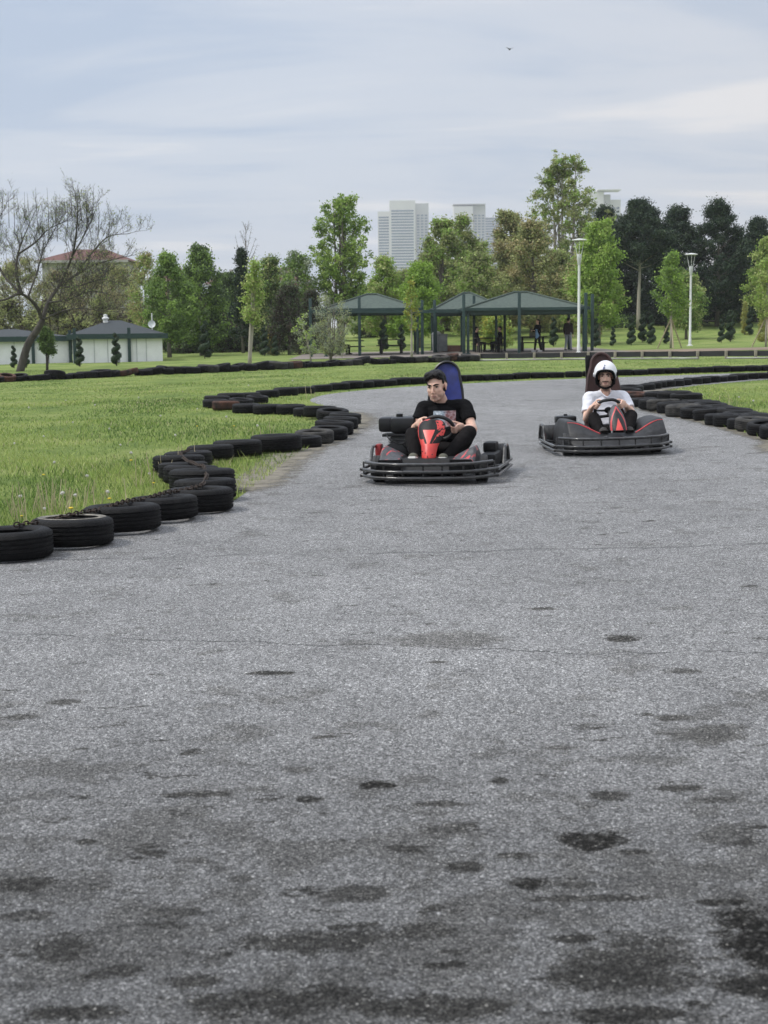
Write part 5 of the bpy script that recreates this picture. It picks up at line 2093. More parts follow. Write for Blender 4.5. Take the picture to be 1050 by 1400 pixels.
def tree(name, label, base, h, rad, crown_base, prof, mats, group=None, limbs=26, twigs=5, per=26, leaf=.11, clump=.34, bark='bark_grey',
         trunk_r=.13, up=35, lean=(0, 0), seed=1, spread=1.0, aspect=.62, cat='tree', droop=0.0, ragged=.35, multi=1, flat=1.0):
    rnd = random.Random(seed)
    root = thing(name, label, cat, base, 0, group)
    leaf, per, clump = leaf * .72, max(1, int(per * 1.75)), clump * .82
    P = PROFILES[prof]
    wood = MB()
    cen, siz, ton = [], [], []
    for mt in range(multi):
        ox, oy = (0, 0) if mt == 0 else (rnd.uniform(-.35, .35) * rad * .5, rnd.uniform(-.3, .3))
        hh = h * (1 if mt == 0 else rnd.uniform(.86, 1.0))
        topx, topy = lean[0] + ox * 1.6, lean[1] + oy * 1.6
        tp = []
        for k in range(9):
            t = k / 8
            tp.append(Vector((ox * min(1, t * 3) + (topx - ox) * t ** 1.4 + .035 * h * .25 * mnoise.noise(Vector((t * 3, seed, mt))),
                              oy * min(1, t * 3) + (topy - oy) * t ** 1.4 + .035 * h * .25 * mnoise.noise(Vector((t * 3, seed + 7, mt))), hh * .95 * t)))
        wood.tube(tp, [trunk_r * (1.18 if k == 0 else 1 - .88 * k / 8) for k in range(9)], 8)
        nl = max(6, limbs // multi)
        for i in range(nl):
            f = (i + rnd.random()) / nl
            zf = crown_base + (1 - crown_base) * (f ** .9) * .97
            cz = zf * hh
            tr_ = (zf - crown_base) / (1 - crown_base)
            a = i * 2.399 + rnd.uniform(-.5, .5)
            rr = rad * interp(P, min(1, tr_ + .12)) * rnd.uniform(1 - ragged, 1.0 + ragged * .45) * (1 if multi == 1 else .75)
            el = R(up + rnd.uniform(-14, 14)) * (1 - .0 * tr_)
            # start lower on the trunk so that the tip lies at cz
            z0 = max(crown_base * hh * .8, cz - math.tan(el) * rr)
            k = min(.95, z0 / (hh * .95)); ki = k * 8
            i0 = int(ki); fr = ki - i0
            s0 = tp[i0].lerp(tp[min(8, i0 + 1)], fr)
            ea = Vector((tp[min(8, int(zf * 8))].x + math.cos(a) * rr, tp[min(8, int(zf * 8))].y + math.sin(a) * rr * flat, min(cz + rnd.uniform(-.03, .05) * hh, hh)))
            mid = s0.lerp(ea, .5) + Vector((0, 0, -.06 * rr + rnd.uniform(-.05, .05) * rr))
            if droop: ea.z -= droop * rr
            br = max(.008, trunk_r * .34 * (1 - .6 * zf))
            lp_ = catmull([s0, mid, ea], 4)
            wood.tube(lp_, [br * (1 - .8 * q / (len(lp_) - 1)) + .004 for q in range(len(lp_))], 5)
            spots = []
            for tq in range(twigs):
                t = .35 + .65 * (tq + rnd.random()) / twigs
                p = s0.lerp(mid, t * 2) if t < .5 else mid.lerp(ea, t * 2 - 1)
                d = Vector((math.cos(a) + rnd.uniform(-1, 1), math.sin(a) + rnd.uniform(-1, 1), rnd.uniform(-.25, .9) - droop))
                q = p + d.normalized() * (.10 + .20 * rnd.random()) * rad * spread * (1.1 - .5 * t)
                wood.tube([p, p.lerp(q, .5) + Vector((0, 0, .03)), q], [br * .4 + .003, br * .25 + .003, .003], 4, cap=False)
                spots += [q, p.lerp(q, .55)]
            spots.append(ea)
            for q in spots:
                tone = rnd.randrange(len(mats))
                m_ = int(per * rnd.uniform(.5, 1.4))
                r_ = clump * rnd.uniform(.6, 1.35)
                g = RNG.normal(size=(m_, 3)) * np.array([r_, r_ * .9, r_ * .75]) * .55
                cen.append(np.array(q)[None] + g)
                siz.append(leaf * RNG.uniform(.55, 1.25, m_))
                tt = np.full(m_, tone); tt[RNG.random(m_) < .25] = rnd.randrange(len(mats))
                ton.append(tt)
    wood.build('trunk', bark, root, ang=180)
    me = leaves(np.concatenate(cen), np.concatenate(siz), mats, np.concatenate(ton), aspect)
    o = bpy.data.objects.new('crown', me); COL.objects.link(o); o.parent = root
    return root


def tree_at(px, top, base_py, D, **kw):
    """tree whose foot shows at pixel (px, base_py) if it stands D metres away; its top at pixel row top"""
    b = at(px, base_py, D)
    z = min(b.z, zg(b.x, b.y))
    z = zg(b.x, b.y)
    h = at(px, top, D).z - z
    kw.setdefault('rad', 2.0)
    wpx = kw.pop('wpx', None)
    if wpx: kw['rad'] = wpx / 2 * D / F_PX
    return tree(base=(b.x, b.y, z - .03), h=h, **kw)


SPRING = ['leaf_spring', 'leaf_spring_light', 'leaf_mid']
OLIVE = ['leaf_olive', 'leaf_olive_dark', 'leaf_spring']
PINE = ['needle_dark', 'needle_mid', 'needle_light']
DARK = ['leaf_dark', 'leaf_mid', 'leaf_dark']

# --- the row behind the shelters, left to right
tree_at(467, 262, 486, 92, wpx=92, name='poplar_tree', label='tall spring-green poplar with upswept branches left of the pale towers', crown_base=.22, prof='vase', mats=SPRING,
        limbs=88, twigs=6, per=12, leaf=.115, clump=.27, up=60, trunk_r=.14, seed=3, multi=5, ragged=.3)
tree_at(768, 210, 470, 118, wpx=150, name='poplar_tree', label='tallest tree, an airy poplar right of the blue glass tower', crown_base=.2, prof='poplar', mats=['leaf_olive', 'leaf_spring', 'leaf_olive_dark'],
        limbs=96, twigs=6, per=15, leaf=.135, clump=.32, up=62, trunk_r=.2, seed=5, multi=4, bark='bark_pale')
tree_at(603, 300, 472, 110, wpx=104, name='olive_green_tree', label='olive-green tree in front of the second pale tower', crown_base=.16, prof='oval', mats=OLIVE, limbs=44, per=30, leaf=.14, clump=.5, up=45, seed=8, trunk_r=.2, multi=2)
tree_at(632, 292, 472, 114, wpx=52, name='olive_green_tree', label='narrow pointed olive-green tree touching the second pale tower', crown_base=.2, prof='poplar', mats=OLIVE, limbs=30, per=24, leaf=.13, clump=.42, up=55, seed=9, trunk_r=.16)
tree_at(692, 288, 472, 112, wpx=78, name='olive_green_tree', label='ragged olive tree below the blue glass tower', crown_base=.14, prof='oval', mats=['leaf_olive', 'leaf_olive_dark', 'leaf_bronze'], limbs=44, per=30, leaf=.14, clump=.5, up=48, seed=12, trunk_r=.2, multi=2)
tree_at(728, 300, 472, 106, wpx=84, name='bronze_leaved_tree', label='bronze-green tree behind the right shelter roof', crown_base=.12, prof='round', mats=['leaf_bronze', 'leaf_olive', 'leaf_olive_dark'], limbs=42, per=30, leaf=.14, clump=.5, up=42, seed=14, trunk_r=.2)
tree_at(655, 345, 474, 104, wpx=70, name='olive_green_tree', label='low rounded olive-green tree behind the middle shelter roof', crown_base=.12, prof='round', mats=OLIVE, limbs=36, per=28, leaf=.13, clump=.46, up=40, seed=15, trunk_r=.18)
tree_at(575, 362, 480, 96, wpx=58, name='bright_green_tree', label='round bright green tree right behind the leftmost shelter roof', crown_base=.2, prof='round', mats=['leaf_bright', 'leaf_spring', 'leaf_bright'], limbs=36, per=30, leaf=.12, clump=.42, up=40, seed=17, trunk_r=.16)
tree_at(527, 352, 480, 100, wpx=60, name='bright_green_tree', label='bushy spring-green tree at the foot of the narrow pale tower', crown_base=.14, prof='oval', mats=['leaf_spring', 'leaf_olive', 'leaf_bright'], limbs=34, per=26, leaf=.12, clump=.42, up=45, seed=18, trunk_r=.15)
tree_at(818, 298, 480, 92, wpx=66, name='maple_tree', label='bright lime-green tree right of the near white lamp post', crown_base=.2, prof='round', mats=['leaf_bright', 'leaf_spring', 'leaf_spring_light'], limbs=44, per=30, leaf=.125, clump=.42, up=38, seed=21, trunk_r=.14, bark='bark_grey')
tree_at(800, 345, 478, 96, wpx=70, name='olive_green_tree', label='olive tree half hidden behind the lime-green tree and lamp post', crown_base=.16, prof='oval', mats=['leaf_olive', 'leaf_bronze', 'leaf_spring'], limbs=34, per=28, leaf=.13, clump=.44, up=40, seed=22, trunk_r=.16)
for px, top, D, w, sd, pal, lab in ((650, 328, 122, 84, 201, OLIVE, 'tall-standing olive tree right of the second pale tower foot'), (708, 338, 122, 86, 202, OLIVE, 'olive tree between the ragged tree and the bronze-green tree'),
                                    (762, 345, 112, 84, 203, OLIVE, 'olive tree under the tallest airy poplar'), (590, 350, 122, 84, 204, OLIVE, 'olive tree behind the bright round tree'),
                                    (312, 376, 104, 60, 205, DARK, 'dark green tree left of the dark spruce'), (360, 384, 104, 60, 206, DARK, 'dark green tree right of the dark spruce'), (255, 372, 104, 66, 207, DARK, 'dark green tree between the two tufted trees')):
    tree_at(px, top, 478, D, wpx=w, name='olive_green_tree' if pal is OLIVE else 'broadleaf_tree', label=lab, crown_base=.08, prof='round', mats=pal, limbs=46, per=28, leaf=.14, clump=.48, up=42, seed=sd, trunk_r=.17)
# --- pines on the bank
for i, (px, top, w, D, sd, lab) in enumerate((
        (873, 276, 66, 112, 31, 'dark pine with bare pale trunk, first of the pine row'),
        (925, 284, 70, 116, 32, 'dark broad pine behind the far slender lamp post'),
        (980, 273, 82, 114, 33, 'biggest dark pine on the bank, with a pointed top'),
        (1032, 300, 60, 118, 34, 'dark pine at the right end of the pine row'),
        (826, 278, 50, 124, 35, 'dark pine top showing between the tall poplar and the pale distant block'),
        (902, 318, 60, 122, 36, 'shorter dark pine squeezed between two taller pines'),
        (1004, 330, 70, 122, 37, 'shaded pine deep in the row behind the biggest pine'),
        (850, 330, 56, 124, 38, 'shaded pine behind the lime-green tree'))):
    b = at(px, 460, D)
    tree_at(px, top, 460, D, wpx=w * 1.3, name='pine_tree', label=lab, group='pines on the bank', crown_base=.06 if i else .58, prof='pine', mats=PINE, limbs=84, twigs=6, per=26, leaf=.17, clump=.42, up=22,
            trunk_r=.17, seed=sd, bark='bark_pale' if i == 0 else 'bark_grey', aspect=.3, ragged=.3)
tree_at(1048, 322, 460, 108, wpx=52, name='willow_tree', label='yellow-green drooping tree at the right edge before the pines', crown_base=.3, prof='round', mats=['leaf_spring', 'leaf_spring_light', 'leaf_olive'], limbs=34, per=26, leaf=.12, clump=.4, up=25, droop=.4, seed=39, trunk_r=.15)
for i, (px, top, bs, D, w) in enumerate(((845, 436, 458, 116, 60), (885, 430, 456, 120, 66), (925, 432, 457, 118, 60), (960, 428, 456, 121, 64), (1000, 430, 456, 119, 60), (1040, 426, 455, 122, 64), (800, 440, 460, 118, 56))):
    tree_at(px, top, bs, D, wpx=w, name='bush', cat='bush', label='shaded dark bush under the pines, ' + ('behind the lime-green tree', 'beside the bare pine trunk', 'left of the far lamp post', 'right of the far lamp post', 'above the topiary pair', 'at the right photo edge', 'right of the near lamp post')[i],
            crown_base=.03, prof='round', mats=['leaf_dark', 'needle_mid', 'leaf_mid'], limbs=26, per=20, leaf=.14, clump=.42, up=38, seed=140 + i, trunk_r=.06, bark='bark_dark')
# --- left of the shelters
tree_at(232, 348, 490, 84, wpx=72, name='broadleaf_tree', label='bushy green tree with a tuft on top beside the satellite dish', crown_base=.18, prof='oval', mats=['leaf_mid', 'leaf_spring', 'leaf_mid'], limbs=40, per=26, leaf=.11, clump=.36, up=45, seed=41, trunk_r=.12)
tree_at(276, 336, 490, 88, wpx=74, name='broadleaf_tree', label='deep green tree with a pointed tuft left of the bare-topped tree', crown_base=.14, prof='oval', mats=['leaf_mid', 'leaf_dark', 'leaf_spring'], limbs=42, per=28, leaf=.11, clump=.38, up=48, seed=42, trunk_r=.12)
tree_at(201, 342, 490, 92, wpx=54, name='sparse_tree', label='thin yellowish tree right of the red-roofed house', crown_base=.25, prof='poplar', mats=['leaf_olive', 'leaf_bronze', 'leaf_spring'], limbs=30, per=12, leaf=.10, clump=.36, up=55, seed=43, trunk_r=.1)
tree_at(333, 340, 488, 94, wpx=40, name='spruce_tree', label='dark conical spruce under the bare grey branches', crown_base=.1, prof='cone', mats=PINE, limbs=50, per=18, leaf=.12, clump=.3, up=5, seed=44, trunk_r=.1, aspect=.35)
tree_at(340, 296, 488, 99, wpx=36, name='bare_tree', label='leafless grey tree sticking up above the dark spruce', crown_base=.45, prof='vase', mats=['leaf_brown'], limbs=30, per=1, twigs=8, leaf=.03, clump=.2, up=62, seed=45, trunk_r=.09, bark='bark_grey', spread=1.2)
tree_at(372, 352, 488, 94, wpx=60, name='broadleaf_tree', label='mid-green tree left of the drooping brown tree', crown_base=.15, prof='oval', mats=['leaf_mid', 'leaf_olive', 'leaf_dark'], limbs=36, per=24, leaf=.11, clump=.38, up=45, seed=46, trunk_r=.12)
tree_at(409, 345, 488, 92, wpx=58, name='broadleaf_tree', label='pale green tree above the drooping brown tree', crown_base=.3, prof='vase', mats=['leaf_mid', 'leaf_grey', 'leaf_spring'], limbs=34, per=18, leaf=.11, clump=.36, up=55, seed=47, trunk_r=.12)
tree_at(396, 384, 490, 84, wpx=66, name='weeping_tree', label='drooping dark brown weeping tree left of the shelters', crown_base=.35, prof='round', mats=['leaf_brown', 'leaf_brown_dark', 'leaf_dark'], limbs=44, twigs=7, per=24, leaf=.09, clump=.34, up=10, droop=1.5, seed=48, trunk_r=.1, bark='bark_dark', aspect=.3)
tree_at(428, 392, 489, 86, wpx=46, name='weeping_tree', label='narrow dark weeping tree at the left post of the shelters', crown_base=.35, prof='column', mats=['leaf_brown_dark', 'leaf_dark', 'leaf_brown'], limbs=34, twigs=7, per=22, leaf=.09, clump=.32, up=10, droop=1.6, seed=49, trunk_r=.1, bark='bark_dark', aspect=.3)
for i, (px, top, w, lab) in enumerate(((300, 420, 70, 'dark brown bush behind the leftmost spiral topiary'), (250, 436, 60, 'dark green hedge bush right of the white hut'),
                                       (345, 428, 60, 'brown-green bush behind the leaning young tree'), (415, 440, 56, 'low dark bush under the weeping trees'),
                                       (190, 420, 60, 'dark bush behind the white hut roof'), (140, 412, 90, 'brown leafless thicket behind the left hut roofs'), (70, 410, 90, 'olive thicket behind the leaning bare tree'), (10, 408, 90, 'thicket at the left photo edge behind the huts'))):
    tree_at(px, top, 490, 98 if i < 4 else 108, wpx=w, name='bush', cat='bush', label=lab, crown_base=.03, prof='round', mats=['leaf_dark', 'leaf_brown', 'leaf_mid'] if i < 4 else ['leaf_olive_dark', 'leaf_brown', 'leaf_olive'], limbs=32, per=26, leaf=.12, clump=.4,
            up=40, seed=60 + i, trunk_r=.08, bark='bark_dark')
tree_at(128, 372, 490, 112, wpx=110, name='budding_tree', label='brownish budding tree in front of the red-roofed house', crown_base=.1, prof='round', mats=['leaf_brown', 'leaf_olive_dark', 'leaf_bronze'], limbs=70, twigs=8, per=11, leaf=.08, clump=.4, up=45, seed=71, trunk_r=.12, bark='bark_grey', spread=1.3)
tree_at(30, 352, 490, 114, wpx=100, name='budding_tree', label='yellowish budding tree behind the crown of the leaning bare tree', crown_base=.1, prof='round', mats=['leaf_olive', 'leaf_olive_dark', 'leaf_bronze'], limbs=64, twigs=8, per=13, leaf=.09, clump=.42, up=45, seed=72, trunk_r=.12, bark='bark_grey', spread=1.3)
tree_at(88, 368, 490, 118, wpx=80, name='budding_tree', label='grey-brown budding tree left under the red-roofed house eaves', crown_base=.1, prof='round', mats=['leaf_brown', 'leaf_olive_dark', 'leaf_bronze'], limbs=64, twigs=8, per=13, leaf=.085, clump=.4, up=45, seed=73, trunk_r=.12, bark='bark_grey', spread=1.3)
tree_at(165, 364, 490, 116, wpx=64, name='budding_tree', label='olive budding tree right under the red-roofed house eaves', crown_base=.1, prof='round', mats=['leaf_olive', 'leaf_olive_dark', 'leaf_bronze'], limbs=60, twigs=8, per=13, leaf=.085, clump=.38, up=45, seed=74, trunk_r=.12, bark='bark_grey', spread=1.3)
tree_at(548, 372, 478, 118, wpx=70, name='olive_green_tree', label='low olive tree in the gap left of the bright round tree', crown_base=.1, prof='round', mats=OLIVE, limbs=40, per=26, leaf=.13, clump=.44, up=42, seed=75, trunk_r=.16)
tree_at(505, 392, 478, 112, wpx=60, name='olive_green_tree', label='low olive tree right of the tall upswept poplar', crown_base=.1, prof='round', mats=OLIVE, limbs=36, per=26, leaf=.13, clump=.42, up=42, seed=76, trunk_r=.16)
tree_at(612, 372, 478, 116, wpx=70, name='olive_green_tree', label='low olive tree between the leftmost and middle shelter roofs', crown_base=.1, prof='round', mats=OLIVE, limbs=40, per=26, leaf=.13, clump=.44, up=42, seed=77, trunk_r=.16)
# --- young trees in front
tree_at(341, 352, 499, 57, wpx=32, name='young_tree', label='young spring tree with pale leaning trunk standing alone on the lawn', crown_base=.42, prof='oval', mats=['leaf_spring', 'leaf_olive', 'leaf_spring_light'], limbs=24, per=7, leaf=.075, clump=.26, up=50, seed=81,
        trunk_r=.075, bark='bark_pale', lean=(.25, 0), multi=2)
tree_at(563, 383, 489, 66, wpx=20, name='young_tree', label='slim sapling with yellow-green crown and pale trunk before the leftmost shelter', crown_base=.42, prof='poplar', mats=['leaf_spring_light', 'leaf_yellow', 'leaf_spring'], limbs=24, per=7, leaf=.06, clump=.12, up=52, seed=82,
        trunk_r=.06, bark='bark_pale')
t3 = tree_at(917, 345, 484, 78, wpx=42, name='staked_tree', label='young green tree on a tripod of stakes left of the far lamp post', crown_base=.38, prof='oval', mats=['leaf_spring', 'leaf_mid', 'leaf_bright'], limbs=30, per=14, leaf=.085, clump=.3, up=48, seed=83, trunk_r=.06, bark='bark_pale')
t4 = tree_at(1047, 352, 484, 76, wpx=32, name='staked_tree', label='young pale green tree on stakes at the right photo edge', crown_base=.34, prof='oval', mats=['leaf_spring_light', 'leaf_spring', 'leaf_olive'], limbs=24, per=10, leaf=.08, clump=.26, up=50, seed=84, trunk_r=.055, bark='bark_pale')
for t_ in (t3, t4):
    for k in range(3):
        a = k * 2.094 + .5
        MB().tube([(math.cos(a) * .75, math.sin(a) * .75, 0), (math.cos(a) * .03, math.sin(a) * .03, 1.55)], .035, 6).build('stake', 'timber_stake', t_)
tree_at(938, 372, 470, 100, wpx=52, name='broadleaf_tree', label='green broadleaf tree right behind the tripod-staked tree', crown_base=.2, prof='round', mats=['leaf_mid', 'leaf_spring', 'leaf_olive'], limbs=36, per=22, leaf=.11, clump=.38, up=40, seed=85, trunk_r=.1)
tree_at(677, 425, 482, 90, wpx=44, name='bright_green_tree', label='small yellow-green tree seen under the middle shelter roof', crown_base=.15, prof='round', mats=['leaf_spring_light', 'leaf_yellow', 'leaf_spring'], limbs=20, per=22, leaf=.10, clump=.32, up=40, seed=86, trunk_r=.07)
# silver-green multi-stem shrub before the left shelter
tree_at(452, 398, 490, 68, wpx=76, name='silvery_shrub', cat='shrub', label='loose silver-green shrub with many stems before the left shelter', crown_base=.08, prof='vase', mats=['leaf_grey', 'leaf_olive', 'leaf_grey'], limbs=42, twigs=6, per=7, leaf=.06, clump=.2, up=58, seed=88,
        trunk_r=.05, bark='bark_grey', multi=4, aspect=.35)
tree_at(425, 428, 489, 67, wpx=34, name='silvery_shrub', cat='shrub', label='small leaning silver-green shrub at the left shelter post', crown_base=.2, prof='vase', mats=['leaf_grey', 'leaf_spring_light'], limbs=14, twigs=4, per=6, leaf=.06, clump=.18, up=55, seed=89, trunk_r=.04, bark='bark_pale', lean=(-.5, 0))


# --- the leaning bare tree at the left
def bare_tree():
    D = 60.0
    base = at(26, 496, D); zb = zg(base.x, base.y)
    root = thing('leaning_tree', 'dark leaning tree with almost bare twisted branches at the left', 'tree', (base.x, base.y, zb - .05))
    o = Vector((base.x, base.y, zb))
    rnd = random.Random(11)
    def Q(px, py, dy=0.0): return at(px, py, D + dy) - o
    wood = MB()
    tips = []
    def limb(pts, r0, r1, level):
        line = catmull(pts, 6 if level < 2 else 2)
        n = len(line)
        wood.tube(line, [r0 + (r1 - r0) * i / (n - 1) for i in range(n)], 9 if level == 0 else 6 if level == 1 else 3, cap=level < 2)
        return line
    def grow(p, d, L, r, level):
        if level > 5 or L < .10: 
            tips.append((p, d)); return
        pts = [p]
        q = p; dd = d.copy()
        for k in range(4):
            dd = (dd + Vector((rnd.uniform(-.30, .30), rnd.uniform(-.3, .3), rnd.uniform(-.16, .30)))).normalized()
            q = q + dd * L / 4
            pts.append(q)
        limb(pts, r, r * .45, level)
        tips.append((q, dd))
        for k in range(3 if level < 4 else 2):
            t = rnd.uniform(.3, 1.0)
            b = pts[min(4, int(t * 4))]
            nd = (dd + Vector((rnd.uniform(-1, 1), rnd.uniform(-1, 1), rnd.uniform(-.35, .8)))).normalized()
            tips.append((b, nd))
            grow(b, nd, L * rnd.uniform(.5, .75), max(.005, r * .5), level + 1)
    fork = Q(58, 436)
    limb([Vector((0, 0, -.05)), Q(38, 470), Q(52, 448), fork], .17, .12, 0)
    mains = [
        ([fork, Q(66, 412, .3), Q(80, 392, .8), Q(104, 374, 1.2), Q(130, 360, 1.5), Q(160, 352, 1.2)], .095, .025),
        ([fork, Q(48, 415, -.3), Q(28, 400, -.8), Q(6, 408, -1.2), Q(-30, 412, -1)], .09, .028),
        ([Q(30, 401, -.8), Q(22, 372, -.8), Q(26, 340, -.4), Q(40, 305, 0)], .075, .02),
        ([Q(80, 392, .8), Q(98, 350, .4), Q(104, 318, 0), Q(106, 285, -.4)], .065, .016),
        ([Q(28, 400, -.8), Q(2, 370, .3), Q(-12, 330, .6), Q(2, 290, .5)], .06, .016),
        ([Q(26, 345, -.4), Q(48, 330, -.9), Q(66, 312, -1.1), Q(92, 300, -1)], .045, .014),
        ([Q(104, 374, 1.2), Q(124, 346, 1.6), Q(148, 322, 1.9), Q(176, 318, 2)], .045, .012),
        ([Q(66, 412, .3), Q(92, 408, -.6), Q(124, 396, -1.2), Q(152, 402, -1.6)], .045, .012),
        ([Q(98, 350, .4), Q(116, 318, .8), Q(128, 292, 1)], .04, .012),
        ([Q(80, 392, .8), Q(112, 388, -.4), Q(140, 380, -1), Q(168, 388, -1.4)], .04, .01),
        ([Q(58, 436), Q(84, 424, -.8), Q(112, 420, -1.6), Q(140, 424, -2)], .04, .01),
        ([Q(38, 405, -.5), Q(50, 372, .6), Q(60, 340, 1), Q(76, 310, 1)], .045, .012),
        ([Q(-30, 412, -1), Q(-60, 380, -.6), Q(-70, 330, 0)], .04, .012),
    ]
    for pts, r0, r1 in mains:
        line = limb(pts, r0, r1, 1)
        L = sum((b - a).length for a, b in zip(line, line[1:]))
        nb = int(7 + L * 3.2)
        for k in range(nb):
            t = .25 + .75 * (k + rnd.random()) / nb
            i = min(len(line) - 2, int(t * (len(line) - 1)))
            d = (line[i + 1] - line[i]).normalized()
            nd = (d * .8 + Vector((rnd.uniform(-.8, .8), rnd.uniform(-.9, .9), rnd.uniform(-.1, 1.1)))).normalized()
            grow(line[i], nd, rnd.uniform(.7, 1.3) * (1.25 - .5 * t), .013 * (1.3 - .6 * t), 2)
        grow(line[-1], (line[-1] - line[-2]).normalized(), 1.0, r1, 2)
    # long straight water shoots that stick up
    for px, py, L in ((106, 285, 1.1), (40, 300, 1.1), (66, 310, 1.6), (2, 288, .9), (125, 290, 1.1), (30, 320, 1.6), (92, 300, .9), (12, 300, 1.2), (20, 310, 1.5), (52, 306, 1.5), (34, 302, 1.2), (78, 318, 1.7), (98, 290, 1.3), (112, 292, 1.2), (118, 300, 1.4), (-8, 310, 1.5), (134, 306, 1.0), (150, 326, .8)):
        p = Q(px, py, rnd.uniform(-.4, .4))
        q = p + Vector((rnd.uniform(-.15, .15), 0, L))
        wood.tube([p - Vector((0, 0, .3)), p.lerp(q, .5) + Vector((rnd.uniform(-.05, .05), 0, 0)), q], [.014, .010, .004], 5)
        for k in range(9): tips.append((p.lerp(q, .3 + .7 * k / 9), Vector((rnd.uniform(-1, 1), 0, 1))))
    wood.build('trunk', 'bark_twig', root, ang=180)
    cen, siz, ton = [], [], []
    for p, d in tips:
        m_ = rnd.choice((0, 0, 0, 0, 1))
        if not m_: continue
        cen.append(np.array(p)[None] + RNG.normal(size=(m_, 3)) * .07)
        siz.append(RNG.uniform(.02, .04, m_)); ton.append(np.full(m_, rnd.randrange(3)))
    me = leaves(np.concatenate(cen), np.concatenate(siz), ['leaf_mid', 'leaf_olive', 'leaf_olive_dark'], np.concatenate(ton))
    c = bpy.data.objects.new('crown', me); COL.objects.link(c); c.parent = root


bare_tree()
tree_at(64, 448, 497, 61, wpx=24, name='clipped_tree', label='small dark round-headed tree with forked trunk before the white hut', crown_base=.5, prof='round', mats=['leaf_dark', 'leaf_mid'], limbs=20, per=30, leaf=.05, clump=.16, up=40, seed=91, trunk_r=.05, bark='bark_dark', multi=2)


# --- spiral topiary
def spiral(label, px, base_py, top_py, D, src=[]):
    b = at(px, base_py, D)
    z = zg(b.x, b.y)
    h = (base_py - top_py) * D / F_PX
    if not src:
        root = thing('spiral_topiary', label, 'topiary', (0, 0, 0), 0, 'clipped spiral shrubs')
        H = 2.0
        core = MB(); cen = []
        pts, rs = [], []
        for k in range(60):
            t = k / 59
            a = t * 2 * math.pi * 3.2
            hr = .20 * (1 - .55 * t); tr = .215 * (1 - .50 * t)
            pts.append(Vector((hr * math.cos(a), hr * math.sin(a), .24 + (H - .36) * t ** 1.02))); rs.append(tr)
        core.tube(pts, [r * .86 for r in rs], 10)
        for p, r in zip(pts, rs):
            g = RNG.normal(size=(52, 3)); g /= np.linalg.norm(g, axis=1, keepdims=True)
            cen.append(np.array(p)[None] + g * r * RNG.uniform(.86, 1.06, (52, 1)))
        cen = np.concatenate(cen)
        MB().tube([(0, 0, 0), (0, 0, H * .9)], .035, 6).build('trunk', 'bark_dark', root)
        me = leaves(cen, RNG.uniform(.025, .05, len(cen)), ['needle_mid', 'needle_dark', 'needle_light'], RNG.integers(0, 3, len(cen)))
        fo = bpy.data.objects.new('foliage', me); COL.objects.link(fo); fo.parent = root
        core.build('inner_foliage', 'leaf_cypress', fo)
        src.append(root)
        r = root
    else:
        r = dup(src[0], (0, 0, 0), random.uniform(0, 6.28), label)
    r.location = (b.x, b.y, z)
    r.rotation_euler = (0, 0, random.uniform(0, 6.28))
    s = h / 2.0
    r.scale = (s * .92, s * .92, s)
    r['label'] = label
    return r


for args in (
        ('spiral topiary behind the foot of the leaning bare tree', 19, 493, 462, 66), ('spiral topiary right of the leaning tree foot, left of the forked tree', 36, 493, 463, 66),
        ('spiral topiary before the gap between the two white huts', 109, 491, 450, 66), ('spiral topiary in front of the long white hut wall, under its roof peak', 159, 490, 445, 66),
        ('bluish stout spiral topiary standing alone left of the leaning young tree', 280, 486, 434, 78), ('spiral topiary just right of the pale leaning trunk', 362, 486, 446, 82),
        ('squat spiral topiary beside the small golden conifer', 376, 485, 455, 80), ('spiral topiary under the left shelter beside its rear post', 524, 483, 440, 92),
        ('small spiral topiary left of the slim sapling trunk', 549, 483, 447, 90), ('spiral topiary between the blue-bag woman and the man in grey trousers', 757, 482, 442, 92),
        ('spiral topiary right of the last shelter post', 814, 484, 444, 86), ('small spiral topiary left of the pine with the bare trunk', 838, 480, 453, 88),
        ('thin spiral topiary just left of the bare pine trunk', 863, 479, 440, 90), ('spiral topiary at the foot of the bare pine trunk', 878, 473, 434, 97),
        ('spiral topiary right of the bare pine trunk', 890, 478, 437, 90), ('spiral topiary left of the tripod stakes', 911, 478, 450, 92),
        ('shorter one of the spiral topiary pair right of the far lamp post', 986, 476, 444, 92), ('taller one of the spiral topiary pair right of the far lamp post', 998, 476, 432, 94),
        ('spiral topiary higher on the bank between two golden conifers', 1024, 464, 430, 103)):
    spiral(*args)

for lab, px, b, t, D, w in (('golden conifer left of the highest spiral topiary', 1018, 455, 411, 104, 12), ('golden conifer at the right edge beside the stakes', 1042, 474, 428, 92, 13),
                            ('small golden conifer near the leaning young tree', 371, 472, 450, 84, 12)):
    tree_at(px, t, b, D, wpx=w, name='golden_conifer', cat='conifer', label=lab, crown_base=.04, prof='cone', mats=['leaf_yellow', 'leaf_olive'], limbs=26, per=16, leaf=.07, clump=.14, up=60, seed=95 + px, trunk_r=.04, aspect=.35)

# ------------------------------------------------------------------ shelters
mat('steel_green', (0.020, 0.050, 0.048), 0.5, vscale=3, var=0.2)
mat('shingle', (0.072, 0.100, 0.080), 0.85, vscale=6, col2=(0.042, 0.060, 0.050), bump=0.5, bscale=14, stretch=(1, 1, 3))
mat('soffit_dark', (0.03, 0.035, 0.03), 0.8, vscale=3)
mat('bench_dark', (0.028, 0.024, 0.021), 0.7, vscale=6)
mat('bin_grey', (0.42, 0.44, 0.45), 0.5, vscale=6, var=0.15)
mat('brick_red', (0.30, 0.165, 0.125), 0.9, vscale=20)


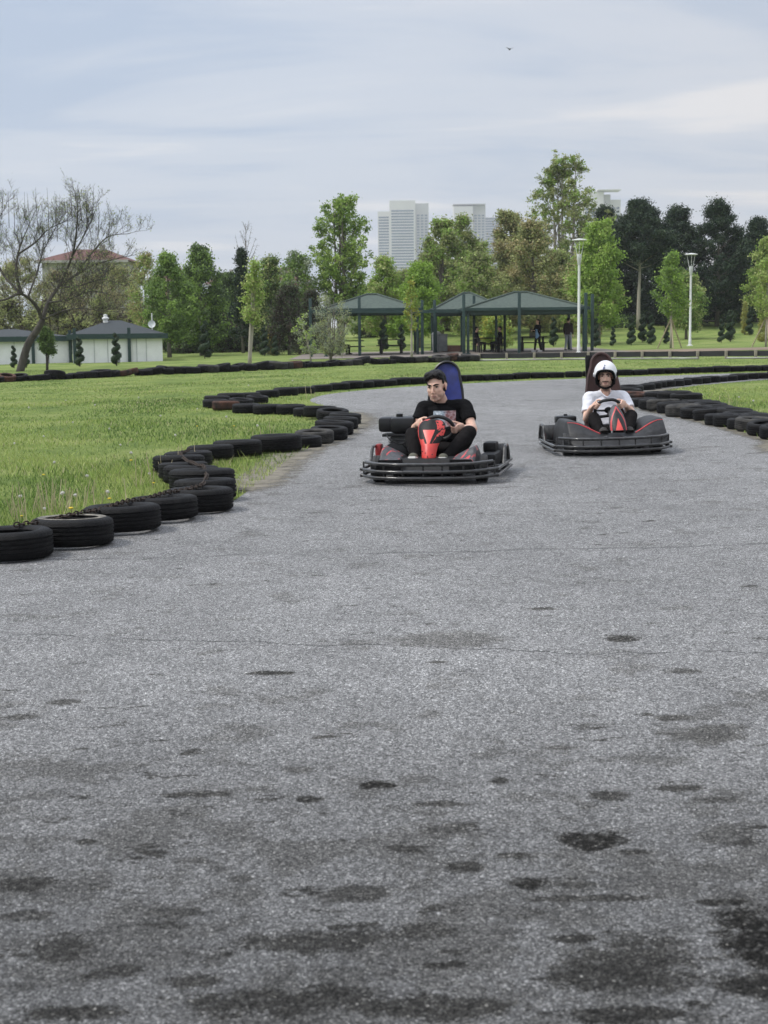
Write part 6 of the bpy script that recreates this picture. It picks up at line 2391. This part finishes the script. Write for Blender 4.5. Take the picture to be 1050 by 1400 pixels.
def shelter(label, x0, x1, y0, y1, zb, eave, peak, extra_posts):
    cx, cy = (x0 + x1) / 2, (y0 + y1) / 2
    root = thing('picnic_shelter', label, 'shelter', (cx, cy, zb), 0, 'green-roofed picnic shelters')
    w, d = (x1 - x0) / 2, (y1 - y0) / 2
    rs = MB()
    o = .25
    ev = [(-w - o, -d - o, eave), (w + o, -d - o, eave), (w + o, d + o, eave), (-w - o, d + o, eave)]
    rid = min(w, d) * .12
    tp = [(-rid, 0, peak), (rid, 0, peak)]
    rs.add([Vector(p) for p in ev] + [Vector(p) for p in tp] + [Vector((p[0] * .97, p[1] * .97, eave - .04)) for p in ev],
           [(0, 1, 5, 4), (1, 2, 5), (2, 3, 4, 5), (3, 0, 4), (0, 6, 7, 1), (1, 7, 8, 2), (2, 8, 9, 3), (3, 9, 6, 0), (6, 9, 8, 7)])
    roof = rs.build('roof', 'shingle', root, smooth=False)
    cap = MB()
    for a, b in ((0, 0), (1, 1), (2, 1), (3, 0)):
        cap.tube([Vector(ev[a]) + Vector((0, 0, .03)), Vector(tp[b]) + Vector((0, 0, .03))], .05, 6)
    cap.tube([Vector(tp[0]) + Vector((0, 0, .03)), Vector(tp[1]) + Vector((0, 0, .03))], .06, 6)
    cap.build('ridge_cap', 'shingle', roof)
    bm_ = MB()
    for (a, b) in (((-w, -d), (w, -d)), ((w, -d), (w, d)), ((w, d), (-w, d)), ((-w, d), (-w, -d))):
        c = ((a[0] + b[0]) / 2, (a[1] + b[1]) / 2, eave - .17)
        s = (abs(a[0] - b[0]) + .12, .10, .22) if abs(a[0] - b[0]) > .1 else (.10, abs(a[1] - b[1]) - .12, .218)
        bm_.box(c, s)
    bm_.build('beam', 'steel_green', root)
    fr = MB()
    for (x, y, sx, sy) in ((0, -d - o - .01, 2 * (w + o) + .06, .05), (0, d + o + .01, 2 * (w + o) + .06, .05), (-w - o - .01, 0, .05, 2 * (d + o) - .03), (w + o + .01, 0, .05, 2 * (d + o) - .03)):
        fr.box((x, y, eave - .01), (sx, sy, .14))
    fr.build('fascia', 'steel_green', root)
    for (x, y) in ((-w, -d), (w, -d), (w, d), (-w, d)):
        MB().box((x, y, (eave - .06) / 2), (.13, .13, eave - .06), bevel=.01).build('post', 'steel_green', root)
        MB().box((x, y, .03), (.24, .24, .06)).build('base_plate', 'steel_green', root)
    for (x, y, top) in extra_posts:
        MB().box((x, y, top / 2), (.15, .15, top), bevel=.01).build('tall_post', 'steel_green', root)
    return root


def shelter_px(label, pl, pr, D0, D1, eave_py, peak_py, tall):
    a, b = at(pl, 470, D0), at(pr, 470, D0)
    zb = zg((a.x + b.x) / 2, D0) - .02
    ez = at((pl + pr) / 2, eave_py, D0).z - zb
    pz = at((pl + pr) / 2, peak_py, (D0 + D1) / 2).z - zb
    cx, cy = (a.x + b.x) / 2, (D0 + D1) / 2
    ex = []
    for px, dd, tpy in tall:
        q = at(px, tpy, dd)
        ex.append((q.x - cx, dd - cy, q.z - zb))
    return shelter(label, a.x, b.x, D0, D1, zb, ez, pz, ex)


shelter_px('leftmost green-roofed picnic shelter behind the silver shrub', 446, 571, 75.5, 81.5, 423, 403, [(424, 75.3, 408), (491, 75.3, 406), (577, 75.3, 410)])
shelter_px('middle green-roofed shelter, its roof set back behind the right one', 596, 690, 80, 86, 424, 401, [(594, 79.6, 410), (648, 79.6, 404)])
shelter_px('rightmost green-roofed shelter with the woman under it, beside the tall lamp', 640, 798, 73.6, 79.5, 422, 400, [(634, 73.3, 402), (710, 73.3, 400), (801, 73.3, 400), (810, 75.0, 402)])
# beam that links the shelters
lk = MB()
a, b = at(424, 426, 75.3), at(636, 426, 75.3)
lk.box(((a.x + b.x) / 2, 75.05, (a.z + b.z) / 2), (b.x - a.x, .12, .16), Matrix.Rotation(-math.atan2(b.z - a.z, b.x - a.x), 3, 'Y'))
tag(lk.build('pergola_beam', 'steel_green'), 'long dark green beam joining the tops of the shelter posts', 'beam')


def picnic_table(label, px, py, D, rz):
    b = at(px, py, D); z = zg(b.x, b.y) + .02
    r = thing('picnic_table', label, 'table', (b.x, b.y, z), rz, 'picnic tables')
    MB().box((0, 0, .74), (1.5, .72, .05), bevel=.01).build('table_top', 'bench_dark', r)
    for s in (-1, 1):
        MB().box((0, s * .62, .44), (1.5, .26, .045), bevel=.01).build('bench', 'bench_dark', r)
        mb = MB()
        mb.box((s * .55, 0, .36), (.07, .5, .715)); mb.box((s * .55, 0, .395), (.06, 1.3, .05))
        for q in (-1, 1): mb.box((s * .55, q * .6, .2), (.06, .07, .40))
        mb.build('leg', 'bench_dark', r)
    return r


picnic_table('dark picnic table under the left part of the leftmost shelter', 478, 484, 79, .1)
picnic_table('dark picnic table under the right part of the leftmost shelter', 535, 483, 80, -.1)
picnic_table('dark picnic table where people sit under the right shelter', 668, 484, 77, .2)
picnic_table('dark picnic table behind the woman with blue bag', 728, 484, 78.2, 0)

b = at(735, 485.5, 75.0)
w1 = far_person('woman in black with a light blue jacket over her arm under the right shelter', (b.x, b.y, zg(b.x, b.y) + .02), R(-60), 'cotton_black', 'trouser_black', shoe_m='sole_white', arms='front', hh=1.66, long_hair=True)
mat('denim_pale', (0.20, 0.33, 0.50), 0.85, vscale=9)
jk = MB()
for k in range(6):
    jk.capsule((.14 + .01 * k, -.19 + .03 * math.sin(k), 1.12 - .02 * k), .05, (.16 + .02 * math.sin(k * 2), -.18 + .02 * k, .74 + .02 * k), .06, 10)
jm = put('jacket', remeshed(jk, .014, 3), 'denim_pale', None)
jm.location = w1.location; jm.rotation_euler = w1.rotation_euler
tag(jm, 'light blue denim jacket held by the woman under the shelter', 'jacket')
b = at(777, 484.5, 76.0)
mat('brown_top', (0.05, 0.035, 0.033), 0.9, vscale=6)
mat('trouser_grey', (0.36, 0.38, 0.42), 0.85, vscale=6)
far_person('man in dark brown top and pale grey trousers standing by the last shelter post', (b.x, b.y, zg(b.x, b.y) + .02), R(150), 'brown_top', 'trouser_grey', hh=1.72)
for lab, px, D, rz in (('person in black sitting left at the picnic table under the right shelter', 652, 77.2, R(80)), ('person in black sitting right at the picnic table under the right shelter', 683, 77.4, R(-75)),
                       ('person in dark clothes sitting in the shade under the leftmost shelter', 467, 79.4, R(60))):
    b = at(px, 484, D)
    far_person(lab, (b.x, b.y, zg(b.x, b.y) + .02), rz, 'cotton_black', 'trouser_black', seated=True)


def litter_bin(label, px, py, D):
    b = at(px, py, D)
    r = thing('litter_bin', label, 'bin', (b.x, b.y, zg(b.x, b.y) + .02))
    M_ = MB(); M_.lathe([(.001, 0), (.22, 0), (.26, .9), (.25, .92), (.001, .92)], 18); M_.build('bin_body', 'bin_grey', r)
    L_ = MB(); L_.lathe([(.001, .93), (.28, .93), (.27, .99), (.16, 1.12), (.001, 1.14)], 18); L_.build('lid', 'bin_grey', r)


litter_bin('pale grey round bin between the leftmost and middle shelters', 597, 484, 82)
bx = thing('planter_box', 'low reddish brick planter beside the pale bin', 'planter', at(617, 484, 82.0) * 1)
bx.location.z = zg(bx.location.x, bx.location.y) + .02
pl_ = MB()
for x, y, sx, sy in ((0, -.42, 1.0, .12), (0, .42, 1.0, .12), (-.44, 0, .12, .72), (.44, 0, .12, .72)):
    pl_.box((x, y, .17), (sx, sy, .34), bevel=.01)
pl_.build('brick_rim', 'brick_red', bx)
MB().box((0, 0, .14), (.76, .72, .28)).build('soil', 'red_earth', bx)
bl_ = MB(); bl_.box((0, 0, .18), (.55, .5, .36), bevel=.03)
mat('cabinet_grey', (0.28, 0.30, 0.31), .6, vscale=5)
cb = thing('cabinet', 'grey metal service cabinet beside the pale bin', 'cabinet', at(606, 485, 81.6) * 1); cb.location.z = zg(cb.location.x, cb.location.y) + .02
c_ = MB(); c_.box((0, 0, .48), (.46, .4, .9), bevel=.02); c_.build('housing', 'cabinet_grey', cb)
c_ = MB(); c_.box((0, 0, .955), (.52, .46, .05), bevel=.015); c_.build('top_cover', 'cabinet_grey', cb)
c_ = MB(); c_.box((0, -.208, .48), (.38, .012, .76), bevel=.003); c_.build('door', 'cabinet_grey', cb)

# ------------------------------------------------------------------ lamp posts
mat('lamp_white', (0.70, 0.71, 0.70), 0.4, vscale=3, var=0.12)
mat('lamp_glass', (0.55, 0.57, 0.56), 0.15, vscale=3, var=0.1)


def lamp(label, px, base_py, top_py, D):
    b = at(px, base_py, D); z = zg(b.x, b.y)
    H = at(px, top_py, D).z - z
    r = thing('lamp_post', label, 'lamp post', (b.x, b.y, z), 0, 'white park lamp posts')
    MB().lathe([(.001, 0), (.17, 0), (.17, .03), (.085, .06), (.08, .4), (.068, .42), (.058, H - 1.25), (.001, H - 1.25)], 16).build('post', 'lamp_white', r)
    MB().lathe([(.001, H - 1.25), (.065, H - 1.25), (.115, H - .95), (.115, H - .80), (.09, H - .74), (.001, H - .74)], 18).build('lantern', 'lamp_glass', r)
    st = MB()
    for k in range(3):
        a = k * 2.094 + .4
        st.tube([(.12 * math.cos(a), .12 * math.sin(a), H - .76), (.26 * math.cos(a), .26 * math.sin(a), H - .08)], .014, 5)
    st.build('bracket', 'lamp_white', r)
    MB().lathe([(.001, H - .11), (.35, H - .10), (.36, H - .075), (.33, H - .05), (.2, H - .03), (.001, H)], 24).build('reflector', 'lamp_white', r)
    return r


lamp('tall white lamp post in front of the last shelter post', 791, 486.5, 326, 71)
lamp('slender white lamp post before the pines, beside the staked tree', 943, 481, 346, 84)
lamp('white lamp post behind the gap between leftmost and middle shelters', 615, 478, 398, 125)
lamp('white lamp post seen behind the leftmost shelter', 493, 476, 384, 122)
lamp('white lamp post showing behind the right shelter roof', 747, 478, 392, 125)

# ------------------------------------------------------------------ huts on the left
mat('hut_white', (0.84, 0.85, 0.87), 0.7, vscale=2, var=0.1)
mat('hut_roof', (0.030, 0.038, 0.042), 0.8, vscale=5, bump=0.4, bscale=12, stretch=(1, 1, 3))
mat('dish_pale', (0.62, 0.65, 0.66), 0.5, vscale=5, var=0.1)


def hut(label, pl, pr, D0, depth, base_py, eave_py, peak_py, seams, posts):
    a, b = at(pl, base_py, D0), at(pr, base_py, D0)
    cx = (a.x + b.x) / 2
    zb = zg(cx, D0) - .35
    ez = at((pl + pr) / 2, eave_py, D0).z - zb
    pz = at((pl + pr) / 2, peak_py, D0 + depth / 2).z - zb
    r = thing('white_hut', label, 'hut', (cx, D0, zb), -math.atan2(cx, D0) + R(1.5), 'white huts with dark hipped roofs')
    w = (b.x - a.x) / 2
    wl = MB()
    wl.box((0, depth / 2, ez / 2), (2 * w, depth, ez))
    wall = wl.build('wall', 'hut_white', r)
    o = .22
    ev = [(-w - o, -o, ez), (w + o, -o, ez), (w + o, depth + o, ez), (-w - o, depth + o, ez)]
    rg = max(.3, w - depth * .75)
    tp = [(-rg, depth / 2, pz), (rg, depth / 2, pz)]
    rs = MB().add([Vector(p) for p in ev] + [Vector(p) for p in tp] + [Vector((p[0], p[1], ez - .015)) for p in ev],
                  [(0, 1, 5, 4), (1, 2, 5), (2, 3, 4, 5), (3, 0, 4), (0, 6, 7, 1), (1, 7, 8, 2), (2, 8, 9, 3), (3, 9, 6, 0), (6, 9, 8, 7)])
    roof = rs.build('roof', 'hut_roof', r, smooth=False)
    fc = MB()
    fc.box((0, -o - .03, ez - .10), (2 * (w + o) + .12, .05, .26)); fc.box((-w - o - .03, depth / 2, ez - .1), (.05, depth + 2 * o - .02, .26)); fc.box((w + o + .03, depth / 2, ez - .1), (.05, depth + 2 * o - .02, .26))
    fc.build('fascia', 'steel_green', roof)
    for px in seams:
        q = at(px, base_py, D0)
        MB().box((q.x - cx, -.012, ez / 2), (.03, .024, ez - .3)).build('panel_seam', 'bin_grey', r)
    for px in posts:
        q = at(px, base_py, D0)
        MB().box((q.x - cx, -.10, ez / 2 + .1), (.16, .12, ez + .45)).build('post', 'steel_green', r)
    return r, cx, zb, ez, pz, depth, w


h1 = hut('long white hut with dark hipped roof, chimney and satellite dish', 101, 222, 74, 7, 491, 457, 438, (130, 148, 200, 187), (104, 177))
h2 = hut('white hut cut by the left photo edge behind the leaning tree', -60, 95, 75, 7, 492, 461, 450, (20, 66), (45, 95))
r, cx, zb, ez, pz, dp, w = h1
q = at(161, 445, 77)
ch = MB(); ch.lathe([(.001, 0), (.13, 0), (.13, .55), (.18, .58), (.18, .66), (.10, .70), (.10, .82), (.001, .84)], 14, Matrix.Translation((q.x - cx, 3.0, q.z - zb - .25)))
ch.build('chimney', 'lamp_white', r)
q = at(207.5, 443, 75.2)
dish = thing('satellite_dish', 'pale round satellite dish on a pole at the right end of the long hut roof', 'satellite dish', (q.x, q.y, zg(q.x, q.y) - .3))
zz = q.z - dish.location.z
MB().tube([(0, .1, 0), (0, .1, zz + .55)], .03, 8).build('pole', 'lamp_white', dish)
Md = Matrix.Translation((0, -.03, zz)) @ Matrix.Rotation(R(80), 4, 'X')
MB().lathe([(.001, -.07), (.08, -.062), (.14, -.045), (.19, -.02), (.19, -.01), (.14, -.034), (.08, -.05), (.001, -.055)], 26, Md).build('reflector', 'dish_pale', dish)
MB().tube([(0, -.05, zz - .16), (0, -.30, zz - .06)], .012, 6).build('feed_arm', 'lamp_white', dish)

# ------------------------------------------------------------------ houses and towers far behind
mat('roof_tile_red', (0.135, 0.058, 0.046), 0.85, vscale=.8, bump=0.5, bscale=4)
mat('render_white', (0.40, 0.385, 0.36), 0.85, vscale=.5, var=0.1)
mat('render_pink', (0.42, 0.20, 0.18), 0.85, vscale=.5, var=0.15)
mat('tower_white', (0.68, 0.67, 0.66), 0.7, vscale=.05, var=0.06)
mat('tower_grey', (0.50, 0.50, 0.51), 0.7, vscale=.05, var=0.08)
mat('tower_glass', (0.09, 0.13, 0.20), 0.25, vscale=.04, col2=(0.15, 0.20, 0.28), contrast=(.4, .6))
mat('window_dark', (0.05, 0.06, 0.075), 0.2, vscale=.5, var=0.3)


def house(label, pl, pr, D, depth, eave_py, ridge_py, wallm, win=True, name='red_roofed_house'):
    a, b = at(pl, 480, D), at(pr, 480, D)
    cx = (a.x + b.x) / 2; zb = zg(cx, D) - .3
    w = (b.x - a.x) / 2
    ez = at((pl + pr) / 2, eave_py, D).z - zb
    pz = at((pl + pr) / 2, ridge_py, D + depth / 2).z - zb
    r = thing(name, label, 'house', (cx, D, zb), 0)
    MB().box((0, depth / 2, ez / 2), (2 * w, depth, ez)).build('wall', wallm, r)
    o = .7
    ev = [(-w - o, -o, ez), (w + o, -o, ez), (w + o, depth + o, ez), (-w - o, depth + o, ez)]
    rg = w * .35
    rf = MB().add([Vector(p) for p in ev] + [Vector((-rg, depth / 2, pz)), Vector((rg, depth / 2, pz))] + [Vector((p[0], p[1], ez - .02)) for p in ev],
                  [(0, 1, 5, 4), (1, 2, 5), (2, 3, 4, 5), (3, 0, 4), (0, 6, 7, 1), (1, 7, 8, 2), (2, 8, 9, 3), (3, 9, 6, 0), (6, 9, 8, 7)]).build('roof', 'roof_tile_red', r, smooth=False)
    MB().box((0, -o - .04, ez - .14), (2 * (w + o) + .1, .08, .3)).build('eaves', 'render_white', rf)
    MB().box((w * .3, depth / 2 - .8, pz - .3), (.6, .6, 1.6)).build('chimney', wallm, rf)
    if win:
        n = max(2, int(2 * w / 3.2))
        fl = max(1, int(ez / 3.0))
        for f in range(fl):
            for i in range(n):
                x = -w + 2 * w * (i + .5) / n
                z = ez - 1.6 - f * 3.0
                if z < 1: continue
                fo = MB().box((x, -.03, z), (1.3, .06, 1.4)).build('window', 'window_dark', r)
                MB().box((x, -.075, z - .74), (1.5, .14, .08)).build('sill', 'render_white', fo)
    return r


house('white house with a wide red tiled roof behind the leaning bare tree', 62, 172, 172, 12, 356, 341, 'render_white')
house('red and white house between the deep green tree and the spruce', 288, 330, 240, 10, 388, 373, 'render_white')
house('pinkish house behind the pale green tree left of the tall poplar', 356, 424, 250, 10, 384, 366, 'render_pink')
house('red-roofed house peeking out between the two green trees', 208, 262, 230, 10, 384, 371, 'render_pink')


def tower(label, blocks, D, floor=3.3, glass='tower_glass', name='tower_block', group=None):
    """blocks: (left px, right px, top px, depth m, dy m, turn) with a window band on each floor"""
    c = at((blocks[0][0] + blocks[0][1]) / 2, 446, D)
    r = thing(name, label, 'tower', (c.x, D, 0), 0, group)
    for (pl, pr, top, depth, dy, side, wm, frame) in blocks:
        a, b = at(pl, 446, D + dy), at(pr, 446, D + dy)
        h = at((pl + pr) / 2, top, D + dy).z
        w = b.x - a.x; cx = (a.x + b.x) / 2 - c.x
        MB().box((cx, dy + depth / 2, h / 2 - 10), (w, depth, h + 20)).build('wall', wm, r)
        n = min(46, int((h - frame) / floor))
        for k in range(n):
            z = h - frame - k * floor
            if z < 20: break
            if side == 'front':
                MB().box((cx, dy - .15, z), (w * .86, .3, floor * .52)).build('window_band', glass, r)
            elif side == 'columns':
                for q in (-.3, 0, .3):
                    MB().box((cx + q * w, dy - .15, z), (w * .2, .3, floor * .55)).build('window', glass, r)
    return r


def side_wall(pl, pr, top, D, wm): ...


D_ = 1750
T = 'pale towers beyond the park'
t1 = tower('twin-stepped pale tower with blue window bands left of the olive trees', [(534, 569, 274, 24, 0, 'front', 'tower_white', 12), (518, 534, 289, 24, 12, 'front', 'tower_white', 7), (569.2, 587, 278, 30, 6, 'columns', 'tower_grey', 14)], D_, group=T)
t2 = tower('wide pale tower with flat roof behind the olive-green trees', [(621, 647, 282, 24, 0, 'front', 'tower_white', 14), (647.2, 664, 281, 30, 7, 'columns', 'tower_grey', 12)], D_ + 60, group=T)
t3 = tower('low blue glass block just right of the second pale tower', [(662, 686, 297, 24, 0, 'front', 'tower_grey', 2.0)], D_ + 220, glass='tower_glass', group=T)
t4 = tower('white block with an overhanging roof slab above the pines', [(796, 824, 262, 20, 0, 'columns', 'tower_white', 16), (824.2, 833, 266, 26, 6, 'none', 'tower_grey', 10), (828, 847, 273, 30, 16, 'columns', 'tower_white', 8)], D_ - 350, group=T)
sl = MB()
c = at(838, 260, D_ - 350) ; sl.box((c.x - t4.location.x - 4, 6, c.z), (22, 22, .9)); sl.build('roof_slab', 'tower_white', t4)
sl = MB()
for pl, pr, top, tt in ((621, 664, 280.5, t2),):
    a, b = at(pl, 446, D_ + 60), at(pr, 446, D_ + 60); h = at(640, top, D_ + 60).z
    sl.box(((a.x + b.x) / 2 - tt.location.x, 14, h + 1.2), (b.x - a.x + 1, 26, 1.0))
    sl.build('roof_slab', 'tower_grey', tt)

# ------------------------------------------------------------------ bird
mat('feather_dark', (0.06, 0.065, 0.075), .8, vscale=12)
bp = at(697, 67.5, 62)
bird = thing('bird', 'small dark bird gliding with raised wings in the open sky', 'bird', bp, R(15))
bb = MB()
bb.ell((0, 0, 0), (.030, .085, .030)); bb.ell((0, -.085, .012), (.020, .028, .020)); bb.capsule((0, -.105, .012), .008, (0, -.125, .008), .003, 8)
for s in (-1, 1):
    rings = []
    for x, y, z, c_, t_ in ((.01, 0, .008, .05, .010), (.06, -.012, .035, .052, .007), (.12, -.004, .060, .040, .005), (.17, .018, .070, .020, .003), (.185, .03, .071, .006, .002)):
        rings.append([Vector((s * x, y + c_ * math.cos(a), z + t_ * math.sin(a))) for a in [2 * math.pi * k / 10 for k in range(10)]])
    bb.loft(rings)
rings = [[Vector((w_ * math.cos(a), y, .004 * math.sin(a))) for a in [2 * math.pi * k / 8 for k in range(8)]] for y, w_ in ((.06, .018), (.12, .030), (.15, .034))]
bb.loft(rings)
put('body', remeshed(bb, .006, 1), 'feather_dark', bird)

# ------------------------------------------------------------------ dandelions in the near lawn
mat('stalk_green', (0.20, 0.22, 0.09), .7, vscale=20)
mat('stalk_straw', (0.50, 0.42, 0.27), .8, vscale=20)
mat('seed_fluff', (0.62, 0.60, 0.56), .95, vscale=40, var=0.2)
mat('petal_yellow', (0.65, 0.48, 0.02), .7, vscale=40)


def dandelion_src(h, head):
    r = thing('dandelion', 'x', 'dandelion', (0, 0, -50), 0)
    MB().tube([(0, 0, 0), (.008, .004, h * .5), (.004, 0, h)], [.0032, .0028, .0025], 5).build('stalk', 'stalk_green', r)
    m_ = MB()
    if head == 'seed':
        m_.ell((.004, 0, h + .012), (.024, .024, .022), seg=10, rings=7)
        for k in range(60):
            v = Vector((random.gauss(0, 1), random.gauss(0, 1), random.gauss(0, 1))).normalized()
            m_.tube([Vector((.004, 0, h + .012)) + v * .02, Vector((.004, 0, h + .012)) + v * .033], [.0015, .003], 3)
        m_.build('seed_head', 'seed_fluff', r)
    else:
        m_.ell((.004, 0, h + .004), (.021, .021, .009), seg=12, rings=6)
        m_.build('flower', 'petal_yellow', r)
    return r


ds = dandelion_src(.20, 'seed'); dy = dandelion_src(.10, 'flower')
spots = [(61, 704), (86, 688), (104, 690), (148, 684), (205, 655), (331, 620), (310, 575), (352, 588), (75, 640), (28, 690), (120, 660), (180, 628), (240, 600), (150, 590), (60, 600), (100, 580), (220, 572),
         (270, 560), (40, 560), (130, 556), (190, 545), (90, 548), (340, 528), (400, 521), (250, 535), (20, 610), (165, 612), (905, 545), (940, 549), (1000, 560), (1010, 545), (1030, 552), (960, 540)]
first = True
for i, (px, py) in enumerate(spots):
    p = G(px, py + 6)
    if inside_road(np.array([p.x]), np.array([p.y]))[0]: continue
    lab = 'white dandelion clock on a thin stalk in the grass beside the tyres'
    s = random.uniform(.40, .62)
    if first:
        ds.location = p; ds.scale = (s,) * 3; ds['label'] = lab; ds['group'] = 'dandelion clocks'; first = False
    else:
        dup(ds, p, random.uniform(0, 6), lab, 'dandelion clocks', s)
ylw = [(97, 712), (30, 716), (150, 695), (210, 670), (320, 590), (270, 590), (60, 660), (180, 640)]
for i, (px, py) in enumerate(ylw):
    p = G(px, py)
    lab = 'small yellow dandelion flower low in the grass on the left'
    if i == 0:
        dy.location = p; dy['label'] = lab; dy['group'] = 'yellow dandelions'
    else:
        dup(dy, p, random.uniform(0, 6), lab, 'yellow dandelions', random.uniform(.6, .9))
# dry straw stalks in clumps at the edge of the lawn
sv = []
for (px, py, n) in ((80, 702, 14), (90, 695, 12), (38, 706, 10), (30, 716, 6), (206, 662, 8), (214, 655, 6), (148, 688, 4), (260, 640, 5), (355, 612, 5), (425, 545, 6), (1000, 560, 6), (940, 552, 5)):
    for k in range(n):
        c = G(px, py) + Vector((random.gauss(0, .10), random.gauss(0, .25), 0))
        h = random.uniform(.12, .30); w = .004
        dx, dy_ = random.uniform(-.06, .06), random.uniform(-.05, .05)
        sv += [(c.x - w, c.y, c.z), (c.x + w, c.y, c.z), (c.x + dx + w * .6, c.y + dy_, c.z + h), (c.x + dx - w * .6, c.y + dy_, c.z + h)]
me = fast_mesh('dry_stalks', np.array(sv), 4, ['stalk_straw'])
o = bpy.data.objects.new('dry_stalks', me); COL.objects.link(o)
tag(o, 'dry straw-coloured stalks standing in the grass by the tyres', 'dry stalks', kind='stuff')
